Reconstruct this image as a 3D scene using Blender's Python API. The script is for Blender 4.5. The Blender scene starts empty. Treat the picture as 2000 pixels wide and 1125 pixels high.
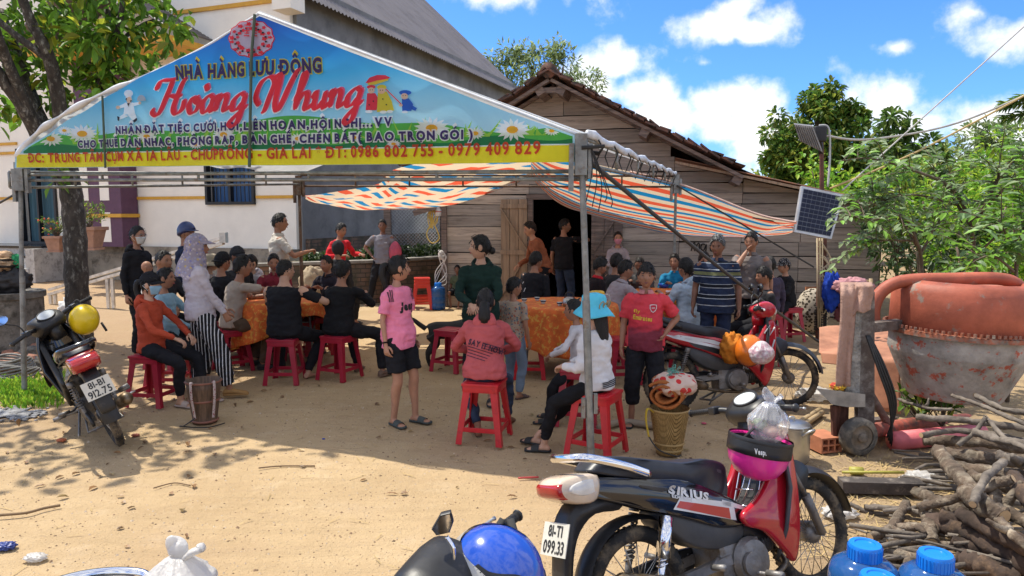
import bpy, bmesh, math, random, unicodedata
from mathutils import Vector as V, Matrix as M4, Euler, noise as NZ
from mathutils.bvhtree import BVHTree
R_ = math.radians
random.seed(7)
sc = bpy.context.scene
COL = sc.collection
F = 1400.0; PITCH = R_(5.87); CH = 1.7
cam = bpy.data.cameras.new('camera'); camo = bpy.data.objects.new('camera', cam); COL.objects.link(camo)
camo.location = (0, 0, CH); camo.rotation_euler = (math.pi/2-PITCH, 0, 0)
cam.sensor_width = 36; cam.lens = 36*F/2000; cam.clip_end = 3000; cam.clip_start = .05
sc.camera = camo
SUN = V((-.46, .27, 1.0)).normalized()          # towards the sun
sl = bpy.data.lights.new('sun', 'SUN'); sl.energy = 3.1; sl.angle = R_(.55); sl.color = (1, .94, .82)
so = bpy.data.objects.new('sun', sl); COL.objects.link(so); so.rotation_euler = SUN.to_track_quat('Z', 'Y').to_euler()
sc.view_settings.view_transform = 'Standard'; sc.view_settings.look = 'None'; sc.view_settings.gamma = 1
sc.view_settings.exposure = .98
wd = bpy.data.worlds.new('World'); sc.world = wd; wd.use_nodes = True
def world():
 nt = wd.node_tree; N = nt.nodes; L = nt.links; bg = N['Background']
 sk = N.new('ShaderNodeTexSky'); sk.sky_type = 'NISHITA'; sk.sun_disc = False
 sk.sun_elevation = math.asin(SUN.z); sk.sun_rotation = math.atan2(SUN.x, SUN.y); sk.ozone_density = 3.0; sk.air_density = 1.0; sk.dust_density = .3
 def mt(op, a, b=None, c=None):
  n = N.new('ShaderNodeMath'); n.operation = op
  for i, x in enumerate((a, b, c)):
   if x is None: continue
   if isinstance(x, (int, float)): n.inputs[i].default_value = x
   else: L.new(x, n.inputs[i])
  return n.outputs[0]
 tc = N.new('ShaderNodeTexCoord'); D = tc.outputs['Generated']
 sep = N.new('ShaderNodeSeparateXYZ'); L.new(D, sep.inputs[0])
 yy = mt('MAXIMUM', sep.outputs[1], .05)
 u = mt('DIVIDE', sep.outputs[0], yy); v = mt('DIVIDE', sep.outputs[2], yy)
 nz = N.new('ShaderNodeTexNoise'); nz.inputs['Scale'].default_value = 6.5; nz.inputs['Detail'].default_value = 8; nz.inputs['Roughness'].default_value = .58
 L.new(D, nz.inputs['Vector'])
 nn = mt('SUBTRACT', nz.outputs[0], .5)
 cl = [(.0, .30, .15, .06, 1), (.03, .30, .10, .04, .9), (-.06, .33, .1, .05, .9), (.285, .25, .085, .04, 1), (.315, .245, .05, .03, 1), (.30, .275, .04, .025, .9),
          (.68, .25, .12, .075, 1), (.74, .25, .13, .09, 1), (.62, .27, .08, .04, .9), (.52, .225, .03, .016, .55), (.26, .205, .03, .012, .4),
          (.14, .20, .075, .04, 1), (.17, .165, .10, .045, 1), (.11, .17, .08, .05, 1), (.20, .13, .14, .05, 1), (.29, .15, .09, .06, 1),
          (.30, .12, .10, .04, .95), (.29, .155, .045, .03, .9), (.36, .09, .12, .05, .9), (.50, .145, .09, .06, 1), (.53, .16, .07, .05, 1), (.57, .125, .13, .07, 1),
          (.66, .12, .14, .075, 1), (.74, .11, .14, .085, 1), (.62, .06, .3, .05, .9), (.25, .05, .25, .05, .8), (-.5, .12, .2, .06, .9), (-.8, .3, .2, .08, .9)]
 acc = None
 for cx, cy, rx, ry, w in cl:
  a = mt('DIVIDE', mt('SUBTRACT', u, cx), rx); b = mt('DIVIDE', mt('SUBTRACT', v, cy), ry)
  d = mt('SQRT', mt('ADD', mt('MULTIPLY', a, a), mt('MULTIPLY', b, b)))
  m = mt('MULTIPLY', mt('SUBTRACT', .80, d), w)
  acc = m if acc is None else mt('MAXIMUM', acc, m)
 dens = mt('ADD', acc, mt('MULTIPLY', nn, 3.4))
 front = mt('MULTIPLY', mt('GREATER_THAN', sep.outputs[1], .05), mt('LESS_THAN', v, .8))
 gen = mt('MULTIPLY_ADD', nn, 3.0, .32)          # unseen loose cloud elsewhere, cover added for whiter, brighter fill light
 mix = N.new('ShaderNodeMix'); mix.data_type = 'FLOAT'; L.new(front, mix.inputs[0]); L.new(gen, mix.inputs[2]); L.new(dens, mix.inputs[3])
 mr = N.new('ShaderNodeMapRange'); mr.interpolation_type = 'SMOOTHSTEP'; mr.inputs[1].default_value = -.02; mr.inputs[2].default_value = .55
 L.new(mix.outputs[0], mr.inputs[0])
 core = N.new('ShaderNodeMapRange'); core.inputs[1].default_value = .3; core.inputs[2].default_value = 1.6
 L.new(mix.outputs[0], core.inputs[0])
 n2 = N.new('ShaderNodeTexNoise'); n2.inputs['Scale'].default_value = 9; n2.inputs['Detail'].default_value = 5; L.new(D, n2.inputs['Vector'])
 shade = mt('MULTIPLY', core.outputs[0], mt('MULTIPLY_ADD', n2.outputs[0], 2.6, -.7))
 cc = N.new('ShaderNodeMix'); cc.data_type = 'RGBA'; L.new(shade, cc.inputs[0])
 cc.inputs[6].default_value = (4.6, 4.6, 4.55, 1); cc.inputs[7].default_value = (2.5, 2.75, 3.1, 1)
 tint = N.new('ShaderNodeMix'); tint.data_type = 'RGBA'; tint.blend_type = 'MULTIPLY'; tint.inputs[0].default_value = 1
 L.new(sk.outputs[0], tint.inputs[6]); tint.inputs[7].default_value = (.26, .46, .80, 1)
 fm = N.new('ShaderNodeMix'); fm.data_type = 'RGBA'; L.new(mr.outputs[0], fm.inputs[0]); L.new(tint.outputs[2], fm.inputs[6]); L.new(cc.outputs[2], fm.inputs[7])
 L.new(fm.outputs[2], bg.inputs[0]); bg.inputs[1].default_value = .15
world()
cy = sc.cycles; cy.use_denoising = True; cy.max_bounces = 8; cy.transparent_max_bounces = 12; cy.caustics_reflective = False; cy.caustics_refractive = False; cy.sample_clamp_indirect = 6
CP, SP = math.cos(PITCH), math.sin(PITCH)
def ray(u, v):
 a = (u-1000)/F; b = (v-562.5)/F
 return V((a, CP-b*SP, -SP-b*CP))
def at(u, v, Y): d = ray(u, v); return V((0, 0, CH))+d*(Y/d.y)
def Zp(u, v, z=0): d = ray(u, v); return V((0, 0, CH))+d*((z-CH)/d.z)
def G(u, v): return Zp(u, v, 0)
def lerp(a, b, t): return a+(b-a)*t
def cr(pts, n):                         # catmull-rom through points
 pts = [V(p) for p in pts]; out = []
 for i in range(len(pts)-1):
  p0 = pts[max(i-1, 0)]; p1 = pts[i]; p2 = pts[i+1]; p3 = pts[min(i+2, len(pts)-1)]
  for k in range(n):
   t = k/n
   out.append(.5*((2*p1)+(p2-p0)*t+(2*p0-5*p1+4*p2-p3)*t*t+(3*p1-p0-3*p2+p3)*t**3))
 out.append(pts[-1]); return out
def cr_closed(pts, n):
 pts = [V(p) for p in pts]; k = len(pts); out = []
 for i in range(k):
  p0, p1, p2, p3 = pts[i-1], pts[i], pts[(i+1) % k], pts[(i+2) % k]
  for j in range(n):
   t = j/n
   out.append(.5*((2*p1)+(p2-p0)*t+(2*p0-5*p1+4*p2-p3)*t*t+(3*p1-p0-3*p2+p3)*t**3))
 return out
class MB:
 def __init__(s): s.v = []; s.f = []; s.m = []; s.uv = None
 def add(s, vs, fs, mi=0, X=None):
  o = len(s.v)
  s.v += [tuple(X @ V(p)) for p in vs] if X is not None else [tuple(p) for p in vs]
  s.f += [tuple(i+o for i in f) for f in fs]; s.m += [mi]*len(fs); return s
 def box(s, c, d, rz=0, mi=0, X=None, rx=0, ry=0):
  c = V(c); h = [x/2 for x in d]; r = Euler((rx, ry, rz)).to_matrix()
  vs = [c+r @ V((x*h[0], y*h[1], z*h[2])) for z in (-1, 1) for y in (-1, 1) for x in (-1, 1)]
  return s.add(vs, [(0, 2, 3, 1), (4, 5, 7, 6), (0, 1, 5, 4), (2, 6, 7, 3), (0, 4, 6, 2), (1, 3, 7, 5)], mi, X)
 def bbox(s, c, d, b=.01, rz=0, mi=0, rx=0, ry=0):      # box with chamfered edges
  c = V(c); h = [x/2 for x in d]; b = min(b, min(h)*.9); r = Euler((rx, ry, rz)).to_matrix(); bm = bmesh.new(); bmesh.ops.create_cube(bm, size=1)
  for q in bm.verts: q.co = V((q.co.x*d[0], q.co.y*d[1], q.co.z*d[2]))
  bmesh.ops.bevel(bm, geom=bm.edges[:], offset=b, segments=2, affect='EDGES', profile=.7)
  bm.verts.index_update(); vs = [c+r @ q.co for q in bm.verts]; fs = [[q.index for q in f.verts] for f in bm.faces]; bm.free()
  return s.add(vs, fs, mi)
 def beam(s, a, b, w, h, mi=0, up=(0, 0, 1)):
  a = V(a); b = V(b); d = (b-a).normalized(); x = d.cross(V(up))
  if x.length < 1e-3: x = V((1, 0, 0))
  x.normalize(); y = x.cross(d)
  vs = [p+x*(i*w/2)+y*(j*h/2) for p in (a, b) for j in (-1, 1) for i in (-1, 1)]
  return s.add(vs, [(0, 1, 3, 2), (4, 6, 7, 5), (0, 4, 5, 1), (2, 3, 7, 6), (0, 2, 6, 4), (1, 5, 7, 3)], mi)
 def loft(s, rings, caps=True, mi=0, closed=False):      # rings: lists of points
  n = len(rings[0]); vs = [p for r in rings for p in r]; fs = []
  k = len(rings)
  for i in range(k if closed else k-1):
   a = i*n; b = ((i+1) % k)*n
   for j in range(n): fs.append((a+j, a+(j+1) % n, b+(j+1) % n, b+j))
  if caps and not closed:
   fs.append(tuple(range(n-1, -1, -1))); fs.append(tuple((k-1)*n+j for j in range(n)))
  return s.add(vs, fs, mi)
 def tube(s, pts, rad, n=10, mi=0, caps=True, flat=1, closed=False):
  pts = [V(p) for p in pts]; k = len(pts)
  if not isinstance(rad, (list, tuple)): rad = [rad]*k
  rings = []; x = None
  for i in range(k):
   if closed: t = pts[(i+1) % k]-pts[i-1]
   else: t = pts[min(i+1, k-1)]-pts[max(i-1, 0)]
   if t.length < 1e-9: t = V((0, 0, 1))
   t.normalize()
   if x is None:
    x = t.cross(V((0, 0, 1))) if abs(t.z) < .95 else t.cross(V((0, 1, 0)))
   x = (x-t*x.dot(t)); x.normalize(); y = t.cross(x)
   rings.append([pts[i]+x*(math.cos(q)*rad[i])+y*(math.sin(q)*rad[i]*flat) for q in [2*math.pi*j/n for j in range(n)]])
  return s.loft(rings, caps, mi, closed)
 def lathe(s, prof, n=24, c=(0, 0, 0), X=None, mi=0, caps=True):
  c = V(c); rings = [[c+V((r*math.cos(2*math.pi*j/n), r*math.sin(2*math.pi*j/n), z)) for j in range(n)] for r, z in prof]
  if X is not None: rings = [[X @ p for p in r] for r in rings]
  return s.loft(rings, caps, mi)
 def ell(s, c, r, n=16, m=10, X=None, mi=0):
  c = V(c); vs = []; fs = []
  for i in range(m+1):
   t = math.pi*i/m
   for j in range(n):
    q = 2*math.pi*j/n; vs.append(c+V((r[0]*math.sin(t)*math.cos(q), r[1]*math.sin(t)*math.sin(q), r[2]*math.cos(t))))
  for i in range(m):
   for j in range(n): fs.append((i*n+j, (i+1)*n+j, (i+1)*n+(j+1) % n, i*n+(j+1) % n))
  return s.add(vs, fs, mi, X)
 def grid(s, fn, nu, nv, mi=0, thick=0):
  vs = [V(fn(i/nu, j/nv)) for j in range(nv+1) for i in range(nu+1)]; w = nu+1
  fs = [(j*w+i, j*w+i+1, (j+1)*w+i+1, (j+1)*w+i) for j in range(nv) for i in range(nu)]
  uv = [(i/nu, j/nv) for j in range(nv+1) for i in range(nu+1)]
  if s.uv is None: s.uv = [(0, 0)]*len(s.v)
  s.uv += uv
  return s.add(vs, fs, mi)
 def poly(s, pts, mi=0): return s.add(pts, [tuple(range(len(pts)))], mi)
 def disc(s, c, nrm, r, n=20, mi=0, r2=None, up=None):
  nrm = V(nrm).normalized(); x = nrm.orthogonal().normalized() if up is None else V(up).normalized(); y = nrm.cross(x); r2 = r2 or r
  return s.poly([V(c)+x*(r*math.cos(2*math.pi*i/n))+y*(r2*math.sin(2*math.pi*i/n)) for i in range(n)], mi)
 def build(s, name, mats, parent=None, smooth=True, world=False, ang=None, solid=0):
  me = bpy.data.meshes.new(name); me.from_pydata(s.v, [], s.f)
  if not isinstance(mats, (list, tuple)): mats = [mats]
  for m in mats: me.materials.append(m)
  if len(mats) > 1: me.polygons.foreach_set('material_index', s.m)
  if s.uv is not None and len(s.uv) == len(s.v):
   ul = me.uv_layers.new(name='UVMap')
   for l in me.loops: ul.data[l.index].uv = s.uv[l.vertex_index]
  if smooth: me.shade_smooth()
  me.update(); o = bpy.data.objects.new(name, me); COL.objects.link(o)
  if smooth and ang is not None: me.set_sharp_from_angle(angle=R_(ang))
  if solid:
   md = o.modifiers.new('solid', 'SOLIDIFY'); md.thickness = solid; md.offset = 0
  if parent is not None:
   o.parent = parent
   if world: o.matrix_parent_inverse = (M4.Translation(parent.location) @ parent.rotation_euler.to_matrix().to_4x4()).inverted()
  return o
def thing(name, label, cat, loc=(0, 0, 0), rz=0, group=None, rot=None):
 o = bpy.data.objects.new(name, None); COL.objects.link(o); o.location = loc; o.rotation_euler = rot if rot else (0, 0, rz); o.empty_display_size = .1
 return tag(o, label, cat, group)
def tag(o, label, cat, group=None):
 o['label'] = label; o['category'] = cat
 if group: o['group'] = group
 return o
def struct(o): o['kind'] = 'structure'; return o
def kids(o): return [c for c in COL.objects if c.parent is o]
def clone(r, loc=None, rz=None, label=None, ch=None):
 c = r.copy(); COL.objects.link(c)
 if loc is not None: c.location = loc
 if rz is not None: c.rotation_euler = (0, 0, rz)
 if label: c['label'] = label
 for k in r.children:
  d = k.copy(); COL.objects.link(d); d.parent = c
  for g in k.children:
   e = g.copy(); COL.objects.link(e); e.parent = d
 return c
MC = {}
def mat(name, col, rough=.6, metal=0, var=.12, sc_=6, bump=.15, bs=40, col2=None, c2=.5, trl=0, coat=0, spec=.5, trans=0, alpha=1, stretch=None, uvrand=False, ior=1.45, dist=.01, emit=0, edge=.08):
 if name in MC: return MC[name]
 m = bpy.data.materials.new(name); m.use_nodes = True; nt = m.node_tree; N = nt.nodes; L = nt.links; b = N['Principled BSDF']; MC[name] = m
 c = (*col, 1)
 b.inputs['Roughness'].default_value = rough; b.inputs['Metallic'].default_value = metal; b.inputs['Specular IOR Level'].default_value = spec
 b.inputs['Coat Weight'].default_value = coat; b.inputs['Transmission Weight'].default_value = trans; b.inputs['Alpha'].default_value = alpha; b.inputs['IOR'].default_value = ior
 tc = N.new('ShaderNodeTexCoord'); mp = N.new('ShaderNodeMapping'); L.new(tc.outputs['Object'], mp.inputs[0])
 if stretch: mp.inputs['Scale'].default_value = stretch
 n1 = N.new('ShaderNodeTexNoise'); n1.inputs['Scale'].default_value = sc_; n1.inputs['Detail'].default_value = 6; n1.inputs['Roughness'].default_value = .62; L.new(mp.outputs[0], n1.inputs['Vector'])
 hv = N.new('ShaderNodeHueSaturation'); hv.inputs['Color'].default_value = c
 mr = N.new('ShaderNodeMapRange'); mr.inputs[1].default_value = .3; mr.inputs[2].default_value = .7; mr.inputs[3].default_value = 1-var*1.6; mr.inputs[4].default_value = 1+var*1.6
 if uvrand:
  uvn = N.new('ShaderNodeUVMap'); sp = N.new('ShaderNodeSeparateXYZ'); L.new(uvn.outputs[0], sp.inputs[0]); L.new(sp.outputs[0], mr.inputs[0]); mr.inputs[1].default_value = 0; mr.inputs[2].default_value = 1
 else: L.new(n1.outputs[0], mr.inputs[0])
 out = hv.outputs[0]
 if col2 is not None:
  mx = N.new('ShaderNodeMix'); mx.data_type = 'RGBA'; mx.inputs[6].default_value = c; mx.inputs[7].default_value = (*col2, 1)
  m2 = N.new('ShaderNodeMapRange'); m2.inputs[1].default_value = c2-edge; m2.inputs[2].default_value = c2+edge
  if uvrand: L.new(sp.outputs[1], m2.inputs[0])
  else:
   n3 = N.new('ShaderNodeTexNoise'); n3.inputs['Scale'].default_value = sc_*1.7; n3.inputs['Detail'].default_value = 9; n3.inputs['Roughness'].default_value = .7; L.new(mp.outputs[0], n3.inputs['Vector']); L.new(n3.outputs[0], m2.inputs[0])
  L.new(m2.outputs[0], mx.inputs[0]); L.new(mx.outputs[2], hv.inputs['Color'])
 L.new(mr.outputs[0], hv.inputs['Value']); L.new(out, b.inputs['Base Color'])
 if bump:
  n2 = N.new('ShaderNodeTexNoise'); n2.inputs['Scale'].default_value = bs; n2.inputs['Detail'].default_value = 5; L.new(mp.outputs[0], n2.inputs['Vector'])
  bp = N.new('ShaderNodeBump'); bp.inputs['Strength'].default_value = bump; bp.inputs['Distance'].default_value = dist; L.new(n2.outputs[0], bp.inputs['Height']); L.new(bp.outputs[0], b.inputs['Normal'])
 if trl:
  t = N.new('ShaderNodeBsdfTranslucent'); L.new(out, t.inputs[0]); ms = N.new('ShaderNodeMixShader'); ms.inputs[0].default_value = trl
  L.new(b.outputs[0], ms.inputs[1]); L.new(t.outputs[0], ms.inputs[2]); L.new(ms.outputs[0], N['Material Output'].inputs[0])
 if emit: b.inputs['Emission Color'].default_value = c; b.inputs['Emission Strength'].default_value = emit
 return m
def pmat(name, col, **k): return mat(name, col, **{**dict(rough=.35, var=.06, bump=.03, coat=.3), **k})
def metal(name, col=(.55, .55, .55), rough=.35, **k): return mat(name, col, rough, 1, **k)
black_plastic = mat('black plastic', (.018, .018, .019), .42, var=.25, bump=.08, bs=25, col2=(.07, .06, .05), c2=.66)
black_gloss = mat('black paint', (.008, .008, .011), .14, coat=.8, var=.1, bump=.02, bs=12, col2=(.06, .05, .04), c2=.72)
rubber = mat('tyre rubber', (.024, .023, .022), .85, var=.2, bump=.3, bs=60, col2=(.15, .115, .075), c2=.55)
chrome = metal('chrome', (.75, .75, .76), .12, var=.05, bump=.02)
alu = metal('dull aluminium', (.5, .5, .49), .38, var=.15, bump=.08)
dirty_metal = mat('dirty engine metal', (.22, .21, .20), .55, .7, var=.3, bump=.3, col2=(.15, .11, .07), c2=.6)
steel_grey = mat('weathered galvanised steel', (.23, .235, .225), .55, .5, var=.25, sc_=9, bump=.15, col2=(.16, .11, .07), c2=.62)
rust = mat('rusty steel', (.14, .085, .055), .75, .3, var=.3, bump=.3, col2=(.2, .19, .17), c2=.6)
def _glyph(ch, off=0.0):
 c = bpy.data.curves.new('t', 'FONT'); c.body = ch; c.size = 1; c.offset = off; c.resolution_u = 3
 o = bpy.data.objects.new('t', c); COL.objects.link(o); dg = bpy.context.evaluated_depsgraph_get()
 me = bpy.data.meshes.new_from_object(o.evaluated_get(dg)); r = ([tuple(q.co) for q in me.vertices], [tuple(p.vertices) for p in me.polygons])
 bpy.data.objects.remove(o); bpy.data.curves.remove(c); bpy.data.meshes.remove(me); return r
_gc = {}
def glyph(ch, off):
 k = (ch, off)
 if k not in _gc: _gc[k] = _glyph(ch, off)
 return _gc[k]
MARKS = {'\u0300': [((-.13, .2), (.05, .06))], '\u0301': [((.13, .2), (-.05, .06))], '\u0302': [((-.15, .06), (0, .19)), ((0, .19), (.15, .06))],
         '\u0303': [((-.16, .08), (-.05, .15)), ((-.05, .15), (.05, .09)), ((.05, .09), (.16, .16))], '\u0309': [((-.06, .2), (.05, .18)), ((.05, .18), (0, .06))], '\u0306': [((-.14, .18), (0, .07)), ((0, .07), (.14, .18))]}
def quadline(mb, p, q, w, z=0, mi=0):
 p = V((*p, 0)); q = V((*q, 0)); d = (q-p).normalized(); n = V((-d.y, d.x, 0))*w/2; e = d*w*.3
 mb.add([p-n-e, q-n+e, q+n+e, p+n-e], [(0, 1, 2, 3)], mi)
def text2d(s, bold=0.0, space=.04):
 """flat lettering in the xy plane, cap height about .69; returns MB and width"""
 mb = MB(); x = 0; w = .075+bold*1.6
 for ch in s:
  if ch == ' ': x += .3; continue
  d = unicodedata.normalize('NFD', ch); base = d[0]; bar = False
  if base in 'Đđ': base = 'D'; bar = True
  vs, fs = glyph(base, bold)
  x0 = min(q[0] for q in vs); x1 = max(q[0] for q in vs); top = max(q[1] for q in vs)
  ox = x-x0+space; mb.add([(q[0]+ox, q[1], 0) for q in vs], fs); cx = ox+(x0+x1)/2; up = top+.02+bold
  if bar: quadline(mb, (ox+x0-.07, .36), (ox+x0+.25, .36), w, 0)
  for k in d[1:]:
   if k == '\u0323': mb.add([(cx+.06*math.cos(a)*(1+bold*9), -.14+.06*math.sin(a)*(1+bold*9), 0) for a in [i*.785 for i in range(8)]], [tuple(range(8))])
   elif k == '\u031b': quadline(mb, (ox+x1-.04, top-.12), (ox+x1+.08, top+.0), w); quadline(mb, (ox+x1+.08, top), (ox+x1+.09, top+.09), w)
   elif k in MARKS:
    for p, q in MARKS[k]: quadline(mb, (cx+p[0], up+p[1]-.03), (cx+q[0], up+q[1]-.03), w*.85)
    up += .13
  x = ox+x1+space
 return mb, x
def text_flat(s, o, xd, yd, width=None, h=None, bold=0.0, space=.04, mb=None, mi=0, off=0, centre=False):
 """lettering laid on a plane: origin o, unit directions xd, yd"""
 t, w = text2d(s, bold, space); xd = V(xd); yd = V(yd); nd = xd.cross(yd).normalized(); o = V(o)
 sy = (h or .1)/.69; sx = width/w if width else sy
 if centre: o = o-xd*(w*sx/2)
 mb = mb or MB(); mb.add([o+xd*(p[0]*sx)+yd*(p[1]*sy)+nd*off for p in t.v], t.f, mi); return mb
def project(mb, target, direction, off=.004):
 """press a flat mesh onto a target object along a direction"""
 me = target.data; X = target.matrix_local; bv = BVHTree.FromPolygons([p.co for p in me.vertices], [tuple(p.vertices) for p in me.polygons]); d = V(direction).normalized(); out = []
 for p in mb.v:
  h = bv.ray_cast(V(p)-d*1.5, d)
  out.append(tuple(h[0]-d*off) if h[0] is not None else None)
 ok = [i for i, p in enumerate(out) if p is not None]; mp = {i: k for k, i in enumerate(ok)}
 mb.f2 = [(tuple(mp[i] for i in f), m) for f, m in zip(mb.f, mb.m) if all(i in mp for i in f)]
 mb.v = [out[i] for i in ok]; mb.f = [f for f, _ in mb.f2]; mb.m = [m for _, m in mb.f2]; return mb
# ================================================================== GROUND
def ground_mat():
 m = bpy.data.materials.new('sandy earth'); m.use_nodes = True; nt = m.node_tree; N = nt.nodes; L = nt.links; b = N['Principled BSDF']; b.inputs['Roughness'].default_value = .95; b.inputs['Specular IOR Level'].default_value = .15
 tc = N.new('ShaderNodeTexCoord'); O = tc.outputs['Object']
 def noise(s, d=6, r=.6):
  n = N.new('ShaderNodeTexNoise'); n.inputs['Scale'].default_value = s; n.inputs['Detail'].default_value = d; n.inputs['Roughness'].default_value = r; L.new(O, n.inputs['Vector']); return n.outputs[0]
 def rng(x, a, b_, lo=0, hi=1):
  n = N.new('ShaderNodeMapRange'); n.inputs[1].default_value = a; n.inputs[2].default_value = b_; n.inputs[3].default_value = lo; n.inputs[4].default_value = hi; L.new(x, n.inputs[0]); return n.outputs[0]
 def mixc(f, a, c, mode='MIX'):
  n = N.new('ShaderNodeMix'); n.data_type = 'RGBA'; n.blend_type = mode
  if isinstance(f, float): n.inputs[0].default_value = f
  else: L.new(f, n.inputs[0])
  for i, x in ((6, a), (7, c)):
   if isinstance(x, tuple): n.inputs[i].default_value = (*x, 1)
   else: L.new(x, n.inputs[i])
  return n.outputs[2]
 def mt(op, a, c):
  n = N.new('ShaderNodeMath'); n.operation = op
  for i, x in enumerate((a, c)):
   if isinstance(x, (int, float)): n.inputs[i].default_value = x
   else: L.new(x, n.inputs[i])
  return n.outputs[0]
 c = mixc(rng(noise(.9, 8, .65), .38, .62), (.49, .355, .20), (.40, .28, .15))
 c = mixc(rng(noise(2.8, 7, .7), .55, .75), c, (.54, .415, .265))
 c = mixc(rng(noise(.35), .50, .66, 0, .85), c, (.36, .23, .13))
 mpn = N.new('ShaderNodeMapping'); mpn.inputs['Rotation'].default_value = (0, 0, .6); mpn.inputs['Scale'].default_value = (.8, 7, 1); L.new(O, mpn.inputs[0]); tk = N.new('ShaderNodeTexNoise'); tk.inputs['Scale'].default_value = 1.6; tk.inputs['Detail'].default_value = 7; tk.inputs['Roughness'].default_value = .7; tk.inputs['Distortion'].default_value = .6; L.new(mpn.outputs[0], tk.inputs['Vector']); c = mixc(rng(tk.outputs[0], .52, .66, 0, .55), c, (.38, .265, .15))
 sx = N.new('ShaderNodeSeparateXYZ'); L.new(O, sx.inputs[0])
 edge = mt('SUBTRACT', sx.outputs[0], mt('MULTIPLY', sx.outputs[1], .22)); edge = mt('ADD', edge, mt('MULTIPLY', mt('SUBTRACT', noise(1.5), .5), 1.6))
 c = mixc(rng(edge, .35, .95, 0, .9), c, mixc(rng(noise(5, 8, .7), .4, .65), (.36, .25, .13), (.18, .125, .08)))
 left = mt('ADD', mt('MULTIPLY', sx.outputs[0], -1), mt('MULTIPLY', mt('SUBTRACT', noise(1.1), .5), 2.2))
 c = mixc(rng(left, 3.4, 4.4, 0, .6), c, (.30, .19, .115))
 far = rng(mt('ADD', sx.outputs[1], mt('MULTIPLY', noise(.2), 12)), 36, 50); c = mixc(far, c, mixc(noise(.6), (.07, .11, .03), (.14, .15, .06)))
 vo = N.new('ShaderNodeTexVoronoi'); vo.inputs['Scale'].default_value = 55; vo.inputs['Randomness'].default_value = 1; L.new(O, vo.inputs['Vector'])
 vs = rng(vo.outputs['Distance'], .0, .35, 1, 0); pick = rng(noise(9, 3), .5, .62)
 sh = N.new('ShaderNodeSeparateColor'); L.new(vo.outputs['Color'], sh.inputs[0])
 peb = mixc(sh.outputs[0], (.16, .10, .06), (.66, .55, .40)); c = mixc(mt('MULTIPLY', mt('MULTIPLY', vs, pick), .75), c, peb)
 c = mixc(rng(noise(140, 3), .3, .7, .0, .45), c, mixc(noise(230, 2), (.24, .15, .08), (.68, .54, .36)))
 L.new(c, b.inputs['Base Color'])
 h = mt('ADD', mt('MULTIPLY', noise(120, 4), .5), mt('ADD', mt('MULTIPLY', vs, .6), mt('ADD', mt('MULTIPLY', noise(14, 6, .7), 1.9), mt('MULTIPLY', tk.outputs[0], 2.2))))
 bp = N.new('ShaderNodeBump'); bp.inputs['Strength'].default_value = .75; bp.inputs['Distance'].default_value = .014; L.new(h, bp.inputs['Height']); L.new(bp.outputs[0], b.inputs['Normal'])
 return m
def gz(x, y):
 if y > 45 or abs(x) > 25: return 0
 z = .012*NZ.noise((x*1.1, y*1.1, 3))+.008*NZ.noise((x*4, y*4, 1))
 return z-.008
def make_ground():
 def axis(lo, hi, c0, c1, st):
  a = [c0]
  while a[-1] < c1: a.append(a[-1]+st)
  s = st
  while a[-1] < hi: s *= 1.25; a.append(a[-1]+s)
  s = st
  while a[0] > lo: s *= 1.25; a.insert(0, a[0]-s)
  return a
 xs = axis(-700, 700, -6, 6, .07); ys = axis(-30, 1200, 1.8, 14, .07); mb = MB(); w = len(xs)
 mb.v = [(x, y, gz(x, y)) for y in ys for x in xs]
 mb.f = [(j*w+i, j*w+i+1, (j+1)*w+i+1, (j+1)*w+i) for j in range(len(ys)-1) for i in range(w-1)]; mb.m = [0]*len(mb.f)
 struct(mb.build('ground', ground_mat()))
make_ground()
def planehit(u, v, p0, n): d = ray(u, v); o = V((0, 0, CH)); return o+d*((V(p0)-o).dot(n)/d.dot(n))
# ================================================================== HOUSE
TH = R_(20.5); AX = V((math.cos(TH), -math.sin(TH), 0)); DX = V((math.sin(TH), math.cos(TH), 0))
HC = at(578, 420, 16.9); HC.z = 0
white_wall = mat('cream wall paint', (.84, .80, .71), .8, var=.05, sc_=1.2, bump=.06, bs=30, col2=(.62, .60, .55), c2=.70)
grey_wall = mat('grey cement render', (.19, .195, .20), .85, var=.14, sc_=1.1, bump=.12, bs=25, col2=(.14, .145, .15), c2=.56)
yellow_trim = mat('ochre trim', (.62, .33, .035), .6, var=.08)
purple = mat('plum paint', (.105, .045, .085), .6, var=.08)
glass_dark = mat('window glass', (.02, .03, .035), .06, var=.05, bump=0, spec=.8)
curtain_teal = mat('curtain', (.05, .12, .16), .8, var=.2, sc_=3, stretch=(14, 14, .3), bump=.4, bs=4)
curtain_blue = mat('blue curtain', (.05, .13, .30), .8, var=.2, sc_=3, stretch=(14, 14, .3), bump=.4, bs=4)
frame_dark = mat('charcoal aluminium', (.022, .023, .026), .4, .3, var=.05)
roof_grey = mat('grey corrugated sheet', (.16, .145, .145), .5, .2, var=.1, sc_=.8, bump=.05, col2=(.12, .105, .10), c2=.6)
plinth_m = mat('stained plinth', (.27, .235, .185), .9, var=.25, sc_=1.6, bump=.2, col2=(.10, .085, .065), c2=.6)
granite = mat('black granite', (.015, .015, .016), .15, var=.2, sc_=30, bump=0)
marble = mat('veined marble tile', (.42, .41, .39), .3, var=.12, sc_=4, bump=.02, col2=(.2, .19, .18), c2=.57)
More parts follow.
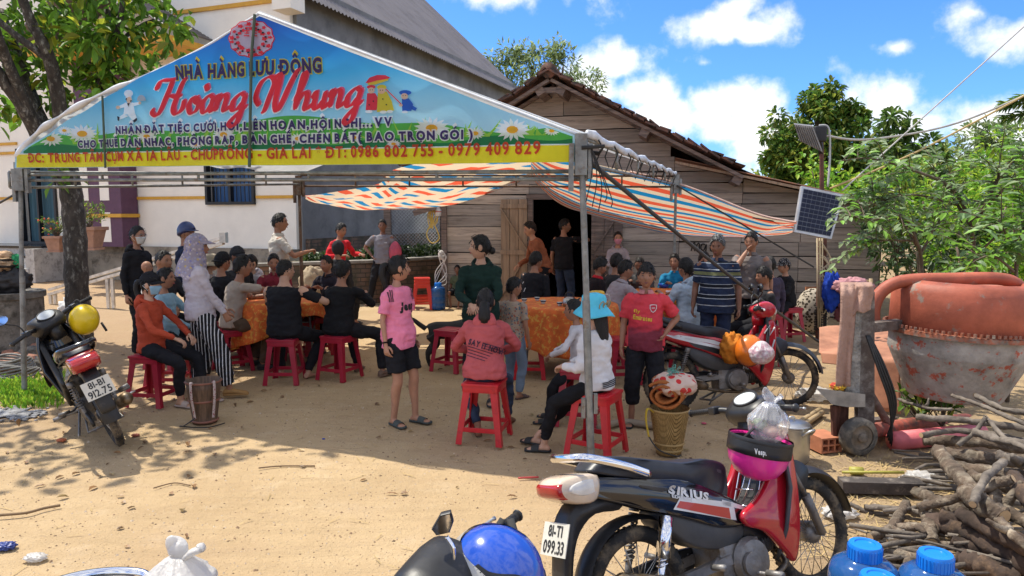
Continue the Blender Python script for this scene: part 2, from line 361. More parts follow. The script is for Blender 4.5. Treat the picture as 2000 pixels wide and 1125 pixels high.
def house():
 t = thing('house', 'cream house with plum pillar, grey side wall and grey corrugated roof left of the tent', 'house', HC, -TH)
 def hf(u, v, y=0):                    # pixel -> local on the plane y
  p = planehit(u, v, HC+DX*y, DX)-HC; return p.dot(AX), p.z
 m = MB(); PL = .88
 wx0, wz1 = hf(405, 400); wx1, _ = hf(500, 400); wz0 = wz1; wzt = 3.1
 dx0, _ = hf(47, 480); dx1, _ = hf(118, 480); ex0, _ = hf(244, 480); ex1, _ = hf(268, 480)
 cuts = sorted([(dx0, dx1, PL, 3.5), (ex0, ex1, PL, 3.5), (wx0, wx1, wz0, wzt)])
 x = -13
 for a, b, z0, z1 in cuts:
  m.box(((x+a)/2, .1, (PL+7)/2), (a-x, .2, 7-PL)); m.box(((a+b)/2, .1, (z1+7)/2), (b-a, .2, 7-z1))
  if z0 > PL: m.box(((a+b)/2, .1, (PL+z0)/2), (b-a, .2, z0-PL))
  x = b
 m.box((x/2, .1, (PL+7)/2), (-x, .2, 7-PL))
 m.add([(-13, .1, 7), (0, .1, 7), (-6.5, .1, 12.6), (-13, .3, 7), (0, .3, 7), (-6.5, .3, 12.6)], [(0, 1, 2), (3, 5, 4), (0, 2, 5, 3), (1, 4, 5, 2)])
 m.build('front_wall', white_wall, t, smooth=False)
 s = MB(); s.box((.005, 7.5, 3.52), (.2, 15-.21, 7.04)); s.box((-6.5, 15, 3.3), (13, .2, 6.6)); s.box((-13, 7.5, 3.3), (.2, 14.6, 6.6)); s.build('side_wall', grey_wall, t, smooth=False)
 p = MB(); p.box((-6.5, -.02, PL/2), (13.02, .3, PL)); p.box((-3.2, -.06, PL/2-.1), (6.4, .28, PL-.2)); p.build('plinth', plinth_m, t, smooth=False)
 y = MB()
 def strip(u0, v0, u1, v1, w=.07):
  a = hf(u0, v0); b = hf(u1, v1); MB().box(((a[0]+b[0])/2, -.02, (a[1]+b[1])/2), (abs(b[0]-a[0]), .06, w)).build('yellow_trim', yellow_trim, t, smooth=False)
 strip(268, 387, 403, 386); strip(502, 385, 573, 384); strip(340, 20, 560, 5, .09); strip(-40, 283, 34, 281); strip(-40, 301, 34, 299); strip(-40, 388, 40, 387)
 def opening(nm, x0, x1, z0, z1, n, cm):
  f = MB(); w = .07
  for a in (x0+w/2, x1-w/2): f.box((a, .0, (z0+z1)/2), (w, .14, z1-z0))
  for z in (z0+w/2, z1-w/2): f.box(((x0+x1)/2, .0, z), (x1-x0-2*w, .14, w))
  for k in range(1, n): f.box((lerp(x0, x1, k/n), .01, (z0+z1)/2), (w*.9, .12, z1-z0-2*w))
  o = f.build(nm, frame_dark, t, smooth=False)
  g = MB(); g.grid(lambda a, b: (lerp(x0+w, x1-w, a), .19+.03*math.sin(a*40), lerp(z0+w, z1-w, b)), 60, 1); g.build('curtain', cm, o)
  if nm == 'window':
   q = MB()
   for k in range(1, 12): q.box((lerp(x0, x1, k/12), .06, (z0+z1)/2), (.016, .016, z1-z0-2*w))
   q.build('window_bars', frame_dark, o, smooth=False)
  return o
 opening('window', wx0, wx1, wz0, wzt, 2, curtain_blue); opening('door', dx0, dx1, PL, 3.5, 2, curtain_teal); opening('door', ex0, ex1, PL, 3.5, 1, curtain_blue)
 a, _ = hf(163, 480, -.5); b, _ = hf(243, 480, -.5); pm = MB(); pw = b-a
 pm.box(((a+b)/2, -.28, (PL+5.6)/2), (pw, .5, 5.6-PL)); pil = pm.build('pillar', purple, t, smooth=False)
 pp = MB()
 for z0, z1 in ((1.0, 1.75), (2.05, 2.95), (3.2, 4.4)):
  pp.box((a+pw*.13, -.535, (z0+z1)/2), (pw*.2, .01, z1-z0)); pp.box((a+pw*.62, -.535, (z0+z1)/2), (pw*.22, .01, z1-z0))
 pp.build('panel', white_wall, pil, smooth=False)
 pb = MB(); pb.box(((a+b)/2, -.3, hf(200, 421, -.5)[1]), (pw+.08, .56, .09)); pb.build('band', yellow_trim, pil, smooth=False)
 r = MB(); a, z = hf(170, 95, -1.2); b, _ = hf(338, 45, -1.2); zb = hf(300, 70, -1.2)[1]
 r.grid(lambda q, w: (lerp(b, b-5.2, q), lerp(-1.4, 0, w), zb+.1+1.5*(.5-abs(.5-q))*2+.02*math.sin(q*300)), 160, 1); r.build('porch_roof', roof_grey, t, solid=.03)
 r = MB(); r.box((b-2.4, -.75, zb-.12), (4.8, 1.3, .14)); r.build('porch_fascia', yellow_trim, t, smooth=False)
 tp = math.tan(R_(43)); g = MB(); n = 480
 g.grid(lambda q, w: (lerp(.5, -6.5, w), lerp(-.55, 15.2, q), 6.55+lerp(0, 7.0, w)*tp+.025*math.sin(q*n*math.pi/2.4)), n, 8)
 g.grid(lambda q, w: (lerp(-13.5, -6.5, w), lerp(-.55, 15.2, q), 6.55+lerp(0, 7.0, w)*tp), 2, 2)
 g.build('roof', roof_grey, t)
 f = MB(); f.beam((.52, -.58, 6.5), (-6.5, -.58, 6.5+7.02*tp), .05, .32, up=(0, 1, 0)); f.box((.2, -.3, 6.35), (.5, .5, .3)); f.build('fascia', white_wall, t, smooth=False)
 a, _ = hf(-60, 480, -.8); b, _ = hf(100, 500, -.8); c, _ = hf(60, 510, -1.2); e = hf(118, 510, -1.2)[0]
 q = MB(); q.box(((a+b)/2, -.55, .85), (b-a, 1.0, .06)); q.box(((a+b)/2, -1.1, .62), (b-a+.02, .4, .05)); q.build('porch_edge', granite, t, smooth=False)
 q = MB(); q.box(((a+b)/2, -.55, .41), (b-a-.02, .94, .82)); q.box(((a+b)/2, -1.1, .29), (b-a, .36, .59)); q.box(((a+b)/2+.1, -1.4, .17), (b-a+.2, .34, .34)); q.box((b+.25, -.9, .42), (.3, 1.3, .84)); q.build('step', marble, t, smooth=False)
house()
# ================================================================== SHED
SA = at(872, 420, 13.2); SA.z = 0; SB = at(1722, 420, 11.6); SB.z = 0
SX = (SB-SA).normalized(); SN = V((-SX.y, SX.x, 0)); SRZ = math.atan2(SX.y, SX.x)
def sf(u, v, y=0): p = planehit(u, v, SA+SN*y, SN)-SA; return p.dot(SX), p.z
wood_old = mat('weathered boards', (.20, .145, .115), .85, var=.3, sc_=3, stretch=(.6, 5, 9), bump=.5, bs=9, col2=(.13, .10, .088), c2=.5, dist=.006)
def board_mat():
 m = mat('old board cladding', (.19, .135, .105), .85, var=.16, sc_=3, stretch=(.5, 5, 9), bump=.55, bs=10, dist=.006)
 nt = m.node_tree; N = nt.nodes; L = nt.links; b = N['Principled BSDF']
 uv = N.new('ShaderNodeUVMap'); sp = N.new('ShaderNodeSeparateXYZ'); L.new(uv.outputs[0], sp.inputs[0])
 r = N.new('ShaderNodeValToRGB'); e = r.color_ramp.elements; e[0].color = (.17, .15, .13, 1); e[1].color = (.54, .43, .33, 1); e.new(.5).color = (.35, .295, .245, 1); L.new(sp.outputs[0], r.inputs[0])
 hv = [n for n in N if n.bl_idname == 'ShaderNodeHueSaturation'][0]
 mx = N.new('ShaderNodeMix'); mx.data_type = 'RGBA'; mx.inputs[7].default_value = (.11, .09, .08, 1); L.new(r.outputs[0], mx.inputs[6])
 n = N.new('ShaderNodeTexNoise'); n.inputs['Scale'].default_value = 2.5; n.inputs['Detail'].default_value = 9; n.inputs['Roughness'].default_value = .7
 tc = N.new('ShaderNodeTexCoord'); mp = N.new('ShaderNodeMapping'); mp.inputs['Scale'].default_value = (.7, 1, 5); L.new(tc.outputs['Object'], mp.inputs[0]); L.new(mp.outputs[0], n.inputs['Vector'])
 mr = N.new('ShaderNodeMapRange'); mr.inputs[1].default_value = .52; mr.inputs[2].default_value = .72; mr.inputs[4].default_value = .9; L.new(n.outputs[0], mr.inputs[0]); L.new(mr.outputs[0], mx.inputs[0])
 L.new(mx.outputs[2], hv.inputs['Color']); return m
boards = board_mat()
tile_m = mat('old clay roof tiles', (.16, .075, .05), .85, var=.3, sc_=5, bump=.4, bs=20, col2=(.05, .04, .036), c2=.5)
tin_rust = mat('rusted tin sheet', (.24, .10, .05), .75, .2, var=.25, sc_=2.5, bump=.1, col2=(.10, .06, .045), c2=.55)
pale_wood = mat('pale door planks', (.33, .225, .145), .8, var=.2, sc_=3, stretch=(8, 5, .5), bump=.4, bs=9, col2=(.2, .14, .10), c2=.6, dist=.006)
dark_in = mat('interior shade boards', (.02, .018, .016), .95, var=.1, bump=0)  # near-black so the doorway looks dark; interior shade put into the colour
def clip(poly, nx, nz, c):               # keep nx*x+nz*z <= c
 out = []
 for i in range(len(poly)):
  p, q = poly[i-1], poly[i]; a = nx*p[0]+nz*p[1]-c; b = nx*q[0]+nz*q[1]-c
  if (a <= 0) != (b <= 0): t = a/(a-b); out.append((lerp(p[0], q[0], t), lerp(p[1], q[1], t)))
  if b <= 0: out.append(q)
 return out
def shed():
 rnd = random.Random(3)
 t = thing('wooden_shed', 'weathered board shed with open dark doorway and old clay tile gable roof', 'shed', SA, SRZ)
 LEN = (SB-SA).length
 ap = sf(1086, 166); le = sf(985, 226); re = sf(1430, 334)
 sl_ = (ap[1]-le[1])/(ap[0]-le[0]); sr = (re[1]-ap[1])/(re[0]-ap[0]); tl0 = sf(1330, 318); tl1 = sf(1715, 402); st = (tl1[1]-tl0[1])/(tl1[0]-tl0[0])
 d0, _ = sf(1040, 500); d1, _ = sf(1157, 500); dz = sf(1100, 389)[1]
 def roofz(x): 
  z = ap[1]+(x-ap[0])*(sl_ if x < ap[0] else sr)
  return z
 m = MB(); uv = []
 def addpoly(P, th, y0, tint):
  if len(P) < 3: return
  n = len(P); o = [(x, y0, z) for x, z in P]; o2 = [(x, y0+th, z) for x, z in P]
  m.add(o+o2, [tuple(range(n)), tuple(range(2*n-1, n-1, -1))]+[(i, n+i, n+(i+1) % n, (i+1) % n) for i in range(n)]); uv.extend([(tint, rnd.random())]*(2*n))
 z = .02
 while z < 4.2:
  h = rnd.uniform(.17, .25); x = -.02
  xs = [-.02]; 
  for q in (d0-.06, d1+.06, sf(1325, 500)[0], sf(1445, 480)[0], sf(1560, 480)[0]): xs.append(q+rnd.uniform(-.02, .02) if q not in (d0-.06, d1+.06) else q)
  xs.append(LEN)
  if z > dz+.1: xs = [-.02, sf(rnd.choice((990, 1100)), 330)[0], sf(1290+rnd.uniform(-60, 60), 330)[0], sf(1450, 400)[0], LEN]
  for a, b in zip(xs, xs[1:]):
   if z+h*.5 < dz+.12 and a > d0-.1 and b < d1+.1: continue
   tl = rnd.uniform(-.012, .012); g = .006+rnd.random()*.008
   P = [(a+.004, z+rnd.uniform(0, .008)-tl), (b-.004, z+tl), (b-.004, z+h-g+tl), (a+.004, z+h-g-tl)]
   if z < dz+.1 < z+h and a < d1 and b > d0: pass
   if a < tl0[0]-.2 or z > 2.7:
    P = clip(P, -sl_, 1, ap[1]-sl_*ap[0]-.05); P = clip(P, -sr, 1, ap[1]-sr*ap[0]-.05) if P else P
   else: P = clip(P, -st, 1, tl0[1]-st*tl0[0]-.04)
   lit = .25+.75*rnd.random()  # random tone of each board
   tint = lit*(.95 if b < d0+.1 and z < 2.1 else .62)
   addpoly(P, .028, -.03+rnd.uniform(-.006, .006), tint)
  z += h
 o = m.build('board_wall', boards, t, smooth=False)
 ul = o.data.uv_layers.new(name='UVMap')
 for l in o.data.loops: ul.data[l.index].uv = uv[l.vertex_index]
 r = MB()
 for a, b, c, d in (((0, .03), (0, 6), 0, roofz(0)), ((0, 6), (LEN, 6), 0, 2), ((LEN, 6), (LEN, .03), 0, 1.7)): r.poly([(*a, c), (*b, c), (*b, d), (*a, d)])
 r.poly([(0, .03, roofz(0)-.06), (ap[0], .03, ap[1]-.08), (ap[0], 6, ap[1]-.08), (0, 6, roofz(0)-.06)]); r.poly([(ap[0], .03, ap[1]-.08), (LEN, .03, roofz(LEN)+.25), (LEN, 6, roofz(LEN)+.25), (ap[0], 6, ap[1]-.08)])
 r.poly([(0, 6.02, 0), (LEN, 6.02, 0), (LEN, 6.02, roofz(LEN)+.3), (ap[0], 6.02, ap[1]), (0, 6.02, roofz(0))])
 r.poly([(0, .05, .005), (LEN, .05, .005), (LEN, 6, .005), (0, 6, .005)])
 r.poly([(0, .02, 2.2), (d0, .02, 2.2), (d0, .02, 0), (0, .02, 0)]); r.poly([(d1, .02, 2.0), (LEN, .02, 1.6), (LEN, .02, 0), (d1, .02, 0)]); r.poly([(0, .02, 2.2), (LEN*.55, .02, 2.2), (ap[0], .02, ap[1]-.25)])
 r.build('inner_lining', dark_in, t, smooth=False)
 p = MB()
 for x in (d0-.03, d1+.03): p.box((x, -.03, dz/2), (.09, .09, dz))
 p.box(((d0+d1)/2, -.03, dz+.04), (d1-d0+.2, .09, .09)); p.box((-.03, -.02, 1.4), (.1, .1, 2.8)); p.build('door_frame', wood_old, t, smooth=False)
 def leaf(x0, x1, zt, mm, flip):
  q = MB(); n = 3; w = (x1-x0)/n
  for k in range(n): q.box((x0+w*(k+.5), -.075, zt/2+.02), (w-.008, .022, zt-.04))
  lf = q.build('door_leaf', mm, t, smooth=False); b = MB()
  for z in (.18, zt*.52, zt-.12): b.box(((x0+x1)/2, -.098, z), (x1-x0, .024, .08))
  b.beam((x0 if flip else x1, -.1, zt*.54), (x1 if flip else x0, -.1, zt-.14), .02, .06, up=(0, 1, 0)); b.beam((x1 if flip else x0, -.1, .2), (x0 if flip else x1, -.1, zt*.5), .02, .06, up=(0, 1, 0))
  b.build('brace', mm, lf, smooth=False)
 leaf(sf(980, 400)[0], d0-.08, dz, pale_wood, 0); leaf(d1+.05, sf(1217, 430)[0], dz, wood_old, 1)
 OV = -.75
 def slope(x0, z0, x1, z1, nm):
  q = MB(); ln = math.hypot(x1-x0, z1-z0); nr = int(ln/.22)*4; d = V((x1-x0, 0, z1-z0)).normalized(); nn = V((-d.z, 0, d.x)); nn = nn if nn.z > 0 else -nn
  def f(a, b):
   s = a*ln; k = (s/.22) % 1; y = lerp(OV, 6.4, b); p = V((x0, y, z0))+d*s
   return p+nn*(.035*abs(math.sin(y*math.pi/.17))+.022*k+.02*NZ.noise((s*1.3, y*1.3, 4)))+V((0, 0, -.05*math.sin(a*math.pi)))
  q.grid(f, nr, 220)
  for k in range(int(ln/.22)):
   s = (k+.5)*.22+rnd.uniform(-.03, .03); p = V((x0, OV-.03+rnd.uniform(-.04, .04), z0))+d*s+nn*.01-V((0, 0, .05*math.sin(s/ln*math.pi)))
   q.box(p, (.2, .2, .03), ry=-math.atan2(d.z, d.x)+rnd.uniform(-.15, .15), rz=rnd.uniform(-.1, .1)); q.box(p+nn*.035+d*.03, (.19, .16, .025), ry=-math.atan2(d.z, d.x)+rnd.uniform(-.2, .2))
  return q.build(nm, tile_m, t, ang=40)
 lx = -.62; rx = re[0]+.12
 a = (lx, roofz(lx)); b = (ap[0], ap[1]+.1); c = (rx, roofz(rx)+.05)
 slope(*b, *a, 'tile_roof'); slope(*b, *c, 'tile_roof')
 q = MB()
 for k in range(22): q.tube([(ap[0], OV-.06+k*.33, ap[1]+.10), (ap[0], OV+.3+k*.33, ap[1]+.13)], [.13, .11], 10)
 q.build('ridge_tile', tile_m, t)
 q = MB()
 for y in (OV+.06, -.12): q.beam((lx, y, a[1]-.12), (ap[0], y, b[1]-.14), .05, .11, up=(0, 1, 0)); q.beam((ap[0]+.03, y, b[1]-.14), (rx, y, c[1]-.13), .05, .11, up=(0, 1, 0))
 for fx in (.06, .5, .97): 
  for (P, Q) in ((b, a), (b, c)): q.box((lerp(P[0], Q[0], fx), -.3, lerp(P[1], Q[1], fx)-.22), (.14, .8, .12), ry=-math.atan2(Q[1]-P[1], Q[0]-P[0]))
 q.beam((ap[0]-.2, OV+.1, ap[1]-.2), (ap[0]+.2, OV+.1, ap[1]-.2), .05, .09); q.build('rafter', wood_old, t, smooth=False)
 q = MB(); q.grid(lambda i, j: (lerp(tl0[0]-.1, tl1[0]+.15, i), lerp(-.5, 6, j), tl0[1]+st*(lerp(tl0[0]-.1, tl1[0]+.15, i)-tl0[0])+.02+.012*math.sin(j*260)), 4, 400); q.build('tin_roof', tin_rust, t, solid=.012)
 q = MB(); q.beam((tl0[0]-.1, -.46, tl0[1]-.02), (tl1[0]+.1, -.46, tl1[1]-.03), .04, .06, up=(0, 1, 0)); q.build('lath', pale_wood, t, smooth=False)
 q = MB(); bx, bz = sf(1350, 490, -.04); s = .0095
 for P in ([(0, 0), (3, 12), (6, 14), (6, 0), (10, 12), (14, 13), (14, 1)], [(24, 12), (18, 12), (17, 4), (22, 2), (26, 12), (24, -8), (18, -10)], [(33, 14), (33, 2), (37, 0)], [(36, 24), (42, 28), (44, 22)]):
  q.tube([(bx+p[0]*s, -.05, bz+p[1]*s) for p in cr([(a, b, 0) for a, b in P], 5)], .011, 5)
 q.build('scrawl', mat('charcoal scrawl', (.02, .018, .016), .9), t)
shed()
q = MB(); q.lathe([(.0, 0), (.012, .0), (.03, .03), (.032, .055), (.02, .085), (.012, .1), (.0, .1)], 14); p = SA+SX*1.92+SN*1.2+V((0, 0, 2.0))
b = q.build('light_bulb', mat('lit lamp', (.9, .95, 1), .3, emit=6, bump=0)); b.location = p; tag(b, 'lit white lamp bulb hanging inside the dark shed doorway', 'lamp')
# ================================================================== LOW BRICK WALL, TERRACE, FENCE
def brick_mat():
 m = bpy.data.materials.new('mossy brick'); m.use_nodes = True; nt = m.node_tree; N = nt.nodes; L = nt.links; b = N['Principled BSDF']; b.inputs['Roughness'].default_value = .9
 tc = N.new('ShaderNodeTexCoord'); sp = N.new('ShaderNodeSeparateXYZ'); cb = N.new('ShaderNodeCombineXYZ'); L.new(tc.outputs['Object'], sp.inputs[0]); L.new(sp.outputs[0], cb.inputs[0]); L.new(sp.outputs[2], cb.inputs[1])
 br = N.new('ShaderNodeTexBrick'); br.inputs['Scale'].default_value = 5; br.inputs['Color1'].default_value = (.20, .115, .075, 1); br.inputs['Color2'].default_value = (.13, .095, .075, 1); br.inputs['Mortar'].default_value = (.06, .055, .045, 1); br.inputs['Mortar Size'].default_value = .035; br.inputs['Brick Width'].default_value = .9; br.inputs['Row Height'].default_value = .42
 L.new(cb.outputs[0], br.inputs['Vector']); n = N.new('ShaderNodeTexNoise'); n.inputs['Scale'].default_value = 3; n.inputs['Detail'].default_value = 8; L.new(tc.outputs['Object'], n.inputs['Vector'])
 mr = N.new('ShaderNodeMapRange'); mr.inputs[1].default_value = .45; mr.inputs[2].default_value = .62; L.new(n.outputs[0], mr.inputs[0])
 mx = N.new('ShaderNodeMix'); mx.data_type = 'RGBA'; L.new(mr.outputs[0], mx.inputs[0]); L.new(br.outputs[0], mx.inputs[6]); mx.inputs[7].default_value = (.055, .052, .035, 1); L.new(mx.outputs[2], b.inputs['Base Color'])
 bp = N.new('ShaderNodeBump'); bp.inputs['Distance'].default_value = .02; L.new(br.outputs[1], bp.inputs['Height']); bp.invert = True; L.new(bp.outputs[0], b.inputs['Normal']); return m
brick = brick_mat()
def low_walls():
 a = G(500, 602); b = G(735, 592); c = at(868, 560, 14.6); c.z = 0; d = (b-a).normalized()
 w = MB(); cap = MB()
 for p, q, h0, h1 in ((a, b, .76, .78), (b, c, .78, .80)):
  n = V((-(q-p).y, (q-p).x, 0)).normalized()*.22
  w.add([p, q, q+n, p+n, p+V((0, 0, h0)), q+V((0, 0, h1)), q+n+V((0, 0, h1)), p+n+V((0, 0, h0))], [(0, 1, 5, 4), (1, 2, 6, 5), (2, 3, 7, 6), (3, 0, 4, 7), (4, 5, 6, 7)])
  cap.beam(p+n*.5+V((0, 0, h0+.025)), q+n*.5+V((0, 0, h1+.025)), .3, .05)
 t = thing('retaining_wall', 'low mossy brick retaining wall behind the man in grey tee', 'brick wall', a); w.build('brickwork', brick, t, smooth=False, world=True); cap.build('coping', mat('old cement coping', (.22, .2, .17), .9, var=.25), t, smooth=False, world=True)
 g = MB(); p2 = HC+AX*.12+DX*.3; p3 = HC+AX*.12+DX*9
 g.poly([a+V((.1, .2, .73)), b+V((.05, .2, .73)), c+V((0, .2, .73)), V((p3.x+2, p3.y, .74)), V((p3.x, p3.y, .74)), V((p2.x, p2.y, .74)), V((a.x-.3, a.y+1.5, .73))])
 struct(g.build('terrace', mat('terrace soil', (.16, .115, .07), .95, var=.3, sc_=4, bump=.5, col2=(.06, .075, .03), c2=.52), smooth=False))
 w = MB(); p = HC+AX*.14+DX*.2; q = HC+AX*.14+DX*10; w.beam(V((p.x, p.y, .92)), V((q.x, q.y, .92)), .16, .4)
 o = w.build('brick_course', brick, smooth=False); tag(o, 'mossy brick footing along the base of the grey house wall', 'brick wall')
low_walls()
def fence():
 p0 = at(757, 420, 14.9); p1 = at(866, 420, 15.4); p0.z = p1.z = .75; d = p1-p0; L_ = d.length; d.normalize()
 t = thing('wire_fence', 'diamond mesh wire fence on dark posts left of the shed', 'fence', p0)
 w = MB(); zt = at(757, 385, 14.9).z-.75+.25; s = .075; r = .0035
 k = -zt
 while k < L_:
  for sg in (1, -1):
   a0 = max(k, 0); a1 = min(k+zt, L_)
   if a1-a0 > .02:
    za, zb = (a0-k, a1-k) if sg > 0 else (zt-(a0-k), zt-(a1-k)); w.tube([d*a0+V((0, 0, za)), d*a1+V((0, 0, zb))], r, 4)
  k += s
 w.build('wire_mesh', metal('fence wire', (.35, .36, .37), .5), t)
 for f in (0, 1):
  q = MB(); q.box(d*(L_*f)+V((0, 0, zt/2+.05)), (.14, .14, zt+.3)); q.build('post', wood_old, t, smooth=False)
 q = MB(); q.beam(d*.3+V((0, -.1, zt-.02)), d*(L_+.1)+V((0, -.1, zt+.12)), .07, .09); q.build('top_rail', wood_old, t, smooth=False)
fence()
# ================================================================== TENT
TL = G(48, 770); TR = G(1155, 920); TBR = at(1317, 500, 9.9); TBR.z = 0; TBL = at(588, 500, 9.7); TBL.z = 0
BD = (TR-TL).normalized(); BN = V((BD.y, -BD.x, 0)).normalized()          # BN faces the camera
if BN.y > 0: BN = -BN
def wob(p):                                  # slight billow of the printed sheet
 s = (p-TL).dot(BD); return .018*math.sin(s*2.1+p.z*1.3)+.010*math.sin(s*5.3-p.z*3)+.006*math.sin(s*11+p.z*7)
def BP(u, v, off=0): p = planehit(u, v, TL, BN); return p+BN*(off+wob(p)+.05)
def tent():
 c = (TL+TR+TBL+TBR)/4
 t = thing('party_tent', 'party tent with printed blue and yellow gable banner on steel poles', 'tent', (c.x, c.y, 0))
 W = dict(parent=t, world=True)
 apf = planehit(508, 30, TL, BN); zl = planehit(45, 318, TL, BN).z; zr = planehit(1130, 266, TL, BN).z
 zb = at(588, 345, 9.7).z; zbr = at(1317, 342, 9.9).z
 for p, zt, r, mm in ((TL, zl, .024, steel_grey), (TR, zr, .026, steel_grey), (TBR, zbr, .024, steel_grey), (TBL, zb, .024, rust)):
  m = MB(); lean = V((0, 0, 0))
  if p is TR: lean = at(1134, 330, TR.y)-TR; lean.y = 0; lean.z = 0
  if p is TL: lean = at(40, 330, TL.y)-TL; lean.y = 0; lean.z = 0
  m.tube([p, p+lean*.5+V((0, 0, zt*.5)), p+lean*.52+V((0, 0, zt*.52))], r, 14); m.tube([p+lean*.45+V((0, 0, zt*.49)), p+lean+V((0, 0, zt))], r*.8, 14)
  m.box(p+lean+V((0, 0, zt-.12)), (.075, .075, .26)); m.box(p+lean+V((.06, 0, zt-.16)), (.03, .05, .22)); m.box(p+lean+V((-.06, 0, zt-.2)), (.03, .05, .3))
  if p is TR: m.box(p+lean*.2+V((-.04, 0, .43)), (.025, .04, .13)); m.box(p+lean*.2+V((.04, 0, .46)), (.025, .04, .13))
  m.build('pole', mm, ang=40, **W)
 def truss(a, b, n, gap, nm):
  m = MB()
  for k in (0, gap): m.tube([a-V((0, 0, k)), b-V((0, 0, k))], .014, 8)
  for i in range(n+1): p = a.lerp(b, i/n); m.tube([p, p-V((0, 0, gap))], .012, 8)
  m.build(nm, rust if nm == 'rear_truss' else steel_grey, **W)
 bl, br = at(588, 342, 9.7), at(1317, 344, 9.9)
 tl, tr = TL+V((0, 0, zl+.0)), TR+V((-.07, 0, zr-.02))
 truss(bl, br, 7, .145, 'rear_truss'); truss(tr+DX*.05, br+V((0, 0, .05)), 5, .16, 'side_truss'); truss(tl-V((0, 0, .08)), bl+V((0, 0, .02)), 6, .14, 'side_truss'); truss(tl+BN*-.08-V((0, 0, .1)), tr+BN*-.08-V((0, 0, .2)), 5, .05, 'front_truss')
 apb = (bl+br)/2; apb.z = apf.z
 RL = cr([planehit(u, v, TL, BN) for u, v in [(40, 306), (74, 264), (105, 240), (150, 212), (205, 184), (262, 161), (310, 140), (400, 96), (508, 29)]], 5)
 def rake_l(n, o): return [p+BN*o for p in RL]
 rs = MB()
 for a, b, A, B in ((tl, bl, apf, apb), (tr, br, apf, apb)):
  def f(i, j, a=a, b=b, A=A, B=B):
   fr = RL[min(len(RL)-1, int(round(j*(len(RL)-1))))] if a is tl else a.lerp(A, j); p = fr.lerp(b.lerp(B, j), i); p = p+V((0, 0, .03-.07*math.sin(j*math.pi)*math.sin(i*math.pi)+.015*math.sin(i*37)*(1-j)))
   return p
  rs.grid(f, 36, 40)
 rs.build('roof_sheet', mat('silver canopy sheet', (.58, .60, .60), .5, var=.1, sc_=3, trl=.35, bump=.3, bs=5), **W)
 lp = MB()
 e = rake_l(40, .02); lp.tube(e, [.035+.012*math.sin(k*.9)*(k < 26)-.0006*k for k in range(len(e))], 10, flat=.8)
 e = [tr.lerp(apf, k/16)+V((0, 0, .012))+BN*.02 for k in range(17)]; lp.tube(e, .010, 8)
 e = [tr.lerp(br, k/24)+V((.02, 0, .03+.012*math.sin(k*1.9))) for k in range(25)]; lp.tube(e, [.017+.003*math.sin(k*1.3) for k in range(25)], 9, flat=1.6)
 lp.build('canopy_edge', mat('white canopy hem', (.62, .64, .66), .5, var=.12, sc_=7, bump=.5, bs=14), **W)
 tw = MB()
 for k in range(9): p = tr.lerp(br, (k+.5)/9.2); tw.tube([p+V((0, -.02, .07)), p+V((.05, -.03, -.03)), p+V((0, 0, -.17)), p+V((-.04, .02, -.05)), p+V((0, -.02, .07))], .006, 5)
 for k in range(5): tw.tube(cr([tr+V((.04, -.03, -.05)), tr+V((.05+.03*k, -.03, -.2-.04*k)), tr+V((.01+.04*k, -.05, -.40-.03*(k % 3)))], 5), .0035, 5)
 tw.tube([tr+V((-.02, -.04, -.06)), tr+V((.12, -.03, -.05)), tr+V((.1, .04, -.09)), tr+V((-.03, .04, -.07))], .014, 6)
 tw.build('tie_wire', mat('black tie cord', (.02, .02, .02), .7), **W)
 px = [(38, 328), (1126, 318)]
 top = [(1129, 266), (1000, 222), (820, 152), (680, 100), (512, 33), (400, 101), (310, 145), (262, 168), (215, 192), (139, 236), (100, 264), (57, 292), (40, 304)]
 def edge(u):                                    # upper outline in pixels
  P = sorted(top)
  for (a, b), (c, d) in zip(P, P[1:]):
   if a <= u <= c: return lerp(b, d, (u-a)/(c-a))
  return P[0][1] if u < P[0][0] else P[-1][1]
 g = MB()
 def f(i, j):
  u = lerp(40, 1128, i); v = lerp(lerp(329, 318, i), edge(u), j); return BP(u, v)
 g.grid(f, 120, 26)
 m = bpy.data.materials.new('printed banner vinyl'); m.use_nodes = True; nt = m.node_tree; N = nt.nodes; L = nt.links; b = N['Principled BSDF']; b.inputs['Roughness'].default_value = .38
 tc = N.new('ShaderNodeTexCoord'); sp = N.new('ShaderNodeSeparateXYZ'); L.new(tc.outputs['Object'], sp.inputs[0])
 nz = N.new('ShaderNodeTexNoise'); nz.inputs['Scale'].default_value = 1.3; nz.inputs['Detail'].default_value = 3; L.new(tc.outputs['Object'], nz.inputs['Vector'])
 ad = N.new('ShaderNodeMath'); ad.operation = 'MULTIPLY_ADD'; ad.inputs[1].default_value = .22; L.new(nz.outputs[0], ad.inputs[0]); L.new(sp.outputs[2], ad.inputs[2])
 mr = N.new('ShaderNodeMapRange'); mr.inputs[1].default_value = zl+.2; mr.inputs[2].default_value = apf.z+.05; L.new(ad.outputs[0], mr.inputs[0])
 r = N.new('ShaderNodeValToRGB'); e = r.color_ramp.elements; e[0].color = (.42, .74, .93, 1); e[1].color = (.015, .12, .58, 1); e.new(.25).color = (.26, .66, .95, 1); e.new(.5).color = (.06, .47, .90, 1); e.new(.72).color = (.02, .27, .78, 1)
 L.new(mr.outputs[0], r.inputs[0]); L.new(r.outputs[0], b.inputs['Base Color'])
 t2 = N.new('ShaderNodeBsdfTranslucent'); L.new(r.outputs[0], t2.inputs[0]); ms = N.new('ShaderNodeMixShader'); ms.inputs[0].default_value = .6; L.new(b.outputs[0], ms.inputs[1]); L.new(t2.outputs[0], ms.inputs[2]); L.new(ms.outputs[0], N['Material Output'].inputs[0])
 bn = g.build('banner', m, **W)
 bn_root = bn
 def child(mb, nm, mm, tint=None):
  o = mb.build(nm, mm, None, smooth=False); o.parent = bn; return o
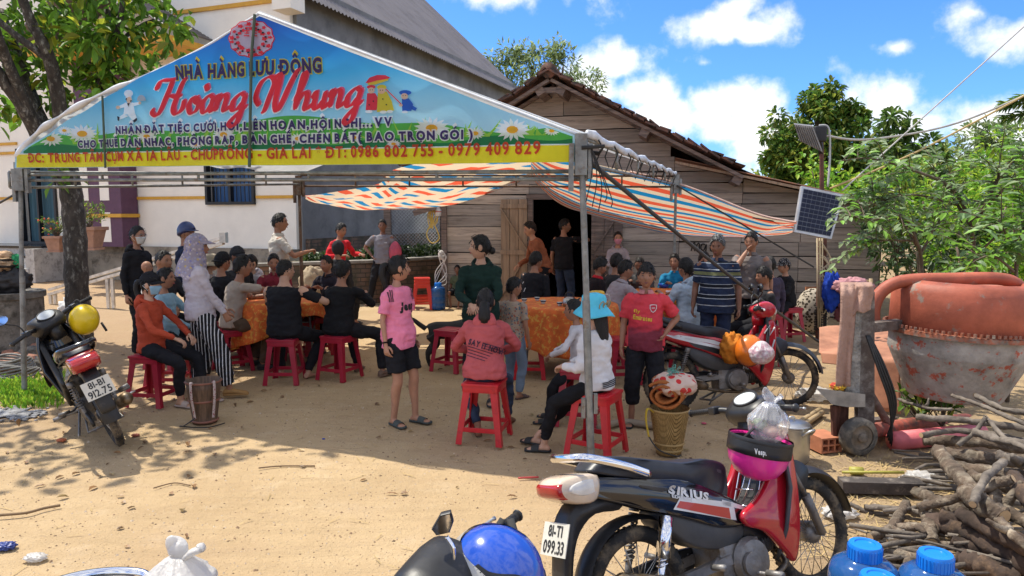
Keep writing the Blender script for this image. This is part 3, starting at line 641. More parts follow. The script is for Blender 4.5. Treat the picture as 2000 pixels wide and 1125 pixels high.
 def pm(nm, c): return mat('print '+nm, c, .4, var=.05, bump=0, trl=.55)
 C = dict(y=pm('yellow', (.93, .76, .02)), g=pm('grass green', (.10, .46, .07)), lg=pm('light green', (.36, .68, .07)), dg=pm('deep green', (.015, .24, .08)), w=pm('white', (.85, .86, .88)), red=pm('red', (.80, .035, .06)), pur=pm('violet', (.055, .03, .16)), brn=pm('brick red', (.55, .06, .02)), pink=pm('rose', (.75, .12, .22)), blk=pm('black', (.02, .02, .03)), skin=pm('peach', (.80, .52, .36)), blue=pm('royal blue', (.02, .12, .52)), gold=pm('gold', (.72, .55, .04)), or_=pm('orange yellow', (.8, .42, .02)), lav=pm('lavender', (.62, .64, .82)), gry=pm('silver', (.45, .48, .52)))
 def strip(u0, u1, v0a, v0b, v1a, v1b, off, n=60):
  s = MB(); s.grid(lambda i, j: BP(lerp(u0, u1, i), lerp(lerp(v0a, v0b, i), lerp(v1a, v1b, i), j), off), n, 3); return s
 rnd = random.Random(5)
 s = MB()
 def mf(i, j):
  u = lerp(66, 1124, i); e_ = edge(u)+4; hi = 252-12*i+14*math.sin(i*9)+6*math.sin(i*23); hi = max(hi, e_); lo = 301-19*i; return BP(u, lerp(lo, min(hi, lo-1), j), .002)
 s.grid(mf, 90, 3); child(s, 'meadow_print', C['g'])
 s = MB()
 def mf(i, j):
  u = lerp(58, 1124, i); e_ = edge(u)+5; lo = 301-19*i; hi = max(lo-12-6*math.sin(i*31), e_); return BP(u, lerp(lo, min(hi, lo-1), j), .003)
 s.grid(mf, 90, 2); child(s, 'meadow_print', C['dg'])
 s = MB()
 for k in range(60):
  u = rnd.uniform(150, 1080); b0 = 285-19*(u/1100); l = rnd.uniform(14, 42); sw = rnd.uniform(-30, 30)
  v1 = max(b0-l, edge(u+sw)+8)
  if v1 < b0-6: s.poly([BP(u-4, b0, .004), BP(u+4, b0, .004), BP(u+sw*.6+2, (b0+v1)/2, .004), BP(u+sw, v1, .004), BP(u+sw*.55-2, (b0+v1)/2, .004)])
 child(s, 'grass_print', C['lg'])
 for u, v, R in ((108, 272, 24), (168, 262, 30), (135, 256, 14), (300, 268, 20), (452, 265, 24), (590, 272, 18), (700, 270, 16), (850, 252, 36), (935, 262, 20), (1010, 256, 36), (1085, 258, 16), (395, 284, 14), (775, 282, 14)):
  n = 15; w = MB(); ce = MB()
  for k in range(n):
   a = 2*math.pi*k/n; ca, sa = math.cos(a), math.sin(a)*.62; 
   P = [(u+ca*R*.2-sa*R*.1, v+sa*R*.2+ca*R*.07), (u+ca*R*.65-sa*R*.17, v+sa*R*.65+ca*R*.10), (u+ca*R, v+sa*R), (u+ca*R*.65+sa*R*.17, v+sa*R*.65-ca*R*.10), (u+ca*R*.2+sa*R*.1, v+sa*R*.2-ca*R*.07)]
   if all(q[1] > edge(q[0])+3 and q[1] < 300 for q in P): w.poly([BP(*q, .006+.0002*k) for q in P])
  ce.poly([BP(u+R*.32*math.cos(i*.6283), v+R*.2*math.sin(i*.6283), .0105) for i in range(10)])
  child(w, 'daisy_print', C['w']); child(ce, 'daisy_centre', C['or_'])
 s = strip(44, 1127, 302, 284, 328, 318, .004); child(s, 'yellow_strip', C['y'])
 s = strip(44, 1127, 301, 283, 303, 285, .0055); child(s, 'white_line', C['w'])
 def line(s_, u0, v0, u1, v1, cap, mm, bold, out=None, oc=None, sp_=.04):
  o = planehit(u0, v0, TL, BN); e = planehit(u1, v1, TL, BN); h = (planehit(u0, v0-cap, TL, BN)-o).length; xd = (e-o).normalized(); W_ = (e-o).length
  yd = V((0, 0, 1)); 
  for bb, of, cc in (((out, .011, oc),) if out else ())+((bold, .014, mm),):
   k = text_flat(s_, o, xd, yd, W_, h, bb, sp_+ (bold-bb)); k.v = [tuple(V(p)+BN*(of+.05+wob(V(p)))) for p in k.v]; child(k, 'lettering', cc)
 line('NHÀ HÀNG LƯU ĐỘNG', 358, 158, 637, 142, 24, C['pur'], .05, .105, C['gold'], .06)
 line('NHẬN ĐẶT TIỆC CƯỚI,HỎI,LIÊN HOAN,HỘI NGHỊ...VV', 240, 263, 775, 247, 13.5, C['pur'], .05, .15, C['w'], .08)
 line('CHO THUÊ DÀN NHẠC, PHÔNG RẠP, BÀN GHẾ, CHÉN BÁT( BAO TRỌN GÓI )', 160, 289, 932, 272, 13, C['pur'], .05, .15, C['w'], .08)
 line('ĐC: TRUNG TÂM CỤM XÃ IA LÂU - CHƯPRÔNG - GIA LAI * ĐT: 0986 802 755 - 0979 409 829', 70, 318, 1066, 302, 17, C['brn'], .03, None, None, .06)
 def cu(P, n=7): return [V((p.x, p.y, 0)) for p in cr([(a, b, 0) for a, b in P], n)]
 LT = {'o': (1.0, [[(.55, .95), (.25, .9), (.06, .45), (.25, .02), (.6, .1), (.8, .55), (.6, .95), (.5, .75), (.75, .6), (1.1, .75)]]),
          'a': (1.05, [[(.8, .9), (.5, 1.0), (.12, .6), (.15, .08), (.45, .02), (.78, .5)], [(.88, 1.0), (.78, .3), (.85, .02), (1.12, .3)]]),
          'n': (1.12, [[(-.05, .6), (.12, .98), (.16, .8), (.1, 0)], [(.12, .45), (.4, .95), (.65, .95), (.72, .7), (.68, .15), (.82, .02), (1.12, .32)]]),
          'g': (1.05, [[(.8, .9), (.5, 1.0), (.12, .6), (.15, .08), (.45, .05), (.78, .5)], [(.88, 1.0), (.78, .2), (.68, -.65), (.4, -1.0), (.15, -.8), (.4, -.4), (1.12, .3)]]),
          'h': (1.12, [[(-.05, .5), (.35, 1.6), (.42, 2.1), (.28, 2.1), (.18, 1.5), (.06, 0)], [(.1, .45), (.4, .95), (.65, .95), (.72, .7), (.68, .15), (.82, .02), (1.12, .32)]]),
          'u': (1.12, [[(-.05, .6), (.12, .98), (.14, .7), (.12, .2), (.35, .02), (.7, .5)], [(.82, 1.0), (.74, .3), (.82, .02), (1.12, .32)]]),
          'H': (2.05, [[(-.35, 1.55), (-.1, 2.1), (.5, 2.15), (.95, 2.2)], [(.75, 2.2), (.5, 1.3), (.2, .3), (-.1, -.05), (-.45, .15), (-.3, .4)], [(1.75, 2.25), (1.45, 1.9), (1.15, 1.0), (1.05, .3), (1.3, 0), (1.65, .3), (1.75, .9)], [(.25, .95), (.7, 1.15), (1.2, 1.05), (1.5, 1.2)]]),
          'N': (2.2, [[(-.1, .35), (-.45, .9), (-.2, 1.75), (.35, 2.05), (.7, 1.7), (.5, .8), (.3, .1), (.1, -.1)], [(.62, 1.95), (.95, 2.2), (1.0, 1.6), (.95, .5), (1.15, .0), (1.4, .5), (1.7, 1.6), (2.0, 2.3), (2.2, 2.35)]])}
 def script(word, u0, v0, u1, v1, xh, marks=()):
  o = planehit(u0, v0, TL, BN); e = planehit(u1, v1, TL, BN); wd_ = sum(LT[c][0] for c in word); k = (e-o).length/wd_; ky = (planehit(u0, v0-xh, TL, BN)-o).length; xd = (e-o).normalized()
  for ww, of, mm in ((.16, .012, C['w']), (.03, .0135, C['pink']), (0, .016, C['red'])):
   mb = MB(); x = 0; dx = .09 if mm is C['pink'] else 0
   strokes = []
   for ch in word:
    for st in LT[ch][1]: strokes.append([(p[0]+x, p[1]) for p in st])
    x += LT[ch][0]
   strokes += marks
   for st in strokes:
    P = cu(st); rows = []
    for i, p in enumerate(P):
     d = (P[min(i+1, len(P)-1)]-P[max(i-1, 0)]).normalized(); nb = V((math.cos(.35), math.sin(.35), 0)); th = .10+.24*abs(d.x*nb.y-d.y*nb.x)+ww; n_ = V((-d.y, d.x, 0)); tp = 1 if ww > .1 else min(1, .35+min(i, len(P)-1-i)*.35)
     rows.append((p+n_*th/2*tp, p-n_*th/2*tp))
    vs = []
    for a, b_ in rows:
     for q in (a, b_):
      W3 = o+xd*((q.x+q.y*.22+dx)*k)+V((0, 0, (q.y+dx*.6)*ky)); vs.append(W3+BN*(of+.05+wob(W3)))
    mb.add(vs, [(2*i, 2*i+1, 2*i+3, 2*i+2) for i in range(len(rows)-1)])
   child(mb, 'lettering', mm)
 script('Hoang', 325, 227, 492, 217, 30, [[(3.2, 1.75), (3.42, 1.3)]])
 script('Nhung', 520, 221, 712, 208, 32)
 def blob(u, v, ru, rv, off, n=16, wav=0, k=8, rot=0): return [BP(u+ru*(1+wav*math.cos(k*a))*math.cos(a)*math.cos(rot)-rv*math.sin(a)*math.sin(rot), v+ru*math.cos(a)*math.sin(rot)+rv*(1+wav*math.cos(k*a))*math.sin(a)*math.cos(rot), off) for a in [2*math.pi*i/n for i in range(n)]]
 s = MB(); s.poly(blob(499, 78, 44, 37, .004, 48, .035, 12)); child(s, 'emblem_print', C['red'])
 s = MB(); s.poly(blob(499, 78, 42, 35, .006, 48, .035, 12)); child(s, 'emblem_print', C['lav'])
 s = MB()
 for k in range(30):
  a = k*2*math.pi/15+rnd.uniform(-.15, .15); rr = (.62, .88)[k % 2]; s.poly(blob(499+42*rr*math.cos(a), 80+35*rr*math.sin(a), rnd.uniform(3, 5.5), rnd.uniform(2.5, 4.5), .008+.0001*k, 10, .2, 5))
 child(s, 'emblem_print', C['red'])
 s = MB()
 for k in range(16): a = k*2*math.pi/16+.1; s.poly(blob(499+30*math.cos(a), 82+24*math.sin(a), 2.5, 2, .013, 6))
 child(s, 'emblem_print', C['blk'])
 s = MB()
 for ox in (486, 501):
  for v0, w_, h_ in ((52, 11, 2), (57, 8, 2), (63, 11, 2), (68, 9, 2), (73, 11, 2), (60, 2, 6), (66, 2, 6), (49, 2, 6)):
   s.poly([BP(ox+6-w_/2, v0-h_/2, .015), BP(ox+6+w_/2, v0-h_/2, .015), BP(ox+6+w_/2, v0+h_/2, .015), BP(ox+6-w_/2, v0+h_/2, .015)])
 child(s, 'emblem_print', C['red'])
 def art(nm, mm, polys, off):
  s = MB()
  for i, P in enumerate(polys): s.poly([BP(u, v, off+.0003*i) for u, v in P])
  child(s, nm, C[mm])
 def el(u, v, a, b_, n=14): return [(u+a*math.cos(i*2*math.pi/n), v+b_*math.sin(i*2*math.pi/n)) for i in range(n)]
 art('cook_print', 'w', [el(266, 185, 10, 7), [(259, 186), (273, 187), (272, 196), (260, 195)], [(258, 203), (276, 203), (279, 225), (256, 226)], [(258, 204), (247, 209), (249, 214), (260, 211)], [(274, 204), (290, 202), (290, 207), (276, 210)], [(256, 225), (247, 231), (249, 236), (266, 229)], [(264, 226), (279, 223), (284, 236), (277, 240)]], .012)
 art('cook_print', 'skin', [el(268, 198, 6, 6), el(245, 212, 4, 3.5), el(291, 204, 3, 3)], .016)
 art('cook_print', 'blk', [[(262, 194), (264, 194), (263, 199), (261, 198)], [(270, 199), (275, 199), (272, 202)], [(264, 204), (270, 204), (267, 211)], [(245, 229), (250, 231), (249, 239), (246, 237)], [(276, 238), (284, 232), (285, 237), (279, 242)]], .019)
 art('cook_print', 'gry', [[(286, 199)]+[(295+9*math.cos(math.pi+i*math.pi/8), 198+9*math.sin(math.pi+i*math.pi/8)) for i in range(9)]+[(304, 200), (286, 201)]], .018)
 art('pair_print', 'red', [[(720, 164), (728, 154), (745, 149), (762, 150), (772, 155), (760, 160), (740, 165)], el(732, 172, 9, 4), [(724, 184), (740, 184), (748, 196), (743, 217), (722, 217)]], .012)
 art('pair_print', 'gold', [el(754, 173, 10, 5), [(746, 183), (764, 181), (774, 200), (778, 218), (744, 221)], [(724, 165), (745, 160), (768, 157), (768, 160), (740, 168), (726, 168)]], .0145)
 art('pair_print', 'skin', [el(733, 179, 7, 6), el(754, 180, 8, 6)], .018)
 art('pair_print', 'blue', [el(801, 184, 12, 5), [(794, 196), (808, 195), (816, 206), (812, 219), (794, 220)], [(811, 206), (823, 214), (820, 219), (808, 214)]], .012)
 art('pair_print', 'skin', [el(800, 191, 7, 6), el(792, 208, 4, 3)], .0165)
 art('pair_print', 'w', [el(729, 220, 7, 3), el(757, 221, 7, 3), el(770, 220, 6, 3), el(800, 221, 6, 2.5)], .0175)
 art('pair_print', 'blk', [el(731, 178, .9, 1.1, 6), el(736, 178, .9, 1.1, 6), el(752, 179, .9, 1.1, 6), el(757, 179, .9, 1.1, 6), el(798, 190, .9, 1, 6), el(803, 190, .9, 1, 6), el(738, 200, 1.5, 1.5, 6), el(730, 207, 1.5, 1.5, 6), el(757, 196, 1.5, 1.5, 6), el(764, 207, 1.5, 1.5, 6)], .02)
 art('pair_print', 'red', [[(762, 177), (764, 176), (794, 205), (793, 207)]], .021)
 s = MB(); s.tube([BP(508, 32, .03), BP(507, 120, .035), BP(505, 328, .03)], .012, 6); s.tube([BP(216, 190, .03), BP(220, 329, .03)], .010, 6); child(s, 'cord', mat('green cord', (.06, .085, .06), .8))
tent()
# ================================================================== STRIPED TARP
def tarp():
 m = bpy.data.materials.new('striped tarpaulin'); m.use_nodes = True; nt = m.node_tree; N = nt.nodes; L = nt.links; b = N['Principled BSDF']; b.inputs['Roughness'].default_value = .45
 uv = N.new('ShaderNodeUVMap'); sp = N.new('ShaderNodeSeparateXYZ'); L.new(uv.outputs[0], sp.inputs[0])
 nz = N.new('ShaderNodeTexNoise'); nz.inputs['Scale'].default_value = 4; L.new(uv.outputs[0], nz.inputs['Vector'])
 k = N.new('ShaderNodeMath'); k.operation = 'MULTIPLY_ADD'; k.inputs[1].default_value = .12; L.new(nz.outputs[0], k.inputs[0]); L.new(sp.outputs[1], k.inputs[2])
 fr = N.new('ShaderNodeMath'); fr.operation = 'FRACT'; L.new(k.outputs[0], fr.inputs[0])
 r = N.new('ShaderNodeValToRGB'); r.color_ramp.interpolation = 'CONSTANT'; e = r.color_ramp.elements
 cream = (.74, .60, .42, 1); red = (.74, .11, .05, 1); blue = (.01, .22, .46, 1)
 e[0].color = red; e[1].position = .26; e[1].color = cream; e.new(.5).color = blue; e.new(.74).color = cream
 L.new(fr.outputs[0], r.inputs[0])
 fx = N.new('ShaderNodeMath'); fx.operation = 'FRACT'; L.new(sp.outputs[0], fx.inputs[0]); gt = N.new('ShaderNodeMath'); gt.operation = 'GREATER_THAN'; gt.inputs[1].default_value = .62; L.new(fx.outputs[0], gt.inputs[0])
 mx = N.new('ShaderNodeMix'); mx.data_type = 'RGBA'; L.new(gt.outputs[0], mx.inputs[0]); L.new(r.outputs[0], mx.inputs[6]); mx.inputs[7].default_value = cream
 L.new(mx.outputs[2], b.inputs['Base Color']); t2 = N.new('ShaderNodeBsdfTranslucent'); L.new(mx.outputs[2], t2.inputs[0]); ms = N.new('ShaderNodeMixShader'); ms.inputs[0].default_value = .45; L.new(b.outputs[0], ms.inputs[1]); L.new(t2.outputs[0], ms.inputs[2]); L.new(ms.outputs[0], N['Material Output'].inputs[0])
 t = thing('striped_tarp', 'sagging red, blue and cream striped tarpaulin stretched between tent and shed', 'tarpaulin', (1.5, 10.8, 0))
 def C_(P, n): return cr(P, n)
 farL = C_([at(597, 388, 9.85), at(660, 403, 10.3), at(740, 409, 10.8), at(870, 402, 11.6), at(950, 378, 12.0), at(1037, 346, 12.3)], 8)
 nearL = C_([at(597, 384, 9.8), at(670, 374, 9.85), at(740, 358, 9.9), at(770, 330, 10.0), at(870, 312, 10.1), at(1037, 296, 10.2)], 8)
 farR = C_([at(1037, 346, 12.3), at(1090, 395, 12.1), at(1155, 419, 11.9), at(1300, 455, 11.3), at(1440, 463, 10.6), at(1500, 461, 10.1), at(1552, 452, 9.7)], 8)
 nearR = C_([at(1037, 296, 10.2), at(1090, 305, 10.1), at(1150, 318, 10.1), at(1322, 358, 9.9), at(1470, 415, 9.5), at(1530, 430, 9.3), at(1556, 434, 9.2)], 8)
 for Fa, Ne, left in ((farL, nearL, 1), (farR, nearR, 0)):
  g = MB(); n = len(Fa)-1; mv = 14
  g.v = []; uvs = []
  for j in range(mv+1):
   for i in range(n+1):
    p = Ne[i].lerp(Fa[i], j/mv); a = i/n; b_ = j/mv
    p.z += -.10*math.sin(b_*math.pi)*math.sin(a*math.pi)+.025*math.sin(a*21+b_*5)*math.sin(b_*math.pi)+(.02*math.sin(b_*26+a*3)*max(0, a-.6)*2 if not left else .012*math.sin(b_*17+a*9))
    g.v.append(tuple(p)); s = (Fa[i]-Fa[0]).length
    uvs.append((b_*4.4+.2, s*1.6-b_*2.4+.2) if left else (.2, (b_+.35*b_*b_)*4.6+a*.7+.1))
  w = n+1; g.f = [(j*w+i, j*w+i+1, (j+1)*w+i+1, (j+1)*w+i) for j in range(mv) for i in range(n)]; g.m = [0]*len(g.f); g.uv = uvs
  g.build('tarp_panel', m, t, world=True)
 h = MB(); h.tube(farL+farR[1:], .008, 6); h.tube(nearR[20:], .016, 6); h.build('hem', mat('tarp hem', (.72, .5, .42), .6, trl=.3), t, world=True)
tarp()
# ================================================================== PEOPLE
def rot_about(v, ax, a): return M4.Rotation(a, 3, V(ax)) @ V(v)
def skin_mat(nm, c): return mat('skin '+nm, c, .5, var=.08, sc_=9, bump=.05, bs=60, spec=.4)
SK = dict(a=skin_mat('tan', (.42, .215, .135)), b=skin_mat('brown', (.32, .155, .093)), c=skin_mat('light', (.50, .285, .19)), d=skin_mat('deep', (.21, .098, .06)))
hair_m = mat('black hair', (.012, .0105, .010), .55, var=.3, sc_=30, stretch=(1, 1, .25), bump=.9, bs=90, dist=.008, spec=.35)
hair_g = mat('greying hair', (.03, .03, .03), .5, var=.3, sc_=60, bump=.5, bs=120, dist=.004, col2=(.25, .25, .25), c2=.56)
eye_w = mat('eye white', (.30, .27, .25), .3, bump=0); eye_d = mat('dark iris', (.008, .006, .005), .2, bump=0); lip_m = mat('lips', (.22, .07, .06), .5, bump=0)
lip_f = mat('rosy lips', (.34, .075, .075), .45, bump=0)
def cloth(nm, c, **k): return mat('cloth '+nm, c, **{**dict(rough=.85, var=.10, sc_=5, bump=.85, bs=12, dist=.02, spec=.22), **k})
def mesh_from(mb): me = bpy.data.meshes.new('tmp'); me.from_pydata(mb.v, [], mb.f); me.update(); return me
def remesh(mb, vox, smooth=4, fac=.5):
 me = mesh_from(mb); o = bpy.data.objects.new('tmp', me); COL.objects.link(o)
 md = o.modifiers.new('r', 'REMESH'); md.mode = 'VOXEL'; md.voxel_size = vox; md.use_smooth_shade = True
 if smooth: sm = o.modifiers.new('s', 'SMOOTH'); sm.iterations = smooth; sm.factor = fac
 dg = bpy.context.evaluated_depsgraph_get(); m2 = bpy.data.meshes.new_from_object(o.evaluated_get(dg))
 r = MB(); r.v = [tuple(v.co) for v in m2.vertices]; r.f = [tuple(p.vertices) for p in m2.polygons]; r.m = [0]*len(r.f)
 bpy.data.objects.remove(o); bpy.data.meshes.remove(me); bpy.data.meshes.remove(m2); return r
def wrinkle(mb, amp, sc, seed=0, sq=(1, 1, 1)):
 me = mesh_from(mb); ns = [v.normal.copy() for v in me.vertices]; bpy.data.meshes.remove(me); out = []
 for p, n in zip(mb.v, ns):
  q = V((p[0]*sc*sq[0]+seed, p[1]*sc*sq[1], p[2]*sc*sq[2])); a = NZ.noise(q)+.5*NZ.noise(q*2.3)
  out.append(tuple(V(p)+n*(amp*a)))
 mb.v = out; return mb
def g2(x, s): return math.exp(-(x/s)**2)
def head_pt(d, sex='m', grow=0, feat=1):
 x, y, z = d; a, b, c = .0745, .096, .116
 if z < -.05: k = min(1, (-z-.05)/.95); a *= 1-.30*k**1.3; 
 if z < -.2 and y < 0: b *= 1-.25*min(1, (-z-.2)/.5)
 if z < -.3 and y > 0: b *= 1+.05*min(1, (-z-.3)/.5)
 if z > .2 and y < 0: b *= 1.05
 p = V((x*a, y*b, z*c))
 if feat and y > 0:
  t = max(0, min(1, (.10-z)/.34))
  p.y += .024*g2(x, .13)*(t*(1 if z > -.24 else math.exp(-((z+.24)/.06)**2)))           # nose
  p.y -= .0075*(g2(x-.40, .2)+g2(x+.40, .2))*g2(z-.06, .10)                              # sockets
  p.y += .004*(g2(x-.38, .25)+g2(x+.38, .25))*g2(z-.2, .06)                               # brow
  p.y += .007*g2(x, .24)*g2(z+.47, .10)-.004*g2(x, .3)*g2(z+.60, .05)                        # lips, chin crease
  p.y += .008*g2(x, .25)*g2(z+.80, .14)                                                   # chin
  p.x += .003*(g2(x-.6, .2)-g2(x+.6, .2))*g2(z+.15, .15)
 return p*(1+grow)
def sphere_dirs(n=44, m=34):
 vs = []; fs = []
 for i in range(m+1):
  t = math.pi*i/m
  for j in range(n): q = 2*math.pi*j/n; vs.append((math.sin(t)*math.sin(q), math.sin(t)*math.cos(q), math.cos(t)))
 for i in range(m):
  for j in range(n): fs.append((i*n+j, i*n+(j+1) % n, (i+1)*n+(j+1) % n, (i+1)*n+j))
 return vs, [f[::-1] for f in fs]
SD = sphere_dirs(); 
HEADS = {}
def interp(tab, x):
 for (a, va), (b, vb) in zip(tab, tab[1:]):
  if x <= b: return lerp(va, vb, (x-a)/(b-a))
 return tab[-1][1]
HL = {'short': [(0, .60), (.5, .58), (.9, .36), (1.25, .0), (1.5, -.08), (1.8, .0), (2.2, -.42), (3.15, -.62)],
      'fringe': [(0, .33), (.7, .34), (.95, .16), (1.25, -.12), (1.6, -.2), (2.0, -.3), (3.15, -.66)],
      'side': [(0, .60), (.55, .45), (.9, .12), (1.15, -.25), (1.4, -.45), (2.0, -.5), (3.15, -.75)],
      'full': [(0, .62), (.5, .5), (.85, .15), (1.1, -.5), (1.3, -.8), (2.0, -.9), (3.15, -.9)]}
def shell(tab, th, under=-.10, amp=.02, sc=9, seed=0, flat=0):
 """closed cap over the head; th(dir) is thickness as a share of the radius"""
 vs = []
 for d in SD[0]:
  az = math.atan2(abs(d[0]), d[1]); zb = interp(tab, az); zb += .05*NZ.noise((d[0]*7+seed, d[1]*7, d[2]*3)); k = max(0, min(1, (d[2]-zb)/.09)); k = k*k*(3-2*k)
  p = head_pt(d, feat=0); g = lerp(under, th(d)+amp*NZ.noise((d[0]*sc+seed, d[1]*sc, d[2]*sc))+amp*.5*NZ.noise((d[0]*sc*2.7+seed, d[1]*sc*2.7, d[2]*sc*1.2)), k); vs.append(p*(1+g))
 return vs, SD[1]
def hair_th(st):
 if st == 'buzz': return lambda d: .035+.03*max(0, d[2])
 if st == 'short': return lambda d: .06+.10*max(0, d[2])**1.2+.04*max(0, d[1])*max(0, d[2])
 if st == 'thick': return lambda d: .10+.14*max(0, d[2]+.2)
 return lambda d: .055+.07*max(0, d[2])+.03*max(0, -d[1])
FEAT = {}
def tuft(hb, tab, th, hX, st, seed):
 r = random.Random(seed); loose = st in ('short', 'fringe', 'thick', 'buzz')
 for k in range(170 if loose else 90):
  d = V((r.gauss(0, 1), r.gauss(0, 1), r.gauss(.3, 1))).normalized(); zb = interp(tab, math.atan2(abs(d.x), d.y))
  if d.z < zb-.02: continue
  p = head_pt(d, feat=0)*(1+th(d)*.9); dn = V((d.x*.3, d.y*(.6 if d.y > 0 else .3), -1)); dn = (dn-d*dn.dot(d)); dn = dn.normalized() if dn.length > .05 else V((0, 1, 0))
  if d.z > .6: dn = (dn+V((r.uniform(-.5, .5), .6, 0))).normalized()
  dn = (dn+V((r.uniform(-.35, .35), r.uniform(-.35, .35), 0))).normalized(); x = d.cross(dn).normalized(); l = r.uniform(.018, .038)*(1 if loose else 1.5)*(.5 if st == 'buzz' else 1); w = r.uniform(.004, .008)
  hb.add([p-x*w, p+x*w, p+dn*l*.6+d*.006+x*w*.7, p+dn*l+d*(.002 if not loose else .005), p+dn*l*.6+d*.006-x*w*.7], [(0, 1, 2, 3, 4)], X=hX)
def feature(nm, fn, mats):
 if nm not in FEAT:
  o = fn().build(nm, mats); FEAT[nm] = o.data; bpy.data.objects.remove(o)
 return FEAT[nm]
def eye_mb():
 m = MB(); m.ell((0, 0, 0), (.0130, .005, .0042), 12, 8, mi=0); m.ell((0, .0022, .0003), (.0062, .0040, .0046), 10, 8, mi=1); m.tube([(-.015, -.001, .001), (-.006, .004, .0052), (.006, .004, .0052), (.015, -.001, .001)], .0015, 5, mi=1); return m
def brow_mb(): m = MB(); m.tube([(-.017, -.003, -.002), (-.006, .001, .003), (.006, .001, .003), (.018, -.005, -.001)], [.002, .0036, .0034, .0012], 6); return m
def mouth_mb(): m = MB(); m.tube([(-.021, -.006, .0005), (-.010, .0, .0015), (0, .0015, .0), (.010, .0, .0015), (.021, -.006, .0005)], [.001, .004, .0045, .004, .001], 8); m.tube([(-.015, -.001, -.005), (0, .002, -.007), (.015, -.001, -.005)], [.001, .004, .001], 8); return m
def ik(a, t, l1, l2, hint):
 a = V(a); t = V(t); d = t-a; L_ = d.length; mx = (l1+l2)*.995
 if L_ > mx: d = d*(mx/L_); L_ = mx; t = a+d
 L_ = max(L_, abs(l1-l2)+.02); d.normalize(); h = V(hint); h = h-d*h.dot(d)
 if h.length < 1e-4: h = d.orthogonal()
 h.normalize(); ca = (l1*l1+L_*L_-l2*l2)/(2*l1*L_); ca = max(-1, min(1, ca)); return a+d*(l1*ca)+h*(l1*math.sqrt(1-ca*ca)), t
def limb_pts(pts, radii, n=6):
 P = cr(pts, n); R = []
 k = len(pts)-1
 for i in range(len(P)): f = i/n; j = min(int(f), k-1); R.append(lerp(radii[j], radii[j+1], f-j))
 return P, R
STD_SHOE = {}
def person(label, u, v, Y, face, pose='stand', H=None, seat=.46, sex='m', skin='b', hair='short', hair_mat=None, top=('grey', (.2, .2, .2)), sleeve='short', bottom=('black', (.015, .015, .018)), legs='long', lean=0, twist=0, side=0, hy=0, hp=0, armL=None, armR=None, elL=None, elR=None, footL=None, footR=None, feet=('sandal', (.03, .03, .03)), extras=(), vox=.011, w=1.0, hood=False, collar=False, hem=0, group=None, name='person', ground=None, baggy=0, headw=1.0, child=False, zoff=0, topkw={}, botkw={}, curl=.6, hands=None, detail=True, seedv=0, lefthint=None):
 """u, v: pixel of the top of the head; Y depth; face: 0 away, 90 right, 180 towards the camera"""
 ht = at(u, v, Y); x, y = ht.x, ht.y; zt = ht.z-zoff
 if H is None:
  H = zt if pose == 'stand' else (zt-seat)/.535
  if pose == 'sit': H /= (1-.15*(1-math.cos(R_(abs(lean)))))
 H = max(.55, min(1.86, H)); s = H/1.70; hs = 1.03*(s**.72 if H < 1.4 else s**.9)
 t = thing(name, label, 'person', (x, y, zoff), R_(-face), group)
 pz = .93*s if pose == 'stand' else seat+.085*s
 P = V((0, 0, pz)); la = R_(lean); sa = R_(side)
 up = V((math.sin(sa), math.sin(la)*math.cos(sa), math.cos(la)*math.cos(sa))).normalized(); fw = V((0, math.cos(la), -math.sin(la)))
 tw = R_(twist); rt = M4.Rotation(-tw, 3, up) @ V((1, 0, 0)); fwd = up.cross(rt)*1; fwd = V(fwd)
 if fwd.y < 0 and abs(tw) < 1.5: fwd = -fwd
 Nk = P+up*(.515*s); upn = (up+V((0, 0, .8))).normalized(); Hc = Nk+upn*(.040*s)+fwd*(.018*s)+V((0, 0, .105*hs))
 dx = Hc.x; dy = Hc.y
 t.location = V((x, y, zoff))-M4.Rotation(R_(-face), 3, 'Z') @ V((dx, dy, 0))
 cw = w*(1.0 if sex == 'm' else .92)*(.97 if H < 1.4 else 1)
 shz = -.078*s; shw = (.178 if sex == 'm' else .158)*s*cw
 S = {1: Nk+up*shz+rt*shw, -1: Nk+up*shz-rt*shw}; ua, fa, hl = .285*s, .25*s, .175*s
 hipw = .088*s; thl, shl = .43*s, .42*s
 def armpose(sd, a, el):
  sh = S[sd]
  if a is None or a == 'down': tg = sh+V((sd*.075*s, .03*s, -(ua+fa)*.975)); hint = V((sd*.4, -1, 0))
  elif a == 'lap': tg = P+V((sd*.09*s, .30*s, .13*s)); hint = V((sd*.8, -.6, -.6))
  elif a == 'knee': tg = P+V((sd*.13*s, .36*s, .11*s)); hint = V((sd*1, -.3, -.3))
  elif a == 'table': tg = V((sd*.13*s, .40*s, .80)); hint = V((sd*.7, -.5, -1.1))
  elif a == 'hip': tg = P+V((sd*.20*s, .03*s, .06*s)); hint = V((sd*1, -.55, .1))
  elif a == 'chin': tg = Hc+V((sd*.03, .11*s, -.13*s)); hint = V((sd*.8, .1, -1))
  elif a == 'clasp': tg = P+V((sd*.04*s, .33*s, .12*s)); hint = V((sd*1, -.3, -.5))
  else: tg = V(a); hint = V((sd*.7, -.6, -.5))
  if el is not None: hint = V(el)
  e, w_ = ik(sh, tg, ua, fa, hint); return sh, e, w_
 A = {1: armpose(1, armR, elR), -1: armpose(-1, armL, elL)}
 def legpose(sd, f):
  hp_ = P+V((sd*hipw, 0, -.02*s)); az = .075*s
  if pose == 'stand':
   tg = V((sd*.10*s, 0, az)) if f is None else V((f[0], f[1], az)); hint = V((sd*.15, 1, 0))
  else:
   tg = V((sd*.12*s, .40*s, az)) if f is None else V((f[0], f[1], az if len(f) < 3 else f[2])); hint = V((sd*.25, .4, 1))
   hp_.z = seat+.075*s
  k, an = ik(hp_, tg, thl, shl, hint); return hp_, k, an
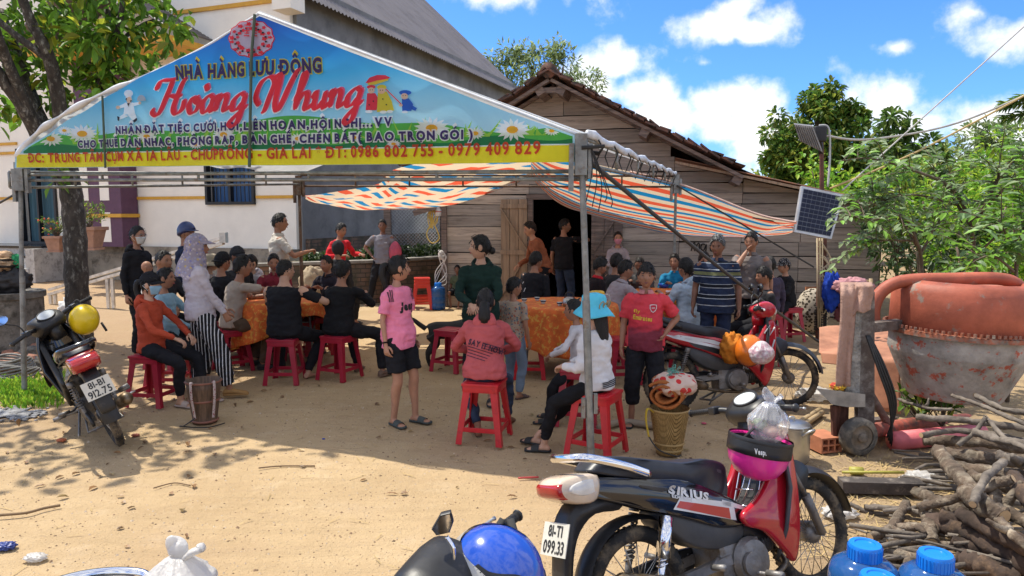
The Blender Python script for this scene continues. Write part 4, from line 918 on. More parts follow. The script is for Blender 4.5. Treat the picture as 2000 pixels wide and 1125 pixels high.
 Lg = {1: legpose(1, footR), -1: legpose(-1, footL)}
 def ring(c, rx, ry, rx_dir, fy_dir, n=22, sq=.0): 
  out = []
  for j in range(n):
   q = 2*math.pi*j/n; cx, sy = math.cos(q), math.sin(q); cx = math.copysign(abs(cx)**(1-sq), cx); sy = math.copysign(abs(sy)**(1-sq), sy); out.append(c+rx_dir*(rx*cx)+fy_dir*(ry*sy))
  return out
 X0 = V((1, 0, 0)); fem = sex == 'f'
 def torso(mb, inf, z0, z1=.50, tight=1.0, boxy=0):
  T = [(-.10, .135, .105), (-.04, .162, .118), (.03, .165, .118), (.10, .150, .110), (.18, .142, .106), (.27, .155, .112), (.35, .165, .114), (.41, .166, .106), (.445, .146, .092), (.470, .112, .080), (.492, .078, .068), (.53, .058, .058), (.61, .055, .058)]
  if fem: T = [(a, b*(.93 if .06 < a < .3 else .96), c*(1.04 if .25 < a < .38 else .98)) for a, b, c in T]
  if child: T = [(a, b*.92, c*(1.0)) for a, b, c in T]
  rings = []
  ks = [z0]+[a for a, _, _ in T if z0+.01 < a < z1-.01]+[z1]
  for a in ks:
   b = interp([(q[0], q[1]) for q in T], max(a, -.1)); c = interp([(q[0], q[2]) for q in T], max(a, -.1)); f = max(0, min(1, (a-.0)/.25)); rd = X0.lerp(rt, f).normalized(); fd = V((0, 1, 0)).lerp(fwd, f).normalized()
   ud = V((0, 0, 1)).lerp(up, min(1, max(0, a/.12))); base = P+up*(a*s) if a >= 0 else P+V((0, -.25*0, a*s))
   if boxy: b = lerp(b, .158, boxy*(1 if a < .36 else 0)); c = lerp(c, .114, boxy*(1 if a < .36 else 0))
   k_ = (1 if a < .40 else max(.45, 1-(a-.40)/.1*.55))*(1.9 if inf > 0 and a < .06 else 1.4 if inf > 0 and a < .14 else 1)
   rings.append(ring(base+fd*(-.012*s if a > .2 else 0), b*s*cw+inf*k_, c*s*cw+inf*k_, rd, fd))
  mb.loft(rings)
 B = MB(); torso(B, -.022*s, -.1, .61); lc = .84 if legs in ('long', 'wide', 'slim', 'cuffed') else 1; ac = .86 if sleeve == 'long' else 1
 for sd in (1, -1):
  sh, e, wr = A[sd]; Pp, Rr = limb_pts([sh-rt*(sd*.03*s)+up*(.012*s), sh+(e-sh)*.12, sh.lerp(e, .5), e, e.lerp(wr, .3), wr], [.050*s, .052*s, .044*s, .036*s, .037*s, .0235*s]); B.tube(Pp, [q*(1 if sex == 'm' else .88)*cw*(ac if iq < len(Rr)*.8 else 1) for iq, q in enumerate(Rr)], 12)
  h, k, an = Lg[sd]; Pp, Rr = limb_pts([h, h.lerp(k, .45), k, k.lerp(an, .3)+V((0, -.008, 0)), k.lerp(an, .7), an, an-V((0, 0, .035*s))], [.082*s, .070*s, .053*s, .054*s, .038*s, .033*s, .034*s]); B.tube(Pp, [q*(lc if iq < len(Rr)*.66 else 1) for iq, q in enumerate(Rr)], 12)
  fd = V((0, 1, 0)); fd = rot_about(fd, (0, 0, 1), -sd*R_(12))
  f0 = V((an.x, an.y, an.z-.075*s)); xl = fd.cross(V((0, 0, 1)))
  FR = [(-.055, .018, .018, .026), (-.04, .030, .030, .034), (.0, .032, .033, .040), (.06, .036, .026, .030), (.11, .043, .018, .022), (.15, .043, .012, .015), (.172, .030, .008, .010)]
  B.loft([[f0+fd*(a*s)+xl*(b*s*math.cos(q))+V((0, 0, max(.004, zc*s+c*s*math.sin(q)))) for q in [2*math.pi*j/12 for j in range(12)]] for a, b, c, zc in FR])
  d = (wr-e).normalized(); hh = (hands or {}).get(sd)
  if hh: d = V(hh[0]).normalized()
  lat = V((0, 1, 0)) if abs(d.z) > .6 else V((-sd, 0, 0)) if abs(d.y) > .5 else V((0, 1, 0))
  if hh and len(hh) > 1: lat = V(hh[1])
  lat = (lat-d*lat.dot(d)).normalized(); nn = d.cross(lat)*(-sd if abs(d.z) > .6 else 1)
  pn = nn if (nn.z < 0 or abs(nn.z) < .3) else -nn
  if abs(d.z) > .6 and pn.x*sd > 0: pn = -pn
  ks = s if H > 1.3 else s*1.05
  B.loft([[wr+d*(a*ks)+lat*(b*ks*math.cos(q))+pn*(c*ks*math.sin(q)) for q in [2*math.pi*j/12 for j in range(12)]] for a, b, c in [(-.01, .022, .018), (.02, .030, .017), (.06, .039, .016), (.085, .039, .013), (.092, .030, .008)]])
  A[sd] = (sh, e, wr, d, lat, pn, ks)
 B = remesh(B, vox*.95, 3)
 for sd in (1, -1):
  sh, e, wr, d, lat, pn, ks = A[sd]
  for q, (o_, ln, r) in enumerate(((-.029, .058, .0075), (-.010, .072, .0085), (.010, .078, .0085), (.030, .070, .008))):
   c0 = wr+d*(.078*ks)+lat*(o_*ks); c_ = curl+.12*(3-q); pts = [c0]; a_ = .15
   for seg in (.42, .33, .25): a_ += c_*.55; pts.append(pts[-1]+(d*math.cos(a_)+pn*math.sin(a_))*(ln*seg*ks))
   B.tube(pts, [r*ks*1.08, r*ks, r*.9*ks, r*.7*ks], 7)
  c0 = wr+d*(.025*ks)+lat*(.030*ks); B.tube([c0, c0+(d*.6+lat*.8)*(.032*ks)+pn*(.006*ks), c0+(d*1.3+lat*.85)*(.036*ks)+pn*(.016*ks), c0+(d*1.9+lat*.7)*(.037*ks)+pn*(.022*ks)], [.013*ks, .0105*ks, .0095*ks, .007*ks], 7)
 hX = M4.Translation(Hc) @ M4.Rotation(R_(-hy), 4, 'Z') @ M4.Rotation(R_(-hp), 4, 'X') @ M4.Diagonal((hs*headw, hs, hs, 1))
 B.add([head_pt(d) for d in SD[0]], SD[1], X=hX)
 for sd in (1, -1): B.ell((sd*.0735, -.008, -.004), (.010, .022, .031), 10, 8, X=hX @ M4.Rotation(sd*.25, 4, 'Z')); 
 body = B.build('body', SK[skin], t)
 def child_mesh(nm, me, lo, sc_=(1, 1, 1)):
  o = bpy.data.objects.new(nm, me); COL.objects.link(o); o.parent = t; o.matrix_local = hX @ M4.Translation(V(lo)) @ M4.Diagonal((*sc_, 1)); return o
 masked = any(e_[0] == 'mask' for e_ in extras)
 if detail:
  em = feature('eye', eye_mb, [eye_w, eye_d]); bm_ = feature('eyebrow', brow_mb, [hair_m])
  for sd in (1, -1): child_mesh('eye', em, (sd*.0305, .0805, .008)); child_mesh('eyebrow', bm_, (sd*.031, .0888, .0265), (1, 1, 1))
  if not masked: child_mesh('mouth', feature('mouth f' if fem else 'mouth', mouth_mb, [lip_f if fem else lip_m]), (0, .0945, -.0535))
 hm = hair_mat or hair_m
 def hadd(nm, vs, fs, m_, sm=True): mb = MB(); mb.add(vs, fs, X=hX); return mb.build(nm, m_, t)
 if hair != 'none':
  tab = HL['fringe'] if hair in ('fringe', 'bob') else HL['side'] if hair in ('pony', 'bun', 'long', 'tied') else HL['short']
  vs, fs = shell(tab, hair_th('short' if hair in ('short', 'fringe') else 'buzz' if hair in ('buzz', 'bun', 'pony', 'tied') else 'thick' if hair == 'thick' else 'f'), seed=x*3+seedv, amp=.09 if hair in ('thick', 'short', 'fringe') else .04)
  hb = MB(); hb.add(vs, fs, X=hX)
  def P3(*q): return hX @ V(q)
  if hair == 'pony': hb.tube(cr([P3(0, -.10, .03), P3(0, -.135, .02), P3(.0, -.15, -.05), P3(.0, -.13, -.13), P3(0, -.12, -.18)], 4), [.022, .024, .026, .028, .03]+[.03]*4+[.028]*4+[.022]*3+[.01], 10)
  if hair == 'bun': hb.ell((0, -.115, -.035), (.038, .032, .036), 14, 10, X=hX)
  if hair == 'tied': hb.tube(cr([P3(0, -.09, -.03), P3(0, -.115, -.08), P3(0, -.11, -.15), P3(0, -.10, -.2)], 4), [.04]*5+[.045]*5+[.03]*2+[.015], 12)
  if hair == 'long':
   back = -rt.cross(up)*-1
   hb.loft([[P3(a*math.cos(q), yc+b*math.sin(q), z_) for q in [2*math.pi*j/16 for j in range(16)]] for z_, a, b, yc in [(.02, .075, .05, -.065), (-.06, .082, .05, -.075), (-.14, .075, .04, -.095), (-.24, .06, .03, -.115), (-.34, .05, .025, -.125), (-.43, .028, .015, -.128)]])
  tuft(hb, tab, hair_th('short' if hair in ('short', 'fringe') else 'thick' if hair == 'thick' else 'f'), hX, hair, int(x*100)+seedv); hb.build('hair', hm, t)
 tc = cloth(*top, **topkw) if isinstance(top, tuple) else top
 bc = cloth(*bottom, **botkw) if isinstance(bottom, tuple) else bottom
 sit = pose == 'sit'
 T_ = MB(); inf = (.014+baggy*.5)*s
 z0 = (-.09-hem if not sit else -.055)
 torso(T_, inf, z0, .487, boxy=(.5 if fem else .75) if sleeve != 'none' else .4)
 if sleeve != 'none':
  for sd in (1, -1):
   sh, e, wr = A[sd][:3]; r0 = (.056 if sex == 'm' else .050)*s+baggy*.3*s
   if sleeve == 'short': P_ = [sh-rt*(sd*.05*s)-up*(.004*s), sh+(e-sh)*.10, sh.lerp(e, .45), sh.lerp(e, .78)]; Rr = [r0*.92, r0*1.04, r0*1.0, r0*1.06]
   elif sleeve == 'half': P_ = [sh-rt*(sd*.045*s), sh+(e-sh)*.1, sh.lerp(e, .5), e, e.lerp(wr, .35)]; Rr = [r0*.9, r0*1.03, r0*.95, r0*.85, r0*.75]
   else: P_ = [sh-rt*(sd*.045*s), sh+(e-sh)*.1, sh.lerp(e, .5), e, e.lerp(wr, .5), e.lerp(wr, .97)]; Rr = [r0*.92, r0*1.03, r0*.92, r0*.82, r0*.74, r0*.60]
   Pp, Rr = limb_pts(P_, Rr, 5); T_.tube(Pp, Rr, 14)
 T_ = remesh(T_, vox*1.0, 4); wrinkle(T_, .013*s*(1+baggy*6), 10, x*7+seedv, (1, 1, 1.7))
 if hood:
  hd = MB(); hd.ell(Nk-fwd*(.090*s)+up*(-.060*s), (.118*s, .058*s, .105*s), 18, 12, X=None); hd.tube([Nk+rt*(sd*.082*s)*math.cos(a_)-fwd*(.025*s)+fwd*(.085*s*math.sin(a_))+up*((-.010-.042*math.sin(a_))*s) for sd in (1,) for a_ in [math.pi*2*i/16 for i in range(16)]], .020*s, 8, closed=True)
  hd = remesh(hd, vox*.9, 3); wrinkle(hd, .008*s, 14, x); T_.add(hd.v, hd.f)
 shirt = T_.build('jacket' if sleeve == 'long' else 'shirt', tc, t)
 if collar:
  cb = MB(); cm_ = cloth(*collar) if isinstance(collar, tuple) else tc
  for sd in (1, -1):
   cb.grid(lambda i, j, sd=sd: Nk+up*((.012-.040*j)*s)+rt*(sd*(.058+.026*j)*s*math.sin(lerp(.25, math.pi, i)))+fwd*((.062+.022*j)*s*math.cos(lerp(.25, math.pi, i))-.008*s), 14, 3)
  cb.build('collar', cm_, t, solid=.006)
 if legs != 'none':
  L_ = MB(); ib = .006*s
  rr = [ring(P+V((0, 0, a*s)), b*s*cw+ib, c*s*cw+ib, X0, V((0, 1, 0))) for a, b, c in [(-.11, .12, .095), (-.04, .158, .116), (.03, .162, .116), (.075 if not sit else .06, .152, .11)]]
  L_.loft(rr)
  for sd in (1, -1):
   h, k, an = Lg[sd]
   if legs == 'long': P_ = [h+V((0, 0, .01)), h.lerp(k, .45), k, k.lerp(an, .45), an+V((0, 0, .02*s))]; Rr = [.096*s, .086*s, .074*s, .064*s, .052*s+baggy*.2*s]
   elif legs == 'cuffed': P_ = [h, h.lerp(k, .5), k, k.lerp(an, .45), k.lerp(an, .62)]; Rr = [.1*s, .098*s, .085*s, .08*s, .055*s]
   elif legs == 'wide': P_ = [h+V((0, 0, .01)), h.lerp(k, .45), k, k.lerp(an, .5), k.lerp(an, .9)]; Rr = [.10*s, .1*s, .088*s, .080*s, .07*s]
   elif legs == 'slim': P_ = [h, h.lerp(k, .45), k, k.lerp(an, .4), k.lerp(an, .88)]; Rr = [.092*s, .08*s, .068*s, .060*s, .043*s]
   else: P_ = [h, h.lerp(k, .45), h.lerp(k, .86)]; Rr = [.098*s, .098*s, .098*s]
   Pp, Rr = limb_pts(P_, Rr, 5); L_.tube(Pp, Rr, 14)
  L_ = remesh(L_, vox*1.05, 4); wrinkle(L_, .014*s*(1+baggy*4), 10, x*5+3+seedv, (1, 1, 1.3)); L_.build('trousers' if legs != 'shorts' else 'shorts', bc, t)
 if feet:
  fm = mat('footwear %s' % (feet[1],), feet[1], .7, var=.15, bump=.2)
  for sd in (1, -1):
   h, k, an = Lg[sd]; fd = rot_about((0, 1, 0), (0, 0, 1), -sd*R_(12)); xl = fd.cross(V((0, 0, 1))); f0 = V((an.x, an.y, an.z-.075*s)); m = MB()
   out = [(-.07, .0), (-.06, .026), (-.02, .034), (.06, .036), (.11, .047), (.155, .046), (.185, .03), (.192, .0)]
   loop = [f0+fd*(a*s)+xl*(b*s) for a, b in out]+[f0+fd*(a*s)-xl*(b*s) for a, b in out[-2:0:-1]]
   m.loft([[p+V((0, 0, z)) for p in loop] for z in (0, .006, .018*s)])
   if feet[0] == 'sandal':
    arc = [f0+fd*(.085*s)+xl*(.050*s*math.cos(a))+V((0, 0, .012+.052*s*math.sin(a))) for a in [math.pi*i/8 for i in range(9)]]; m.grid(lambda i, j: cr(arc, 1)[min(8, int(round(i*8)))]+fd*((j-.5)*.075*s)+V((0, 0, -.018*s*j*math.sin(i*math.pi))), 8, 4)
   else:
    FR = [(-.068, .020, .020, .028), (-.045, .036, .036, .040), (.0, .038, .038, .046), (.06, .041, .031, .034), (.11, .048, .022, .026), (.155, .047, .017, .020), (.185, .030, .011, .014)]
    m.loft([[f0+fd*(a*s)+xl*(b*s*math.cos(q))+V((0, 0, max(.006, zc*s+c*s*math.sin(q)))) for q in [2*math.pi*j/12 for j in range(12)]] for a, b, c, zc in FR])
   m.build('sandal' if feet[0] == 'sandal' else 'shoe', fm, t)
 for ex in extras:
  k = ex[0]
  if k == 'mask':
   vs = []
   for d in SD[0]:
    az = math.atan2(abs(d[0]), d[1]); inn = (-.80 < d[2] < -.04) and az < 1.15; g_ = 0.07+.05*g2(d[0], .3)*g2(d[2]+.3, .3) if inn else -.12; vs.append(head_pt(d)*(1+g_) if inn else head_pt(d)*(1+g_))
   hadd('face_mask', vs, SD[1], cloth(*ex[1], bs=30, bump=.2)); m = MB()
   for sd in (1, -1): m.tube([hX @ V(p) for p in ((sd*.066, .045, -.02), (sd*.080, .0, .012), (sd*.082, -.03, .0), (sd*.072, .02, -.055))], .0022, 5)
   m.build('mask_loop', cloth('white cord', (.7, .7, .7)), t)
  elif k == 'cap':
   vs, fs = shell([(0, .30), (1.57, .16), (3.15, -.02)], lambda d: .15+.05*max(0, d[2]), amp=.008); hb = hadd('cap', vs, fs, cloth(*ex[1], **(ex[2] if len(ex) > 2 else {})))
   m = MB(); dirn = ex[3] if len(ex) > 3 else 1
   m.grid(lambda i, j: hX @ V((.072*math.sin(lerp(-1.25, 1.25, i))*(1+.12*j), dirn*(.088*math.cos(lerp(-1.25, 1.25, i))*.95+.072*j*math.cos(lerp(-1.25, 1.25, i))**.6), .045-.022*j-.018*abs(lerp(-1, 1, i))**2)), 14, 5); m.build('cap_brim', cloth(*ex[1], **(ex[2] if len(ex) > 2 else {})), t, solid=.006)
  elif k == 'helmet':
   vs, fs = shell([(0, .30), (1.2, .05), (1.57, -.1), (3.15, -.42)], lambda d: .34, amp=0); hadd('helmet', vs, fs, pmat(ex[1][0], ex[1][1])); m = MB()
   m.grid(lambda i, j: hX @ V((.098*math.sin(lerp(-1.2, 1.2, i)), .118*math.cos(lerp(-1.2, 1.2, i))+.05*j*math.cos(lerp(-1.2, 1.2, i)), .045-.012*j)), 12, 3); m.build('helmet_peak', pmat(ex[1][0], ex[1][1]), t, solid=.006)
  elif k == 'bucket':
   m = MB(); c_ = [(.0, .150), (.05, .152), (.085, .140), (.096, .115), (.100, .06), (.106, .042), (.150, -.008), (.165, -.03), (.162, -.034), (.146, -.012), (.102, .036), (.095, .06)]
   m.lathe([(r, z) for r, z in c_], 36, caps=False); m.v = [tuple(hX @ V((p[0]*.93*(1+.04*math.sin(7*math.atan2(p[0], p[1]+1e-6)) if p[2] < 0 else p[0]*0+1) if 0 else p[0]*.93, p[1]*1.12-.012, p[2]+.012*math.sin(3*math.atan2(p[1], p[0]+1e-9)+1)*(1 if p[2] < .0 else .2)-.01))) for p in m.v]
   m.build('bucket_hat', cloth(*ex[1]), t); r = MB()
   for q in range(3): r.tube([hX @ V((-.055+.05*q+.03*math.cos(a), -.124-.012*math.sin(a)-.006*(q == 1), .055+.03*math.sin(a)-.012*(q == 1))) for a in [2*math.pi*i/16 for i in range(16)]], .004, 6, closed=True)
   r.build('hat_cord', cloth('straw cord', (.32, .24, .12)), t)
  elif k == 'hijab':
   vs, fs = shell([(0, .34), (.5, .34), (.8, .05), (.95, -.9), (3.15, -.9)], lambda d: .22+.05*max(0, -d[1]), under=-.12, amp=.03, sc=6); m = MB(); m.add(vs, fs, X=hX)
   rr = []
   for a, z_, rx, ry, yc in [(0, -.02, .092, .105, -.012), (0, -.07, .094, .112, -.02), (0, -.12, .105, .125, -.03), (0, -.19, .135, .140, -.045), (0, -.26, .158, .145, -.06), (0, -.31, .165, .145, -.07)]:
    rr.append([hX @ V((rx*math.sin(q)*(1+.04*math.sin(q*9)*(-z_*3)), yc+ry*math.cos(q)*(.9 if math.cos(q) > 0 else 1), z_-.05*math.cos(q)*(z_/-.31)*(1 if math.cos(q) < 0 else -.2)+.01*math.sin(q*7))) for q in [2*math.pi*j/40 for j in range(40)]])
   m.loft([r_ for r_ in rr], caps=False); m.build('headscarf', ex[1], t); m = MB()
   m.grid(lambda i, j: hX @ V((.085*math.sin(lerp(-1.3, 1.3, i)), .10*math.cos(lerp(-1.3, 1.3, i))+.075*j*math.cos(lerp(-1.3, 1.3, i)), .062-.03*j)), 14, 4); m.build('scarf_brim', ex[1], t, solid=.007)
  elif k == 'hoodup':
   vs, fs = shell([(0, .5), (.6, .42), (.85, .0), (1.0, -.95), (3.15, -.95)], lambda d: .26+.1*max(0, d[2])*max(0, -d[1]), under=-.1, amp=.05, sc=5); hadd('hood', vs, fs, tc)
  elif k == 'band':
   m = MB(); m.box(hX @ V((-.02, -.118, .03)), (.05*hs, .03*hs, .035*hs), rz=.3); m.build('hair_band', cloth('white band', (.7, .7, .72)), t)
  elif k == 'glasses':
   m = MB()
   for sd in (1, -1): m.tube([hX @ V((sd*.033+.023*math.cos(a), .092+.004*math.cos(a)*-sd, .006+.019*math.sin(a))) for a in [2*math.pi*i/14 for i in range(14)]], .0018, 5, closed=True); m.tube([hX @ V(p) for p in ((sd*.057, .088, .01), (sd*.077, -.005, .012))], .0018, 5)
   m.tube([hX @ V((-.01, .096, .01)), hX @ V((.01, .096, .01))], .0018, 5); m.build('glasses', metal('spectacle wire', (.3, .3, .3), .3), t)
  elif k == 'bracelet':
   sh, e, wr = A[ex[1]][:3]; d = (wr-e).normalized(); o_ = d.orthogonal().normalized(); o2 = d.cross(o_); m = MB(); m.tube([wr-d*.02+o_*(.028*s*math.cos(a))+o2*(.028*s*math.sin(a)) for a in [2*math.pi*i/14 for i in range(14)]], .006, 6, closed=True); m.build('bracelet', cloth('black cord', (.01, .01, .01)), t)
 t['_s'] = s
 return dict(root=t, shirt=shirt, P=P, N=Nk, up=up, rt=rt, fwd=fwd, s=s, A=A, L=Lg, hX=hX, H=H)
def print_on(pp, s_, c, width, h, m, back=False, slant=0, bold=.02, nm='lettering', off=.006, dirv=None):
 """press lettering onto a shirt; c = (right, up) from the pelvis in body scale"""
 S_ = pp['s']; f = pp['fwd']*(-1 if back else 1) if dirv is None else V(dirv); xd = pp['up'].cross(f)*1; xd = f.cross(pp['up']).normalized()*-1
 xd = pp['up'].cross(f).normalized(); yd = f.cross(xd).normalized(); xd = rot_about(xd, f, R_(slant)); yd = rot_about(yd, f, R_(slant))
 o = pp['P']+pp['up']*(c[1]*S_)+xd*(c[0]*S_)+f*.5
 mb = text_flat(s_, o, xd, yd, width*S_, h*S_, bold) if isinstance(s_, str) else s_(o, xd, yd, S_)
 project(mb, pp['shirt'], -f, off); 
 k = mb.build(nm, m, pp['shirt'], smooth=False); return k
def pattern(nm, build, rough=.85):
 m = cloth(nm, (.5, .5, .5)); nt = m.node_tree; N = nt.nodes; L = nt.links; tc = [n for n in N if n.bl_idname == 'ShaderNodeTexCoord'][0]; hv = [n for n in N if n.bl_idname == 'ShaderNodeHueSaturation'][0]
 L.new(build(N, L, tc.outputs['Object']), hv.inputs['Color']); return m
def ramp(N, L, x, stops, const=True):
 r = N.new('ShaderNodeValToRGB'); r.color_ramp.interpolation = 'CONSTANT' if const else 'LINEAR'; e = r.color_ramp.elements
 e[0].position = stops[0][0]; e[0].color = (*stops[0][1], 1); e[1].position = stops[1][0]; e[1].color = (*stops[1][1], 1)
 for p, c in stops[2:]: k = e.new(p); k.color = (*c, 1)
 L.new(x, r.inputs[0]); return r.outputs[0]
def mathn(N, L, op, a, b=None, c=None):
 n = N.new('ShaderNodeMath'); n.operation = op
 for i, x in enumerate((a, b, c)):
  if x is None: continue
  if isinstance(x, (int, float)): n.inputs[i].default_value = x
  else: L.new(x, n.inputs[i])
 return n.outputs[0]
def xyz(N, L, O): s = N.new('ShaderNodeSeparateXYZ'); L.new(O, s.inputs[0]); return s.outputs
def f_polo(N, L, O):
 z = xyz(N, L, O)[2]; k = mathn(N, L, 'MULTIPLY_ADD', z, 1/.55, -.72/.55)
 nv, wh, ol, bk = (.018, .028, .060), (.42, .45, .48), (.17, .18, .085), (.010, .012, .018)
 st = [(0, nv), (.07, wh), (.085, nv), (.20, wh), (.212, bk), (.27, wh), (.282, nv), (.40, wh), (.412, bk), (.47, wh), (.48, nv), (.60, wh), (.615, nv), (.64, ol), (.70, nv), (.74, wh), (.752, nv), (.86, wh), (.868, bk), (.90, nv)]
 return ramp(N, L, k, st)
def f_stripes(N, L, O):
 s = xyz(N, L, O); k = mathn(N, L, 'FRACT', mathn(N, L, 'MULTIPLY', mathn(N, L, 'ADD', s[1], mathn(N, L, 'MULTIPLY', s[0], .25)), 34))
 return ramp(N, L, k, [(0, (.012, .012, .014)), (.74, (.58, .58, .6))])
def f_floral(cols, sc_, base):
 def f(N, L, O):
  v = N.new('ShaderNodeTexVoronoi'); v.inputs['Scale'].default_value = sc_; L.new(O, v.inputs['Vector']); sp = N.new('ShaderNodeSeparateColor'); L.new(v.outputs['Color'], sp.inputs[0]); c = ramp(N, L, sp.outputs[0], cols)
  n = N.new('ShaderNodeMath'); n.operation = 'LESS_THAN'; n.inputs[1].default_value = .42; L.new(v.outputs['Distance'], n.inputs[0]); mx = N.new('ShaderNodeMix'); mx.data_type = 'RGBA'; mx.inputs[6].default_value = (*base, 1); L.new(n.outputs[0], mx.inputs[0]); L.new(c, mx.inputs[7]); return mx.outputs[2]
 return f
def f_jersey(N, L, O):
 s = xyz(N, L, O); w = N.new('ShaderNodeTexNoise'); w.inputs['Scale'].default_value = 14; L.new(O, w.inputs['Vector']); z = mathn(N, L, 'ADD', s[2], mathn(N, L, 'MULTIPLY', mathn(N, L, 'SUBTRACT', w.outputs[0], .5), .05)); b_ = mathn(N, L, 'MULTIPLY', mathn(N, L, 'SINE', mathn(N, L, 'MULTIPLY_ADD', s[0], 26, mathn(N, L, 'MULTIPLY', z, 90))), .018)
 k = mathn(N, L, 'MULTIPLY_ADD', mathn(N, L, 'ADD', z, b_), 2.6, -1.68); body = ramp(N, L, k, [(0, (.16, .025, .04)), (.30, (.18, .03, .045)), (.50, (.58, .045, .065)), (.62, (.62, .055, .075))], False)
 g = mathn(N, L, 'LESS_THAN', mathn(N, L, 'ABSOLUTE', s[0]), .135); mx = N.new('ShaderNodeMix'); mx.data_type = 'RGBA'; L.new(g, mx.inputs[0]); mx.inputs[6].default_value = (.60, .055, .07, 1); L.new(body, mx.inputs[7]); return mx.outputs[2]
def f_denim(N, L, O):
 n = N.new('ShaderNodeTexNoise'); n.inputs['Scale'].default_value = 7; n.inputs['Detail'].default_value = 6; L.new(O, n.inputs['Vector']); return ramp(N, L, n.outputs[0], [(.3, (.28, .36, .45)), (.7, (.45, .52, .60))], False)
m_polo = pattern('striped navy polo', f_polo); m_strp = pattern('pinstriped trousers', f_stripes); m_jers = pattern('red jersey', f_jersey); m_den = pattern('pale denim', f_denim)
m_flor = pattern('floral scarf', f_floral([(0, (.42, .36, .42)), (.3, (.20, .19, .36)), (.5, (.48, .36, .16)), (.65, (.30, .30, .42)), (.85, (.5, .45, .45))], 40, (.30, .26, .31)))
m_flor2 = pattern('floral blouse', f_floral([(0, (.35, .12, .08)), (.4, (.4, .3, .2)), (.7, (.1, .16, .2))], 50, (.36, .28, .22)))
m_cap = pattern('dotted cap', f_floral([(0, (.35, .35, .35)), (.5, (.3, .3, .3))], 90, (.015, .015, .018)))
BLK = ('black', (.013, .013, .016)); BLK2 = ('charcoal', (.028, .028, .032)); JEAN = ('dark jeans', (.035, .05, .085)); LJ = ('worn jeans', (.16, .21, .28)); NAVY = ('navy', (.015, .022, .05)); BRN = ('brown', (.09, .06, .04))
dk = (.03, .03, .03); tan_ = (.30, .16, .05)
PP = {}
def per(k, *a, **kw): PP[k] = person(*a, **kw); return PP[k]
LG = 'people gathered under and around the tent'
per('hoodmask', 'standing person in black hoodie with glasses and pale face mask beside the tree', 268, 445, 8.4, 112, sex='f', hair='side', sleeve='long', top=BLK, hood=True, extras=(('mask', ('pale grey', (.5, .5, .5))), ('glasses',)), hy=-5)
per('babyman', 'man with short hair sitting behind the red hoodie and holding a baby', 318, 483, 7.9, 100, pose='sit', hair='buzz', sleeve='short', top=BLK2, hy=10, armL='table', armR='lap')
per('baby', 'bald baby held in front of the seated man in dark shirt', 286, 508, 7.45, 80, pose='sit', H=.72, zoff=.80, seat=.02, sex='m', skin='b', hair='none', top=('baby white', (.5, .48, .45)), feet=None, vox=.008, child=True, footL=(-.06, .15, .02), footR=(.06, .15, .02), headw=1.05)
per('navyhelm', 'standing person in navy sweater and dark blue motorbike helmet', 364, 440, 8.9, 70, sleeve='long', top=NAVY, hair='short', extras=(('helmet', ('dark blue paint', (.012, .025, .10))),), hy=35)
per('redhood', 'seated girl in rust red hoodie, black cap and blue face mask', 292, 527, 6.35, 97, pose='sit', seat=.45, sex='f', skin='c', hair='pony', sleeve='long', top=('rust red', (.42, .065, .03)), hood=True, legs='slim', armL='knee', armR='knee', extras=(('cap', ('black', (.012, .012, .012))), ('mask', ('light blue', (.30, .50, .66)))), footR=(.08, .30), footL=(-.12, .42), feet=('sandal', (.42, .33, .28)), vox=.010)
per('bluejack', 'seated woman in pale blue jacket with bare head beside the girl in rust hoodie', 322, 517, 6.95, 92, pose='sit', sex='f', hair='tied', sleeve='long', top=('sky blue', (.26, .42, .52)), armL='knee', armR='knee', feet=('sandal', (.4, .32, .28)), legs='slim')
per('toddlerleft', 'small child in yellow and red sitting behind the woman in pale blue jacket', 338, 565, 7.5, 120, pose='sit', seat=.26, sex='m', hair='short', top=('yellow tee', (.5, .33, .05)), bottom=('red shorts', (.35, .04, .03)), legs='shorts', child=True, feet=None, vox=.008, H=.95)
per('scarf', 'standing woman in floral headscarf, pale lilac sweatshirt and black pinstriped trousers', 384, 463, 6.55, 62, sex='f', hair='none', sleeve='long', top=('lilac grey', (.46, .42, .46)), bottom=m_strp, legs='wide', extras=(('hijab', m_flor),), feet=('shoe', tan_), vox=.009, lean=-2, armR=(.10, .20, .78), armL=(-.1, .22, .80), footR=(.12, .22), footL=(-.10, -.06), baggy=.02, hy=15, curl=1.0)
per('beigetee', 'seated man in beige tee shirt reaching across the left table', 472, 493, 7.8, 62, pose='sit', skin='b', hair='short', top=('beige', (.36, .30, .25)), bottom=BRN, lean=14, armR=(.10, .62, .86), armL=(-.16, .46, .79), vox=.010, feet=('shoe', dk), legs='long', footR=(.12, .30), footL=(-.16, .25))
per('blackcap', 'seated person in black cap and black top behind the man in beige tee', 434, 488, 8.4, 30, pose='sit', skin='b', hair='short', sleeve='long', top=BLK, extras=(('cap', ('black', (.012, .012, .012)), {}, -1),))
per('darkcap', 'seated man in dark cap bending over the far side of the left table', 463, 477, 8.9, 120, pose='sit', skin='d', hair='short', sleeve='long', top=BLK2, extras=(('cap', ('charcoal', (.02, .02, .022))),))
per('whitehood', 'seated woman in white and black hooded top across the left table', 489, 492, 9.2, 205, pose='sit', sex='f', skin='c', hair='side', sleeve='long', top=('white black', (.5, .46, .48)), hood=True, lean=10)
per('sunhat', 'person in beige sun hat half hidden behind the headscarf woman', 412, 496, 9.4, 80, pose='sit', sex='f', skin='c', hair='tied', sleeve='long', top=('pale blouse', (.4, .36, .33)), extras=(('bucket', ('straw beige', (.40, .33, .23))),))
per('redpolo', 'seated man in dark red polo facing across the left table', 534, 491, 8.95, 178, pose='sit', skin='b', hair='short', top=('maroon polo', (.20, .022, .035)), collar=True, armL='table', armR='table', lean=8, hp=8, hy=-20)
